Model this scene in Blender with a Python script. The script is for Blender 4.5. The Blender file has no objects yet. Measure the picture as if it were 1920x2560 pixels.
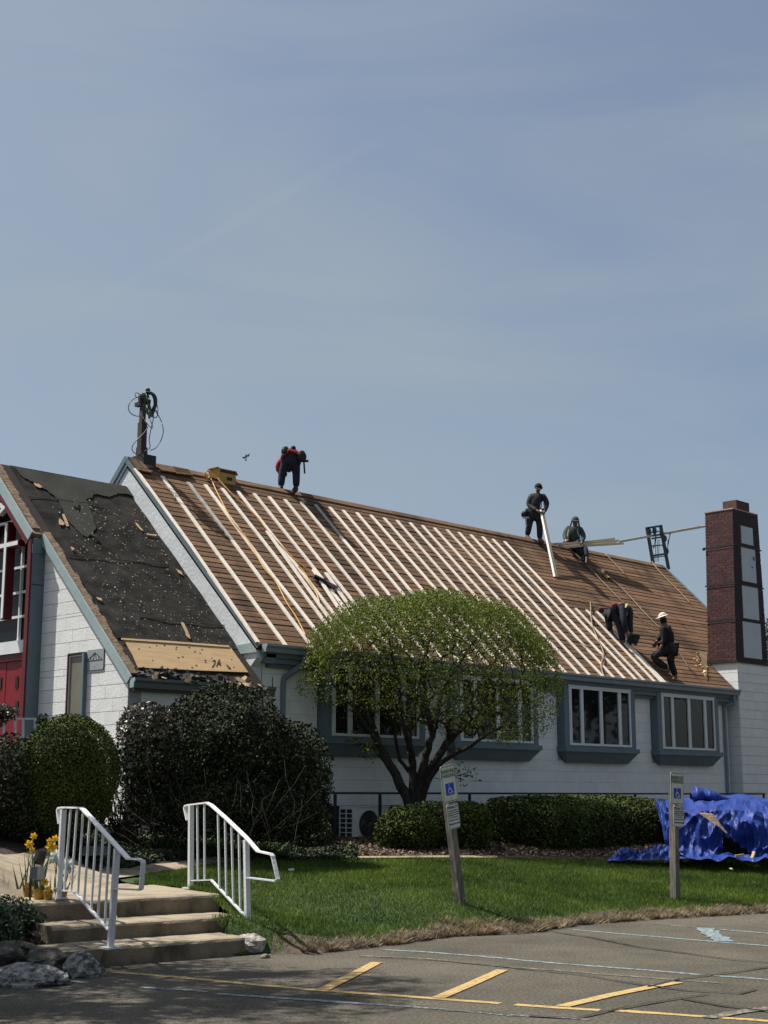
import bpy, math, random
import numpy as np
from mathutils import Vector, Matrix
random.seed(7); rng = np.random.default_rng(11)
S = bpy.context.scene
COL = S.collection
A = np.array

# ------------------------------------------------------------------ camera
FOC = 3550.0; CX, CY = 960.0, 1280.0            # focal length / centre for the 1920 x 2560 frame
PITCH = math.atan(705 / FOC)
AX = math.radians(44.38)                        # building axis X lies this far right of the view direction
FH = A([math.cos(AX), math.sin(AX), 0.0]); RT = A([math.sin(AX), -math.cos(AX), 0.0]); ZZ = A([0, 0, 1.0])
FW = FH * math.cos(PITCH) + ZZ * math.sin(PITCH)
UP = -FH * math.sin(PITCH) + ZZ * math.cos(PITCH)
EYE = A([0, 0, 1.6])
cam = bpy.data.cameras.new('camera'); co = bpy.data.objects.new('camera', cam); COL.objects.link(co)
cam.sensor_fit = 'VERTICAL'; cam.sensor_height = 36.0; cam.lens = FOC / 2560 * 36.0
cam.clip_start = 0.1; cam.clip_end = 2000
co.matrix_world = Matrix(((RT[0], UP[0], -FW[0], 0), (RT[1], UP[1], -FW[1], 0), (RT[2], UP[2], -FW[2], 1.6), (0, 0, 0, 1)))
S.camera = co

# ------------------------------------------------------------------ sky, sun, exposure
SUN = A([-0.28, 0.47, 1.0]); SUN /= np.linalg.norm(SUN)
w = bpy.data.worlds.new('World'); S.world = w; w.use_nodes = True
nt = w.node_tree; N = nt.nodes; L = nt.links; N.clear()
out = N.new('ShaderNodeOutputWorld'); bg = N.new('ShaderNodeBackground'); sky = N.new('ShaderNodeTexSky')
sky.sky_type = 'NISHITA'; sky.sun_disc = False
sky.sun_elevation = math.asin(SUN[2]); sky.sun_rotation = math.atan2(SUN[0], SUN[1])
sky.air_density = 1.0; sky.dust_density = 3.0; sky.ozone_density = 1.0; sky.altitude = 100
bg.inputs['Strength'].default_value = 0.080
tc = N.new('ShaderNodeTexCoord')
mp = N.new('ShaderNodeMapping'); mp.inputs['Scale'].default_value = (1.0, 1.9, 5.5); mp.inputs['Rotation'].default_value = (0.25, 0.3, 0.5)
nz = N.new('ShaderNodeTexNoise'); nz.inputs['Scale'].default_value = 1.7; nz.inputs['Detail'].default_value = 5; nz.inputs['Roughness'].default_value = 0.5; nz.inputs['Distortion'].default_value = 0.6
rp = N.new('ShaderNodeValToRGB'); rp.color_ramp.elements[0].position = 0.35; rp.color_ramp.elements[0].color = (0.20, 0.20, 0.20, 1); rp.color_ramp.elements[1].position = 0.75; rp.color_ramp.elements[1].color = (0.85, 0.85, 0.85, 1)
mx = N.new('ShaderNodeMix'); mx.data_type = 'RGBA'
mx.inputs[7].default_value = (3.25, 3.85, 4.3, 1)          # thin high haze
L.new(tc.outputs['Generated'], mp.inputs['Vector']); L.new(mp.outputs['Vector'], nz.inputs['Vector']); L.new(nz.outputs['Fac'], rp.inputs['Fac'])
L.new(rp.outputs['Color'], mx.inputs[0]); L.new(sky.outputs['Color'], mx.inputs[6]); 
SKYR = lambda x, y: (FW * FOC + RT * (x - CX) + UP * (CY - y)); cn = np.cross(SKYR(300, 720), SKYR(990, 325)); cn /= np.linalg.norm(cn)
dp = N.new('ShaderNodeVectorMath'); dp.operation = 'DOT_PRODUCT'; dp.inputs[1].default_value = tuple(cn); L.new(tc.outputs['Generated'], dp.inputs[0])
ab = N.new('ShaderNodeMath'); ab.operation = 'ABSOLUTE'; L.new(dp.outputs['Value'], ab.inputs[0])
mrr = N.new('ShaderNodeMapRange'); mrr.interpolation_type = 'SMOOTHSTEP'; mrr.inputs['From Min'].default_value = 0.0; mrr.inputs['From Max'].default_value = .006; mrr.inputs['To Min'].default_value = .055; mrr.inputs['To Max'].default_value = 0.0; L.new(ab.outputs[0], mrr.inputs['Value'])
mu_ = N.new('ShaderNodeMath'); mu_.operation = 'MULTIPLY'; L.new(mrr.outputs[0], mu_.inputs[0])
cdir = SKYR(600, 560); cdir /= np.linalg.norm(cdir); dp2 = N.new('ShaderNodeVectorMath'); dp2.operation = 'DOT_PRODUCT'; dp2.inputs[1].default_value = tuple(cdir); L.new(tc.outputs['Generated'], dp2.inputs[0])
mr2 = N.new('ShaderNodeMapRange'); mr2.interpolation_type = 'SMOOTHSTEP'; mr2.inputs['From Min'].default_value = math.cos(math.radians(8.5)); mr2.inputs['From Max'].default_value = math.cos(math.radians(2.5)); L.new(dp2.outputs['Value'], mr2.inputs['Value']); L.new(mr2.outputs[0], mu_.inputs[1])
mx2 = N.new('ShaderNodeMix'); mx2.data_type = 'RGBA'; mx2.inputs[7].default_value = (4.6, 4.9, 5.2, 1); L.new(mu_.outputs[0], mx2.inputs[0]); L.new(mx.outputs[2], mx2.inputs[6]); L.new(mx2.outputs[2], bg.inputs['Color']); L.new(bg.outputs[0], out.inputs['Surface'])
sl = bpy.data.lights.new('sun', 'SUN'); so = bpy.data.objects.new('sun', sl); COL.objects.link(so)
sl.energy = 5.0; sl.angle = math.radians(0.5); sl.color = (1.0, 0.95, 0.87)
so.rotation_euler = Vector(SUN).to_track_quat('Z', 'Y').to_euler(); so.location = (0, 0, 30)
S.view_settings.view_transform = 'Standard'; S.view_settings.look = 'None'; S.view_settings.gamma = 1; S.view_settings.exposure = 0.48
S.view_settings.use_curve_mapping = False

# ------------------------------------------------------------------ points from the survey of the photograph
def ray(x, y): return (FW * FOC + RT * (x - CX) + UP * (CY - y)) / FOC
def onX(x, y, X): d = ray(x, y); return EYE + d * (X / d[0])
def onY(x, y, Y): d = ray(x, y); return EYE + d * (Y / d[1])
def onZ(x, y, Z): d = ray(x, y); return EYE + d * ((Z - 1.6) / d[2])
def onD(x, y, D): d = ray(x, y); return EYE + d * (D / (d @ FH))
def onP(x, y, P, n): d = ray(x, y); return EYE + d * (((P - EYE) @ n) / (d @ n))
def VU(u, d, z=0.0): return FH * d + RT * u + A([0, 0, z])

# ------------------------------------------------------------------ materials
MATS = {}
def mat(name, col, rough=0.7, vary=0.25, scale=6.0, bump=0.0, bscale=40.0, metal=0.0, stretch=(1, 1, 1), rnd=0.0, island=0.0, col2=None, spec=0.4, thr=(0.35, 0.7), trans=0.0, detail=5, bd=0.02, stain=None):
    if name in MATS: return MATS[name]
    m = bpy.data.materials.new(name); m.use_nodes = True; n = m.node_tree.nodes; l = m.node_tree.links
    b = n['Principled BSDF']; b.inputs['Roughness'].default_value = rough; b.inputs['Metallic'].default_value = metal
    b.inputs['Specular IOR Level'].default_value = spec
    g = n.new('ShaderNodeNewGeometry'); mp = n.new('ShaderNodeMapping'); mp.inputs['Scale'].default_value = stretch
    l.new(g.outputs['Position'], mp.inputs['Vector'])
    vec = mp.outputs['Vector']
    if rnd:
        oi = n.new('ShaderNodeObjectInfo'); mu = n.new('ShaderNodeMath'); mu.operation = 'MULTIPLY'; mu.inputs[1].default_value = 57.0
        l.new(oi.outputs['Random'], mu.inputs[0]); ad = n.new('ShaderNodeVectorMath'); ad.operation = 'ADD'
        l.new(vec, ad.inputs[0]); l.new(mu.outputs[0], ad.inputs[1]); vec = ad.outputs[0]
    t = n.new('ShaderNodeTexNoise'); t.inputs['Scale'].default_value = scale; t.inputs['Detail'].default_value = detail; l.new(vec, t.inputs['Vector'])
    r = n.new('ShaderNodeValToRGB'); r.color_ramp.elements[0].position = thr[0]; r.color_ramp.elements[1].position = thr[1]
    c2 = col2 if col2 else tuple(c * (1 - vary) for c in col)
    c1 = col if col2 else tuple(min(c * (1 + vary), 0.92) for c in col)
    r.color_ramp.elements[0].color = (*c2, 1); r.color_ramp.elements[1].color = (*c1, 1)
    l.new(t.outputs['Fac'], r.inputs['Fac']); res = r.outputs['Color']
    if rnd or island:
        mr = n.new('ShaderNodeMapRange'); k = rnd or island
        mr.inputs['To Min'].default_value = 1 - k; mr.inputs['To Max'].default_value = 1 + k
        l.new((oi.outputs['Random'] if rnd else g.outputs['Random Per Island']), mr.inputs['Value'])
        vm = n.new('ShaderNodeVectorMath'); vm.operation = 'SCALE'; l.new(res, vm.inputs[0]); l.new(mr.outputs[0], vm.inputs['Scale']); res = vm.outputs[0]
    if stain:
        t3 = n.new('ShaderNodeTexNoise'); t3.inputs['Scale'].default_value = stain[0]; t3.inputs['Detail'].default_value = 6; t3.inputs['Roughness'].default_value = .65; m3 = n.new('ShaderNodeMapping'); m3.inputs['Scale'].default_value = stain[2]; l.new(g.outputs['Position'], m3.inputs['Vector']); l.new(m3.outputs[0], t3.inputs['Vector'])
        r3 = n.new('ShaderNodeMapRange'); r3.inputs['From Min'].default_value = .36; r3.inputs['From Max'].default_value = .50; r3.inputs['To Min'].default_value = stain[1]; r3.inputs['To Max'].default_value = 1; l.new(t3.outputs['Fac'], r3.inputs['Value'])
        v3 = n.new('ShaderNodeVectorMath'); v3.operation = 'SCALE'; l.new(res, v3.inputs[0]); l.new(r3.outputs[0], v3.inputs['Scale']); res = v3.outputs[0]
    l.new(res, b.inputs['Base Color'])
    if bump:
        t2 = n.new('ShaderNodeTexNoise'); t2.inputs['Scale'].default_value = bscale; t2.inputs['Detail'].default_value = 4; l.new(vec, t2.inputs['Vector'])
        bp = n.new('ShaderNodeBump'); bp.inputs['Strength'].default_value = bump; bp.inputs['Distance'].default_value = bd; l.new(t2.outputs['Fac'], bp.inputs['Height']); l.new(bp.outputs['Normal'], b.inputs['Normal'])
    if trans:
        b.inputs['Transmission Weight'].default_value = 0.0
        tr = n.new('ShaderNodeBsdfTranslucent'); ms = n.new('ShaderNodeMixShader'); ms.inputs[0].default_value = trans
        l.new(res, tr.inputs['Color']); l.new(b.outputs[0], ms.inputs[1]); l.new(tr.outputs[0], ms.inputs[2]); l.new(ms.outputs[0], n['Material Output'].inputs['Surface'])
    MATS[name] = m; return m

M_white = mat('white_painted_block', (0.74, 0.75, 0.74), 0.8, 0.05, 2.5, bump=0.25, bscale=25, rnd=0.03)
M_whitew = mat('white_painted_wall', (0.76, 0.78, 0.77), 0.8, 0.05, 2.5, bump=0.25, bscale=25, rnd=0.02)
M_mortar = mat('painted_mortar', (0.38, 0.39, 0.40), 0.9, 0.1, 5)
M_stucco = mat('white_stucco', (0.62, 0.66, 0.68), 0.8, 0.07, 3, bump=0.35, bscale=14)
M_trim = mat('blue_grey_paint', (0.128, 0.180, 0.205), 0.55, 0.07, 3, bump=0.1)
M_trimlt = mat('sunlit_blue_grey_paint', (0.30, 0.39, 0.40), 0.55, 0.08, 3, bump=0.1)  # same trim paint, made paler to paint sunlight on sun-facing pieces
M_gut = mat('grey_gutter_metal', (0.20, 0.25, 0.28), 0.45, 0.1, 4)
M_guts = mat('dark_grey_gutter_metal', (0.10, 0.11, 0.105), 0.5, 0.1, 4)
M_red = mat('red_paint', (0.20, 0.006, 0.013), 0.5, 0.12, 5)
M_redd = mat('dark_red_paint', (0.115, 0.009, 0.013), 0.5, 0.15, 5)
M_frame = mat('white_window_paint', (0.70, 0.74, 0.74), 0.5, 0.05, 5)
M_glass = mat('window_glass', (0.012, 0.014, 0.013), 0.03, 0.3, 1.5, spec=0.45)
M_curt = mat('grey_curtain', (0.15, 0.16, 0.14), 0.9, 0.4, 9, stretch=(1, 1, 0.05))
M_slit = mat('frosted_glass', (0.17, 0.16, 0.12), 0.35, 0.12, 3)
M_dark = mat('dark_interior', (0.012, 0.013, 0.016), 0.9, 0.3, 3)
M_plank = mat('old_roof_board', (0.225, 0.122, 0.060), 0.85, 0.3, 3.2, col2=(0.095, 0.052, 0.027), stretch=(0.35, 6, 6), rnd=0.30, bump=0.4, bscale=9, thr=(0.3, 0.72), stain=(.8, .45, (1.4, .6, .6)))
M_under = mat('roof_underlay_dark', (0.02, 0.014, 0.01), 0.95)
M_batten = mat('new_pine_batten', (0.84, 0.765, 0.66), 0.7, 0.1, 5, col2=(0.66, 0.56, 0.45), stretch=(3, 1, 1), rnd=0.08, thr=(0.25, 0.5))
M_battgrey = mat('grey_batten', (0.42, 0.40, 0.37), 0.8, 0.2, 5, stretch=(3, 1, 1))  # grey tone for the upper length of two battens
M_felt = mat('black_roofing_felt', (0.032, 0.031, 0.028), 0.95, 0.4, 3.6, bump=0.6, bscale=6, spec=.08, stain=(1.1, .62, (.5, 1, 1)))
M_felt2 = mat('faded_roofing_felt', (0.052, 0.052, 0.046), 0.95, 0.18, 2.2, bump=0.3, bscale=6, spec=.08)
M_tan = mat('torn_paper_backing', (0.42, 0.29, 0.16), 0.9, 0.25, 20, island=0.3)
M_fleck = mat('nail_flecks', (0.42, 0.35, 0.24), 0.9, 0.2, 20, island=0.6)
M_ply = mat('plywood_sheathing', (0.46, 0.315, 0.165), 0.8, 0.12, 5, stretch=(0.4, 2, 2))
M_rot = mat('weathered_rake_board', (0.21, 0.145, 0.09), 0.9, 0.4, 9, bump=0.7, bscale=18, stretch=(1, 2, 2))
M_deb = mat('torn_shingle', (0.05, 0.047, 0.045), 0.9, 0.5, 6, island=0.5)
M_brick = mat('red_brick', (0.078, 0.028, 0.028), 0.85, 0.25, 14, rnd=0.28, bump=0.4, bscale=60)
M_brickd = mat('shade_toned_brick', (0.030, 0.021, 0.026), 0.7, 0.25, 14, rnd=0.2, bump=0.3, bscale=60)  # brick colour darkened to carry the shade of faces turned from the sun
M_bmort = mat('chimney_mortar', (0.42, 0.33, 0.31), 0.9, 0.2, 12)
M_bmortd = mat('dark_mortar', (0.055, 0.05, 0.055), 0.9, 0.2, 12)  # mortar darkened the same way, shade put into its colour
M_panel = mat('grey_painted_panel', (0.50, 0.55, 0.60), 0.7, 0.05, 2)
M_black = mat('blackened_metal', (0.022, 0.021, 0.02), 0.6, 0.3, 8)
M_mast = mat('dark_brown_mast', (0.045, 0.035, 0.025), 0.7, 0.3, 8)
M_cable = mat('black_cable', (0.02, 0.03, 0.035), 0.4)
M_cableg = mat('green_cable', (0.10, 0.16, 0.08), 0.5)
M_asph = None
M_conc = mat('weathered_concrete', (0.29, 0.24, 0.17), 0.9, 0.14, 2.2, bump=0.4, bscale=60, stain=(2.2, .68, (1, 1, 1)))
M_concr = mat('stained_shade_concrete', (0.175, 0.14, 0.096), 0.9, 0.28, 3.5, bump=0.5, bscale=40, stain=(3.5, .5, (1, 1, .5)))  # stains over a base darkened to paint the shade on the risers
M_pebble = mat('broken_aggregate', (0.33, 0.30, 0.26), 0.95, 0.5, 25, bump=1.0, bscale=30)
M_rail = mat('white_rail_paint', (0.56, 0.58, 0.59), 0.45, 0.06, 14, col2=(.26, .17, .10), thr=(.24, .33), bump=.3, bscale=40)
M_railt = mat('bright_rail_paint', (0.80, 0.80, 0.80), 0.3, 0.04, 8)
M_drail = mat('black_iron', (0.015, 0.016, 0.018), 0.5)
M_rockw = mat('white_quartz_rock', (0.36, 0.35, 0.33), 0.8, 0.4, 18, col2=(0.05, 0.047, 0.04), bump=1.0, bscale=22, bd=0.08, thr=(.35,.62))
M_rockb = mat('brown_rock', (0.13, 0.10, 0.07), 0.85, 0.4, 6, bump=1.0, bscale=10, bd=0.05)
M_rocks = mat('smooth_tan_stone', (0.13, 0.11, 0.08), 0.8, 0.2, 4, bump=0.3)
M_rockd = mat('dark_slate_rock', (0.05, 0.043, 0.035), 0.7, 0.4, 6, bump=1.0, bscale=10, bd=0.05)
M_post = mat('weathered_grey_post', (0.23, 0.21, 0.18), 0.9, 0.45, 6, stretch=(7, 7, 0.6), bump=0.6, bscale=12, col2=(0.085, 0.08, 0.072))
M_signf = mat('sign_face', (0.50, 0.53, 0.46), 0.5, 0.06, 6)
M_signw = mat('white_sign_face', (0.52, 0.54, 0.52), 0.5, 0.06, 6)
M_green = mat('green_print', (0.045, 0.10, 0.07), 0.6)
M_sblue = mat('blue_print', (0.008, 0.04, 0.42), 0.5)
M_ink = mat('black_print', (0.02, 0.02, 0.02), 0.6)
M_acw = mat('cream_metal', (0.80, 0.79, 0.74), 0.5, 0.06, 6)
M_acd = mat('dark_fan_plastic', (0.03, 0.03, 0.03), 0.6)
M_acb = mat('grey_fan_blade', (0.075, 0.08, 0.08), 0.45)
M_tarp = mat('blue_tarpaulin', (0.014, 0.045, 0.24), 0.55, 0.12, 3, bump=0.5, bscale=9, spec=0.35, bd=0.05, col2=(0.008, 0.028, 0.17))
M_soil = mat('dark_mulch', (0.040, 0.030, 0.021), 0.95, 0.5, 9, bump=1.0, bscale=25, bd=0.05, island=0)
M_mulch = mat('dry_leaf_mulch', (0.17, 0.12, 0.08), 0.95, 0.4, 12, island=0.5)
M_lawn = mat('lawn_soil', (0.030, 0.055, 0.013), 0.95, 0.35, 4, bump=0.8, bscale=30)
M_grass = mat('grass_blades', (0.150, 0.215, 0.030), 0.7, 0.35, 1.1, island=0.55, col2=(0.050, 0.098, 0.015), trans=0.25, spec=0.25)
M_straw = mat('dead_grass', (0.30, 0.24, 0.15), 0.9, 0.3, 3, island=0.45)
M_strawb = mat('dead_grass_bank', (0.085, 0.062, 0.042), 0.95, 0.5, 6, bump=1.0, bscale=20, bd=0.04)
M_leafT = mat('young_green_leaf', (0.122, 0.160, 0.020), 0.6, 0.35, 1.5, island=0.55, trans=0.3, spec=0.25)
M_leafH = mat('glossy_dark_leaf', (0.034, 0.043, 0.020), 0.7, 0.35, 2, island=0.7, spec=0.15)
M_leafB = mat('boxwood_leaf', (0.060, 0.082, 0.018), 0.7, 0.25, 2, island=0.3, spec=0.12)
M_leafR = mat('bronze_leaf', (0.085, 0.07, 0.045), 0.4, 0.3, 2, island=0.5)
M_leafG = mat('hedge_leaf', (0.052, 0.072, 0.016), 0.75, 0.3, 2, island=0.5, spec=0.12)
M_ivy = mat('ivy_leaf', (0.05, 0.062, 0.034), 0.7, 0.3, 3, island=0.6, spec=.2)
M_lily = mat('day_lily_leaf', (0.07, 0.16, 0.025), 0.6, 0.3, 3, island=0.3)
M_core = mat('shrub_shade', (0.008, 0.009, 0.005), 0.95, 0.4, 12)  # near-black filler that paints the shade inside shrubs and hedges
M_bark = mat('dark_bark', (0.032, 0.026, 0.020), 0.9, 0.5, 10, bump=0.8, bscale=25)
M_twig = mat('grey_twig', (0.10, 0.085, 0.065), 0.9, 0.3, 8)
M_gold = mat('gold_foil', (0.34, 0.20, 0.035), 0.35, 0.4, 15, metal=0.35, bump=0.8, bscale=25)
M_terr = mat('tan_pot', (0.28, 0.20, 0.11), 0.7, 0.2, 8)
M_daff = mat('yellow_petal', (0.72, 0.42, 0.01), 0.6, 0.15, 8, trans=0.2)
M_lilyw = mat('white_petal', (0.60, 0.66, 0.62), 0.6, 0.1, 8, trans=0.2)
M_stem = mat('flower_stem', (0.07, 0.11, 0.05), 0.6, 0.3, 8)
M_lampm = mat('lamp_grey_plastic', (0.14, 0.15, 0.16), 0.5, 0.1, 8)
M_lampd = mat('solar_panel_black', (0.012, 0.013, 0.018), 0.25)
M_lampw = mat('lamp_white_lens', (0.42, 0.42, 0.36), 0.5)
M_box = mat('brown_cardboard', (0.46, 0.28, 0.09), 0.8, 0.2, 5)
M_boxd = mat('dark_brown_print', (0.045, 0.030, 0.015), 0.8)
M_hose = mat('orange_hose', (0.55, 0.30, 0.055), 0.5, 0.1, 5)
M_rope = mat('tan_rope', (0.34, 0.26, 0.18), 0.85, 0.2, 20)
M_lad = mat('dark_blue_steel', (0.035, 0.05, 0.062), 0.5, 0.2, 6)
M_lum = mat('sawn_lumber', (0.50, 0.43, 0.31), 0.75, 0.05, 2, rnd=0.12)
M_yell = mat('yellow_paint', (0.62, 0.42, 0.10), 0.8, 0.1, 4)
M_skin = mat('brown_skin', (0.16, 0.085, 0.055), 0.6, 0.08, 10)
M_navy = mat('navy_work_cloth', (0.013, 0.018, 0.032), 0.85, 0.3, 6, bump=0.5, bscale=12)
M_char = mat('charcoal_cloth', (0.020, 0.024, 0.027), 0.85, 0.3, 6, bump=0.5, bscale=12)
M_teal = mat('dark_teal_hoodie', (0.028, 0.052, 0.055), 0.85, 0.25, 6, bump=0.5, bscale=12)
M_blk = mat('black_cloth', (0.010, 0.010, 0.012), 0.85, 0.3, 6)
M_redc = mat('red_shirt', (0.36, 0.02, 0.03), 0.8, 0.2, 6, bump=0.4, bscale=12)
M_hat = mat('cream_hat', (0.52, 0.50, 0.43), 0.8, 0.06, 10)
M_leath = mat('dark_leather', (0.022, 0.015, 0.012), 0.6, 0.3, 8)
M_leathr = mat('red_brown_leather', (0.16, 0.045, 0.035), 0.7, 0.3, 8)
M_tanb = mat('tan_boot', (0.13, 0.08, 0.052), 0.8, 0.2, 8)
M_boot = mat('black_boot', (0.014, 0.013, 0.013), 0.6)
M_strap = mat('yellow_green_strap', (0.30, 0.32, 0.12), 0.7)
M_glove = mat('green_glove', (0.12, 0.16, 0.09), 0.8)
M_silver = mat('bare_metal', (0.35, 0.36, 0.38), 0.35, metal=0.7)
M_plaqm = mat('grey_plaque_metal', (0.30, 0.33, 0.34), 0.5, 0.06, 8)

def asphalt():
    m = bpy.data.materials.new('worn_asphalt'); m.use_nodes = True; n = m.node_tree.nodes; l = m.node_tree.links; b = n['Principled BSDF']
    b.inputs['Roughness'].default_value = 0.9; b.inputs['Specular IOR Level'].default_value = 0.25
    g = n.new('ShaderNodeNewGeometry')
    def noise(s, d=4, r=0.6):
        t = n.new('ShaderNodeTexNoise'); t.inputs['Scale'].default_value = s; t.inputs['Detail'].default_value = d; t.inputs['Roughness'].default_value = r; l.new(g.outputs['Position'], t.inputs['Vector']); return t.outputs['Fac']
    def ramp(f, a, ca, c, cc):
        r = n.new('ShaderNodeValToRGB'); e = r.color_ramp.elements; e[0].position = a; e[0].color = (*ca, 1); e[1].position = c; e[1].color = (*cc, 1); l.new(f, r.inputs['Fac']); return r.outputs['Color']
    def mixc(f, a, bb, mode='MIX'):
        x = n.new('ShaderNodeMix'); x.data_type = 'RGBA'; x.blend_type = mode
        if hasattr(f, 'type'): l.new(f, x.inputs[0])
        else: x.inputs[0].default_value = f
        l.new(a, x.inputs[6]); l.new(bb, x.inputs[7]); return x.outputs[2]
    base = ramp(noise(0.55, 7, 0.7), 0.36, (0.070, 0.064, 0.051), 0.64, (0.120, 0.110, 0.089))
    ag = ramp(noise(38, 3, 0.85), 0.34, (0.30, 0.30, 0.30), 0.68, (1.95, 1.9, 1.82))
    c = mixc(1.0, base, ag, 'MULTIPLY')
    sp = n.new('ShaderNodeTexVoronoi'); sp.inputs['Scale'].default_value = 26; l.new(g.outputs['Position'], sp.inputs['Vector'])
    fl = ramp(sp.outputs['Distance'], 0.06, (1, 1, 1), 0.13, (0, 0, 0))
    gate = ramp(noise(9, 2), 0.56, (0, 0, 0), 0.66, (0.75, 0.75, 0.75))
    fm = mixc(1.0, fl, gate, 'MULTIPLY')
    lite = n.new('ShaderNodeRGB'); lite.outputs[0].default_value = (0.36, 0.34, 0.29, 1)
    bw = n.new('ShaderNodeRGBToBW'); l.new(fm, bw.inputs[0])
    c = mixc(bw.outputs[0], c, lite.outputs[0])
    l.new(c, b.inputs['Base Color'])
    bp = n.new('ShaderNodeBump'); bp.inputs['Strength'].default_value = 0.9; bp.inputs['Distance'].default_value = 0.02; l.new(noise(55, 4, 0.8), bp.inputs['Height']); l.new(bp.outputs['Normal'], b.inputs['Normal'])
    return m
M_asph = asphalt()
def paint(name, col, cover):
    m = bpy.data.materials.new(name); m.use_nodes = True; n = m.node_tree.nodes; l = m.node_tree.links; b = n['Principled BSDF']; b.inputs['Roughness'].default_value = 0.85
    g = n.new('ShaderNodeNewGeometry'); t = n.new('ShaderNodeTexNoise'); t.inputs['Scale'].default_value = 17; t.inputs['Detail'].default_value = 6; t.inputs['Roughness'].default_value = 0.85
    l.new(g.outputs['Position'], t.inputs['Vector']); r = n.new('ShaderNodeValToRGB'); e = r.color_ramp.elements
    e[0].position = cover; e[0].color = (0.085, 0.078, 0.066, 1); e[1].position = cover + 0.06; e[1].color = (*col, 1); l.new(t.outputs['Fac'], r.inputs['Fac']); l.new(r.outputs['Color'], b.inputs['Base Color']); return m
M_py = paint('worn_yellow_line', (0.42, 0.29, 0.105), 0.40)
M_py2 = paint('very_worn_yellow_line', (0.34, 0.27, 0.16), 0.53)
M_pb = paint('worn_blue_line', (0.20, 0.28, 0.31), 0.46)
M_pb2 = paint('very_worn_blue_line', (0.26, 0.31, 0.33), 0.52)
M_crack = mat('sealed_crack', (0.022, 0.020, 0.018), 0.8)

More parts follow.
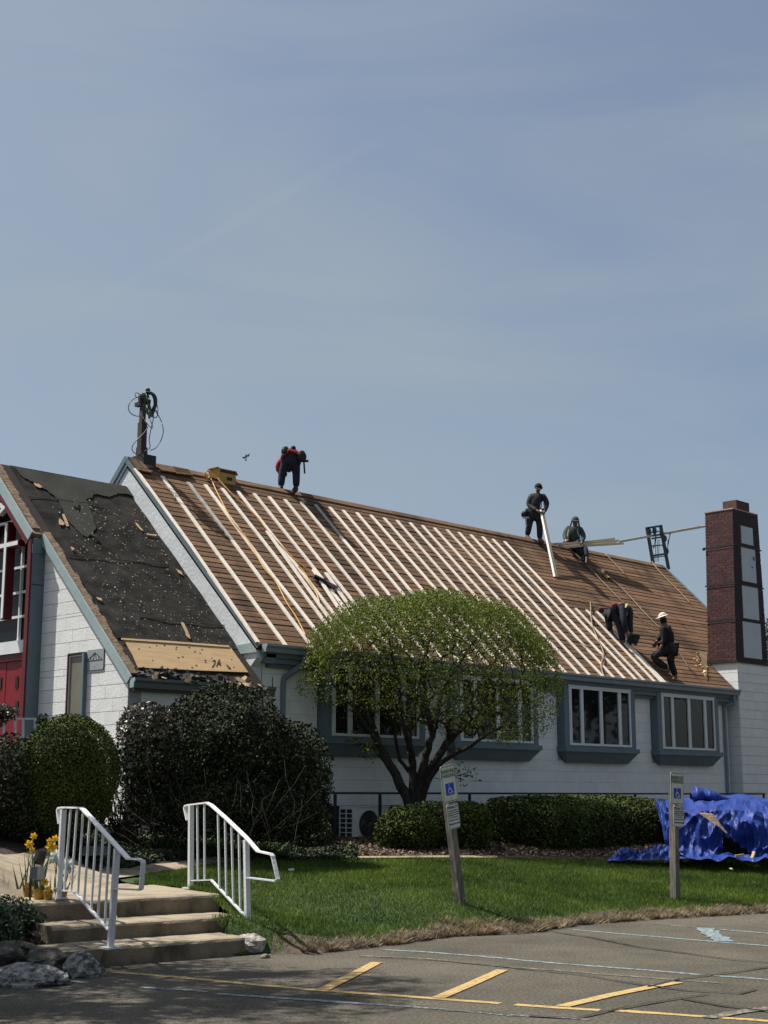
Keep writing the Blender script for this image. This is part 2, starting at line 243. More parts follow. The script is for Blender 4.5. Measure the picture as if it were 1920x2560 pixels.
# ------------------------------------------------------------------ mesh and object helpers
def tag(o, label=None, cat=None, group=None, kind=None):
    if label: o['label'] = label
    if cat: o['category'] = cat
    if group: o['group'] = group
    if kind: o['kind'] = kind
    return o
WL = {}
def wloc(o): return WL.get(o.name, A([0, 0, 0.0])) if o else A([0, 0, 0.0])
def link(o, parent=None, loc=None):
    COL.objects.link(o)
    if parent is not None: o.parent = parent
    p = wloc(parent); q = p if loc is None else A(loc, float)
    o.location = tuple(q - p); WL[o.name] = q
    return o
def empty(name, loc, label=None, cat=None, group=None):
    o = bpy.data.objects.new(name, None); o.empty_display_size = 0.2; link(o, None, loc); tag(o, label, cat, group); return o
class MB:
    def __init__(s): s.v = []; s.f = []; s.mi = []; s.cm = 0
    def add(s, vs, fs):
        b = len(s.v); s.v += [tuple(map(float, p)) for p in vs]
        for f in fs: s.f.append(tuple(b + i for i in f)); s.mi.append(s.cm)
        return s
    def hexa(s, p):     # 8 points: bottom 4 (ccw), top 4
        return s.add(p, [(0, 3, 2, 1), (4, 5, 6, 7), (0, 1, 5, 4), (1, 2, 6, 5), (2, 3, 7, 6), (3, 0, 4, 7)])
    def box(s, c, h, ax=None):
        c = A(c, float); ax = ax if ax is not None else np.eye(3); x, y, z = [A(ax[i]) * h[i] for i in range(3)]
        return s.hexa([c - x - y - z, c + x - y - z, c + x + y - z, c - x + y - z, c - x - y + z, c + x - y + z, c + x + y + z, c - x + y + z])
    def bb(s, a, b):
        a = A(a, float); b = A(b, float); return s.box((a + b) / 2, np.abs(b - a) / 2)
    def bar(s, p, q, w, h, up=(0, 0, 1)):
        p = A(p, float); q = A(q, float); d = q - p; Ln = np.linalg.norm(d); d = d / Ln; r = np.cross(d, up)
        if np.linalg.norm(r) < 1e-5: r = np.cross(d, (1, 0, 0))
        r /= np.linalg.norm(r); u = np.cross(r, d); return s.box((p + q) / 2, (Ln / 2, w / 2, h / 2), (d, r, u))
    def tube(s, pts, r, n=6, cap=True):
        pts = [A(p, float) for p in pts]; m = len(pts); rs = r if hasattr(r, '__len__') else [r] * m
        ring = []; prev = None
        for i, p in enumerate(pts):
            d = pts[min(i + 1, m - 1)] - pts[max(i - 1, 0)]; d /= (np.linalg.norm(d) + 1e-9)
            a = prev if prev is not None else (A([0, 0, 1.0]) if abs(d[2]) < 0.9 else A([1.0, 0, 0]))
            a = a - d * (a @ d); a /= (np.linalg.norm(a) + 1e-9); prev = a; b = np.cross(d, a)
            ring.append([p + rs[i] * (math.cos(2 * math.pi * k / n) * a + math.sin(2 * math.pi * k / n) * b) for k in range(n)])
        vs = [q for rg in ring for q in rg]; fs = []
        for i in range(m - 1):
            for k in range(n): fs.append((i * n + k, i * n + (k + 1) % n, (i + 1) * n + (k + 1) % n, (i + 1) * n + k))
        if cap: fs += [tuple(range(n - 1, -1, -1)), tuple((m - 1) * n + k for k in range(n))]
        return s.add(vs, fs)
    def prism(s, poly, d):   # poly: planar points, extruded by vector d
        poly = [A(p, float) for p in poly]; n = len(poly); d = A(d, float)
        return s.add(poly + [p + d for p in poly], [tuple(range(n - 1, -1, -1)), tuple(range(n, 2 * n))] + [(i, (i + 1) % n, n + (i + 1) % n, n + i) for i in range(n)])
    def ball(s, c, r, nu=10, nv=7, jit=0.0, ax=None):
        c = A(c, float); r = A(r if hasattr(r, '__len__') else [r] * 3, float); vs = []; ax = np.eye(3) if ax is None else A(ax)
        for j in range(nv + 1):
            for i in range(nu):
                t = math.pi * j / nv; p = 2 * math.pi * i / nu
                k = 1 + (random.uniform(-jit, jit) if 0 < j < nv else 0)
                l_ = A([math.sin(t) * math.cos(p), math.sin(t) * math.sin(p), math.cos(t)]) * r * k
                vs.append(c + l_[0] * ax[0] + l_[1] * ax[1] + l_[2] * ax[2])
        fs = [(j * nu + i, (j + 1) * nu + i, (j + 1) * nu + (i + 1) % nu, j * nu + (i + 1) % nu) for j in range(nv) for i in range(nu)]
        return s.add(vs, fs)
    def build(s, name, mats, parent=None, loc=None, smooth=False, recalc=True, **kw):
        p = wloc(parent) if loc is None else A(loc, float)
        me = bpy.data.meshes.new(name); me.from_pydata([tuple(A(v) - p) for v in s.v], [], s.f)
        mats = mats if isinstance(mats, (list, tuple)) else [mats]
        for m in mats: me.materials.append(m)
        if len(mats) > 1: me.polygons.foreach_set('material_index', s.mi)
        if smooth: me.polygons.foreach_set('use_smooth', [True] * len(s.f))
        me.update()
        if recalc:
            import bmesh
            bm = bmesh.new(); bm.from_mesh(me); bmesh.ops.recalc_face_normals(bm, faces=bm.faces); bm.to_mesh(me); bm.free()
        o = bpy.data.objects.new(name, me); link(o, parent, p); tag(o, **kw); return o
def npmesh(name, V, F, m, parent=None, loc=None, smooth=False, **kw):   # V (n,3), F (k,3|4) arrays
    V = np.asarray(V, np.float32); F = np.asarray(F, np.int32); p = wloc(parent) if loc is None else A(loc, float)
    me = bpy.data.meshes.new(name); k, c = F.shape
    me.vertices.add(len(V)); me.vertices.foreach_set('co', (V - p.astype(np.float32)).ravel())
    me.loops.add(k * c); me.loops.foreach_set('vertex_index', F.ravel()); me.polygons.add(k); me.polygons.foreach_set('loop_start', np.arange(0, k * c, c, dtype=np.int32))
    if smooth: me.polygons.foreach_set('use_smooth', np.ones(k, bool))
    me.materials.append(m); me.update(calc_edges=True); me.validate()
    o = bpy.data.objects.new(name, me); link(o, parent, p); tag(o, **kw); return o
def leaf_arrays(C, size, aspect=0.5, nrm=None, tilt=1.0):
    n = len(C); nr = rng.normal(size=(n, 3)) * tilt
    if nrm is not None: nr = nr * 0.75 + nrm
    nr /= np.linalg.norm(nr, axis=1, keepdims=True) + 1e-9
    t = rng.normal(size=(n, 3)); t -= nr * np.sum(t * nr, 1, keepdims=True); t /= np.linalg.norm(t, axis=1, keepdims=True) + 1e-9
    b = np.cross(nr, t); s = (size * rng.uniform(0.6, 1.3, n))[:, None]
    V = np.stack([C - t * s, C - b * s * aspect, C + t * s, C + b * s * aspect], 1).reshape(-1, 3)
    return V, np.arange(4 * n).reshape(n, 4)
def blades(P, h, wd, lean, dirs=None):
    n = len(P); a = rng.uniform(0, 2 * math.pi, n); t = np.stack([np.cos(a), np.sin(a), np.zeros(n)], 1)
    hh = (h * rng.uniform(0.5, 1.3, n))[:, None]; ld = rng.normal(size=(n, 3)) * lean; ld[:, 2] = 0
    if dirs is not None: ld = ld + dirs
    tip = P + np.array([0, 0, 1.0]) * hh + ld * hh
    V = np.stack([P - t * wd / 2, P + t * wd / 2, tip], 1).reshape(-1, 3)
    return V, np.arange(3 * n).reshape(n, 3)

# ------------------------------------------------------------------ terrain
CTL = []
def ctl(p, z=None): CTL.append((p[0], p[1], p[2] if z is None else z))
EDGE = [(-700, 2560), (-300, 2500), (0, 2472), (100, 2450), (250, 2418), (320, 2411), (608, 2388), (665, 2383), (800, 2381), (900, 2370), (1015, 2358), (1127, 2341), (1330, 2331), (1453, 2312), (1638, 2297), (1920, 2282), (2300, 2255)]
EW = [onZ(x, y, 0) for x, y in EDGE]; EU = [p @ RT for p in EW]; ED = [p @ FH for p in EW]
for p in EW: ctl(p)
CREST = [(250, 2205, .55), (330, 2195, .56), (400, 2186, .59), (480, 2172, .62), (570, 2159, .64), (700, 2150, .65), (1000, 2149, .62), (1300, 2149, .57), (1600, 2150, .52), (1920, 2153, .48), (2300, 2156, .45)]
CW = [onZ(*c) for c in CREST]; CU = [p @ RT for p in CW]; CD = [p @ FH for p in CW]
for p in CW: ctl(p)
for x, y, z in [(1160, 2250, .3), (530, 2245, .44), (600, 2300, .27), (500, 2230, .5), (1697, 2253, .12), (700, 2290, .18), (640, 2300, .26), (560, 2239, .5), (612, 2292, .33), (480, 2222, .53), (900, 2250, .33), (400, 2215, .53), (0, 2143, .85), (0, 2225, .62), (330, 2180, .6), (100, 2100, 1.0), (300, 2250, .5), (100, 2262, .44), (50, 2330, .27), (0, 2400, .12), (150, 2400, .06), (110, 2310, .26), (140, 2345, .14), (200, 2385, .04)]: ctl(onZ(x, y, z))
for X, Y, z in [(13.2, 17.6, 1.0), (13.2, 21, 1.2), (16, 18.7, .9), (20, 18.7, .85), (25, 18.7, .78), (31, 18.3, .7), (18, 16.6, .78), (22, 15.2, .7), (26, 14, .62), (40, 20, .7), (20, 30, .9), (0, 24, .9)]: ctl((X, Y, z))
CT = np.array(CTL)
def _phi(r): return np.where(r > 1e-6, r * r * np.log(np.maximum(r, 1e-6)), 0)
_K = _phi(np.linalg.norm(CT[:, None, :2] - CT[None, :, :2], axis=2)) + np.eye(len(CT)) * 0.05
_Pm = np.c_[np.ones(len(CT)), CT[:, :2]]
_sol = np.linalg.solve(np.block([[_K, _Pm], [_Pm.T, np.zeros((3, 3))]]), np.r_[CT[:, 2], np.zeros(3)])
def TH(XY):
    XY = np.atleast_2d(XY)[:, :2]; r = np.linalg.norm(XY[:, None] - CT[None, :, :2], axis=2)
    return np.clip(_phi(r) @ _sol[:-3] + np.c_[np.ones(len(XY)), XY] @ _sol[-3:], 0.0, 1.4)
def under_steps(XY):
    r = np.atleast_2d(XY)[:, :2] - np.array([9.701, 11.487]); a_ = r @ np.array([.990, -.139]); b_ = r @ np.array([.139, .990])
    return ((a_ > -1.70) & (a_ < -.04) & (b_ > .0) & (b_ < .6)) | ((a_ > -1.82) & (a_ < .26) & (b_ >= .58) & (b_ < 1.15)) | ((a_ > -1.99) & (a_ < .32 + (b_ - 1.1) * .13) & (b_ >= 1.13) & (b_ < 2.9))
def gz(p): return float(TH(A([p[:2]]))[0])
def strip(name, us, near, far, n, m, lift=0.0, gain=1.0, rough=0.0, **kw):
    V = []
    for u, a, b in zip(us, near, far):
        for k in range(n + 1):
            d = a + (b - a) * (k / n) ** gain; V.append(VU(u, d))
    V = np.array(V); V[:, 2] = TH(V) + lift + rng.normal(size=len(V)) * rough
    hid = under_steps(V)
    q = n + 1; F = [(i * q + k, i * q + k + 1, (i + 1) * q + k + 1, (i + 1) * q + k) for i in range(len(us) - 1) for k in range(n)]
    F = [f[::-1] for f in F if not any(hid[j] for j in f)]
    return npmesh(name, V, F, m, smooth=True, loc=(0, 0, 0), **kw)

g = MB(); g.add([(-300, -300, 0), (400, -300, 0), (400, 400, 0), (-300, 400, 0)], [(0, 1, 2, 3)]); g.build('parking_lot', M_asph, kind='structure')
us = np.linspace(-3.5, 9.0, 134); near = np.where(us < -1.38, np.interp(us, [-3.3, -2.69, -1.77, -1.48, -1.38], [18.2, 17.0, 15.1, 14.9, 14.9]), np.interp(us, EU, ED)) + rng.normal(size=134) * 0.03; crest = np.interp(us, CU, CD)
strip('lawn', us, near, crest, 34, M_lawn, 0.012, kind='structure')
us2 = np.linspace(-3.3, 14.0, 100); cr2 = np.interp(us2, CU, CD)
strip('garden_bed', us2, cr2, np.full(100, 48.0), 40, M_soil, 0.012, 1.6, 0.006, kind='structure')
usL = np.linspace(-14, -3.3, 90); nl = np.interp(usL, EU, ED)
strip('planting_bed', usL, nl, np.full(90, 48.0), 50, M_soil, 0.0, 1.6, 0.008, kind='structure')

def gpoly(name, pts, m, lift, sub=14, thick=0.0, **kw):   # a sheet over the terrain between two px polylines (front list, back list given as xyz)
    f, b = pts; V = []; 
    for t in np.linspace(0, 1, sub + 1):
        for s_ in np.linspace(0, 1, 9):
            def at(pl):
                k = t * (len(pl) - 1); i = min(int(k), len(pl) - 2); return pl[i] * (1 - (k - i)) + pl[i + 1] * (k - i)
            V.append(at(f) * (1 - s_) + at(b) * s_)
    V = np.array(V); V[:, 2] = TH(V) + lift
    F = [(i * 9 + k, (i + 1) * 9 + k, (i + 1) * 9 + k + 1, i * 9 + k + 1) for i in range(sub) for k in range(8)]
    return npmesh(name, V, F, m, smooth=True, loc=(0, 0, 0), **kw)
# walk going back and left from the landing, and the narrow walk along the lawn's top
PT = lambda L_: [onZ(*q) for q in L_]
gpoly('footpath', (PT([(-260, 2262, .66), (0, 2236, .62), (150, 2262, .53), (300, 2252, .54)]), PT([(-260, 2135, .9), (0, 2142, .86), (130, 2152, .74), (260, 2185, .62)])), M_conc, 0.045, kind='structure')
gpoly('garden_walk', ([VU(u, np.interp(u, CU, CD) - 0.05) for u in np.linspace(-3.6, 1.8, 30)], [VU(u, np.interp(u, CU, CD) + np.interp(u, [-3.6, -2.4, -1.2], [1.1, .8, .16])) for u in np.linspace(-3.6, 1.8, 30)]), M_conc, 0.035, sub=40, kind='structure')

# ------------------------------------------------------------------ painted lines and cracks (4 mm sheets)
def pline(name, pts, wd, m, z=0.004, jit=0.0, **kw):
    P = []; 
    for i in range(len(pts) - 1):
        a = onZ(*pts[i], z); b = onZ(*pts[i + 1], z); k = max(2, int(np.linalg.norm(b - a) / 0.12))
        P += [a + (b - a) * t for t in np.linspace(0, 1, k, endpoint=(i == len(pts) - 2))]
    P = np.array(P); mb = MB(); vs = []
    for i, p in enumerate(P):
        d = P[min(i + 1, len(P) - 1)] - P[max(i - 1, 0)]; d /= np.linalg.norm(d); nn = A([-d[1], d[0], 0])
        ww = wd / 2 * (1 + random.uniform(-jit, jit)); off = nn * random.uniform(-jit, jit) * wd * 0.5
        vs += [p + nn * ww + off, p - nn * ww + off]
    mb.add(vs, [(2 * i, 2 * i + 1, 2 * i + 3, 2 * i + 2) for i in range(len(P) - 1)])
    o = mb.build(name, m, recalc=False, kind='structure', **kw); return o
Y1 = [(283, 2430), (420, 2440), (640, 2461), (800, 2475), (1090, 2496), (1250, 2508)]
pline('yellow_parking_line', Y1, 0.10, M_py)
pline('yellow_parking_line', [(1288, 2511), (1400, 2519), (1500, 2525)], 0.10, M_py)
pline('yellow_parking_line', [(1522, 2525), (1650, 2533), (1780, 2542), (1920, 2552), (2100, 2565)], 0.10, M_py, jit=0.2)
pline('yellow_parking_line', [(808, 2473), (875, 2440), (942, 2405)], 0.115, M_py, 0.008)
pline('yellow_parking_line', [(1095, 2494), (1180, 2458), (1256, 2424)], 0.115, M_py, 0.008)
pline('yellow_parking_line', [(1405, 2515), (1530, 2486), (1640, 2464), (1695, 2455)], 0.12, M_py, 0.008)
pline('worn_yellow_line', [(900, 2389), (1060, 2396), (1280, 2418), (1380, 2424)], 0.07, M_py2, jit=0.3)
pline('worn_yellow_line', [(1380, 2424), (1530, 2437), (1650, 2446), (1810, 2458)], 0.07, M_py2, jit=0.3)
pline('worn_yellow_line', [(1770, 2544), (1850, 2530), (1960, 2512)], 0.12, M_py2, 0.008, jit=0.3)
pline('blue_parking_line', [(173, 2452), (220, 2456)], 0.08, M_pb)
pline('blue_parking_line', [(345, 2467), (520, 2479)], 0.075, M_pb, jit=0.2)
pline('blue_parking_line', [(540, 2484), (720, 2496), (928, 2510)], 0.08, M_pb, jit=0.15)
pline('worn_blue_line', [(928, 2510), (1100, 2522), (1280, 2538), (1480, 2548)], 0.07, M_pb2, jit=0.3)
pline('blue_parking_line', [(960, 2374), (1040, 2378), (1200, 2390), (1380, 2407), (1620, 2425), (1750, 2436)], 0.085, M_pb, jit=0.2)
pline('blue_parking_line', [(1780, 2438), (1920, 2448), (2050, 2458)], 0.085, M_pb, jit=0.2)
pline('blue_parking_line', [(1432, 2324), (1600, 2338), (1790, 2354), (1930, 2365), (2050, 2374)], 0.085, M_pb)
pline('blue_parking_line', [(1635, 2309), (1740, 2318)], 0.06, M_pb2)
pline('blue_parking_line', [(1800, 2323), (1930, 2334), (2050, 2343)], 0.085, M_pb)
pline('blue_parking_line', [(1760, 2319), (1810, 2353)], 0.20, M_pb, 0.008, jit=0.3)
for c, wd in [([(1385, 2329), (1480, 2343), (1600, 2367), (1700, 2380), (1830, 2398), (1930, 2406)], 0.035), ([(1290, 2419), (1450, 2435), (1600, 2460), (1720, 2475), (1850, 2482), (1890, 2472)], 0.028), ([(1930, 2415), (1830, 2430), (1700, 2446), (1620, 2466)], 0.03), ([(1700, 2494), (1800, 2512), (1930, 2528)], 0.035), ([(1320, 2538), (1440, 2544), (1560, 2518), (1700, 2494), (1770, 2484)], 0.028), ([(900, 2391), (1000, 2394), (1100, 2400), (1290, 2418)], 0.02), ([(1100, 2523), (1200, 2527), (1300, 2537)], 0.018)]:
    pline('pavement_crack', c, wd, M_crack, 0.012, jit=0.35)

# ------------------------------------------------------------------ steps
es = A([0.990, -0.139, 0]); ns = A([0.139, 0.990, 0])
A0 = onZ(608, 2388, 0)
def stp(a, b, n0, n1, z0, z1): return [A0 + es * a + ns * n0 + ZZ * z0, A0 + es * b + ns * n0 + ZZ * z0, A0 + es * b + ns * n1 + ZZ * z0, A0 + es * a + ns * n1 + ZZ * z0]
steps = empty('concrete_steps', A0 + es * -1, 'three worn concrete steps up from the parking lot between two white handrails', 'steps')
def rstep(a, b, n0, n1, z0, z1, name, b_end=None):
    pr = [(n0, z0), (n0, z1 - 0.035), (n0 + 0.012, z1 - 0.012), (n0 + 0.035, z1), (n1, z1 + 0.004), (n1, z0)]
    m = MB(); poly = [A0 + es * a + ns * q[0] + ZZ * q[1] for q in pr]; n = len(pr)
    vs = []; K = 24
    for k in range(K + 1):
        skw = lambda q: (b_end - b) * (q[0] - n0) / (n1 - n0) if b_end is not None else 0.0
        wob = [random.uniform(-.004, .004) for _ in pr]
        vs += [A0 + es * (a + (b + skw(q) - a) * k / K) + ns * (q[0] + (wob[i] if 0 < i < 4 else 0)) + ZZ * (q[1] + (wob[i] * .6 if 0 < i < 5 else 0)) for i, q in enumerate(pr)]
    for k in range(K):
        for i in range(n):
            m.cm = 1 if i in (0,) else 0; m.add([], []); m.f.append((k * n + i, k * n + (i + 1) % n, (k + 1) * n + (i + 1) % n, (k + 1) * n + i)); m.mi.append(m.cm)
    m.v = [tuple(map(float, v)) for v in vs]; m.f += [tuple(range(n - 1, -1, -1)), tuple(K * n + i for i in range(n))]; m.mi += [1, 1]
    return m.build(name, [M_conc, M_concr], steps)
rstep(-1.72, 0.02, 0.0, 0.62, -0.05, 0.18, 'tread')
rstep(-1.84, 0.31, 0.54, 1.16, 0.0, 0.338, 'tread')
rstep(-2.0, 0.37, 1.10, 3.3, 0.0, 0.528, 'landing', 0.66)
ch = MB(); ch.ball(A0 + es * 0.16 + ns * 0.16 + ZZ * 0.07, (0.20, 0.2, 0.115), 14, 9, 0.12); ch.build('broken_corner', M_pebble, steps)
ch = MB(); ch.hexa([A0 + es * a + ns * b + ZZ * c for a, b, c in [(-1.98, .06, 0), (-1.62, -.02, 0), (-1.6, .45, 0), (-2.05, .5, 0), (-2.02, .03, .15), (-1.58, -.05, .165), (-1.6, .45, .19), (-2.05, .5, .18)]]); ch.build('broken_slab', M_conc, steps)

# ------------------------------------------------------------------ handrails
def handrail(label, P0, P1, px):
    d = P1 - P0; d[2] = 0; nrm = np.cross(d, ZZ); nrm /= np.linalg.norm(nrm)
    Q = lambda x, y: onP(x, y, P0, nrm)
    r = empty('handrail', P0, label, 'handrail', 'white iron handrails beside the steps')
    for b, t in px['posts']: m = MB(); m.bar(Q(*b), Q(*t), .052, .052, up=d); m.bb(Q(*b) - A([.07, .07, 0.0]), Q(*b) + A([.07, .07, .015])); m.build('post', M_rail, r)
    for b, t in px['bal']: MB().bar(Q(*b), Q(*t), .019, .019, up=d).build('baluster', M_rail, r)
    def ribbon(pts, wd, th, name, mm):
        m = MB(); W = [Q(*p) for p in pts]
        for i in range(len(W) - 1):
            a, b = W[i], W[i + 1]; dd = (b - a) / np.linalg.norm(b - a); m.box((a + b) / 2, (np.linalg.norm(b - a) / 2 + .008, wd / 2, th / 2), (dd, nrm, np.cross(dd, nrm)))
        m.build(name, mm, r)
    ribbon(px['top'], .05, .016, 'top_rail', M_railt); ribbon(px['loop'], .045, .014, 'end_loop', M_rail); ribbon(px['bot'], .034, .014, 'bottom_rail', M_rail)
s1, s2 = .2411, .217
a = lambda x, y: (x * s1, 1980 + y * s1)
handrail('white iron handrail on the left of the steps, next to the potted daffodils', onZ(276, 2371, .18), onZ(145, 2247, .54), dict(
    posts=[(a(1145, 1622), a(1214, 590)), (a(606, 1110), a(658, 182))],
    bal=[(a(666, 1018), a(733, 180)), (a(738, 1025), a(800, 180)), (a(808, 1052), a(862, 200)), (a(874, 1130), a(930, 270)), (a(946, 1208), a(1002, 350)), (a(1016, 1285), a(1070, 430)), (a(1088, 1365), a(1136, 505))],
    top=[a(622, 320), a(606, 190), a(618, 168), a(650, 160), a(840, 165), a(868, 185), a(1175, 520), a(1330, 690), a(1440, 697)], loop=[a(1440, 697), a(1480, 715), a(1486, 740), a(1465, 1000), a(1440, 1014), a(1195, 1003)],
    bot=[a(600, 1018), a(755, 1028), a(785, 1048), a(1125, 1425)]))
a = lambda x, y: (400 + x * s2, 1980 + y * s2)
handrail('white iron handrail on the right of the steps, at the edge of the lawn', onZ(619, 2327, .18), onZ(476, 2221, .54), dict(
    posts=[(a(1012, 1600), a(992, 552)), (a(352, 1112), a(358, 155))],
    bal=[(a(437, 1008), a(430, 155)), (a(515, 1008), a(512, 140)), (a(685, 1105), a(668, 240)), (a(765, 1185), a(750, 310)), (a(845, 1265), a(824, 385)), (a(925, 1345), a(908, 460))],
    top=[a(320, 318), a(290, 180), a(300, 162), a(330, 150), a(540, 124), a(590, 150), a(760, 300), a(990, 520), a(1060, 600), a(1130, 682), a(1280, 715)], loop=[a(1280, 715), a(1300, 740), a(1358, 1000), a(1335, 1025), a(1004, 985)],
    bot=[a(362, 1020), a(590, 1012), a(985, 1432)]))

# ------------------------------------------------------------------ main hall
RY, RZ, EY_, EZ = 22.63, 8.07, 18.54, 4.11
SD = A([0, EY_ - RY, EZ - RZ]); SL = np.linalg.norm(SD); SD = SD / SL; RN = A([0, SD[2], -SD[1]]); RN = RN if RN[2] > 0 else -RN
def RP(X, s, h=0.0): return A([X, RY, RZ]) + SD * s + RN * h
def RPx(x, y, h=0.0): return onP(x, y, RP(0, 0, h), RN)
def toS(p): return (p - A([0, RY, RZ])) @ SD
YW, YB = 18.76, 18.55
XL, XR = 16.0, 34.6
hall = empty('church_hall', (16, 18.76, 0.8), 'long white block church hall with a stripped plank roof and four blue-grey bay windows', 'building')
roof = MB(); 
roof.hexa([RP(XL - .12, 0, -.10), RP(XL - .12, SL, -.10), RP(XR, SL, -.10), RP(XR, 0, -.10), RP(XL - .12, 0, -.012), RP(XL - .12, SL, -.012), RP(XR, SL, -.012), RP(XR, 0, -.012)])
bs = A([0, -SD[1], SD[2]])
B_ = lambda X, s, h: A([X, RY, RZ]) + bs * s + A([0, -RN[1], RN[2]]) * h
roof.hexa([B_(XL - .12, 0, -.10), B_(XL - .12, SL, -.10), B_(XR, SL, -.10), B_(XR, 0, -.10), B_(XL - .12, 0, 0), B_(XL - .12, SL, 0), B_(XR, SL, 0), B_(XR, 0, 0)])
roofo = roof.build('roof', M_under, hall)
ub = MB(); ub.box((0, 0, 0), (.5, .5, .5)); ubm = ub.build('plank', M_plank, roofo, loc=(0, 0, 0)); UBM = ubm.data; bpy.data.objects.remove(ubm)
def unit(name, mesh, parent, c, size, ax, **kw):
    o = bpy.data.objects.new(name, mesh); COL.objects.link(o); o.parent = parent
    R_ = Matrix([[ax[j][i] for j in range(3)] for i in range(3)]); o.rotation_euler = R_.to_euler(); o.scale = size
    o.location = tuple(A(c) - wloc(parent)); WL[o.name] = A(c); tag(o, **kw); return o
NR = 36; rh = SL / NR; nx = A([1.0, 0, 0])
for r in range(NR):
    x = XL - .12; s0 = r * rh; 
    th = math.radians(3.2); sdt = SD * math.cos(th) + RN * math.sin(th); rnt = RN * math.cos(th) - SD * math.sin(th)
    first = True
    while x < XR - .02:
        ln = random.uniform(2.6, 4.8) if not first else random.uniform(1.0, 4.5); first = False
        x1 = min(x + ln, XR)
        if XR - x1 < 0.8: x1 = XR
        hh = random.uniform(-.003, .004)
        unit('plank', UBM, roofo, RP((x + x1) / 2, s0 + rh / 2 - .004, hh), (x1 - x - .010, rh - .013, .022), (nx, -sdt, -np.cross(nx, sdt) if False else rnt))
        x = x1
# ridge cap boards and broken shingles near the mast
rc = MB(); rc.prism([RP(XR, 0, .03), RP(XR, .16, .035), RP(XR, .16, .005), RP(XR, 0, .0)], (-(XR - XL - .02), 0, 0)); rc.build('ridge_board', M_plank, roofo)
rcs = MB(); 
for q in [[(318, 1144), (330, 1147), (385, 1170), (345, 1178)], [(392, 1163), (470, 1176), (482, 1190), (400, 1178)], [(350, 1173), (382, 1178), (377, 1184), (352, 1179)], [(430, 1168), (468, 1176), (480, 1190), (440, 1186)]]:
    rcs.prism([RPx(*p, .045) for p in q], RN * .03)
rcs.build('old_shingle_cap', M_plank, roofo)
TOPS = [(338, 1172), (405, 1191), (470, 1206), (513, 1212), (555, 1221), (594, 1228), (635, 1234), (673, 1242), (712, 1249), (752, 1255), (788, 1262), (824, 1268), (858, 1276), (892, 1282), (927, 1288), (960, 1295), (992, 1301), (1025, 1307), (1056, 1314), (1086, 1320), (1117, 1324), (1147, 1331), (1177, 1337), (1206, 1342), (1232, 1348), (1261, 1354)]
def batten(X0, s0, X1, s1, m, h=.018, wd=.084):
    a_, b_ = RP(X0, s0, h), RP(X1, s1, h); mm = MB(); d = (b_ - a_) / np.linalg.norm(b_ - a_); r_ = np.cross(RN, d)
    mm.hexa([a_ + r_ * wd / 2, b_ + r_ * wd / 2, b_ - r_ * wd / 2, a_ - r_ * wd / 2] + [p + RN * .026 for p in (a_ + r_ * wd / 2, b_ + r_ * wd / 2, b_ - r_ * wd / 2, a_ - r_ * wd / 2)])
    return mm.build('batten', m, roofo)
xs_ = []
for i, t in enumerate(TOPS):
    p = RPx(*t, .03); X = p[0]; s0 = max(.25, toS(p - RN * .03)); xs_.append(X); j = random.uniform(-.04, .04); sp = random.uniform(2.6, 3.8)
    grey = i in (2, 10)
    if grey: batten(X, s0, X + j, sp - 1.2, M_battgrey); batten(X + j, sp - 1.19, X + j, SL - .02, M_batten)
    else: batten(X, s0, X + j, sp, M_batten); batten(X + j * .8, sp + .01, X + random.uniform(-.03, .03), SL - .02, M_batten)
for t in [(1439, 1521), (1466, 1525), (1492, 1529), (1530, 1575)]:
    p = RPx(*t, .03); batten(p[0], toS(p), p[0] + random.uniform(-.03, .03), SL - .02, M_batten)
for (x0, y0), (x1, y1) in [((668, 1328), (830, 1555)), ((815, 1432), (905, 1560)), ((784, 1425), (860, 1540))]:
    p, q = RPx(x0, y0, .06), RPx(x1, y1, .06); batten(p[0], toS(p), q[0], toS(q), M_batten, .045)
# rake trims, gable, gutter
def rake(name, X0, X1, s0, s1, h0, h1, m, side=1):
    f = (lambda X, s, h: RP(X, s, h)) if side == 1 else (lambda X, s, h: B_(X, s, h))
    MB().hexa([f(X0, s0, h0), f(X0, s1, h0), f(X1, s1, h0), f(X1, s0, h0), f(X0, s0, h1), f(X0, s1, h1), f(X1, s1, h1), f(X1, s0, h1)]).build(name, m, hall)
rake('rake_trim', XL - .155, XL - .123, -.03, SL + .03, -.05, .035, M_trim)
rake('rake_trim', XL - .16, XL - .123, -.03, SL + .03, -.075, .035, M_trim, 2)
rake('barge_board', XL - .145, XL - .118, .0, SL + .0, -.17, -.077, M_trim, 2)
rake('verge_flashing', XR + .002, XR + .05, -.0, SL, -.12, .04, M_gut)
GX = XL - .118
gb = MB(); gb.prism([RP(GX, .0, -.12), RP(GX, SL - .02, -.12), A([GX, EY_ + .05, 3.9]), A([GX, YW, 3.75]), A([GX, YW, .5]), A([GX, 2 * RY - YW, .5]), B_(GX, SL - .1, -.12)], (.25, 0, 0))
gb.build('gable_wall', M_stucco, hall)
pk = MB(); pk.prism([onX(613, 1572, GX - .003), onX(620, 1564, GX - .003), onX(632, 1580, GX - .003), onX(626, 1594, GX - .003)], (-.004, 0, 0)); pk.build('flaked_paint_patch', M_mortar, hall)
bx = MB(); bx.prism([onX(582, 1615, GX - .03), onX(625, 1607, GX - .03), onX(640, 1630, GX - .03), onX(592, 1636, GX - .03)], (.025, 0, 0)); bx.build('rake_return', M_trimlt, hall)
wl = MB(); wl.bb((GX + .26, YW, 1.394), (31.3, YW + .25, 4.0)); wl.build('wall_core', M_mortar, hall)
wallo = [o for o in hall.children if o.name.startswith('wall_core')][0]; wallo.name = 'long_wall'; WL['long_wall'] = WL.get('wall_core')
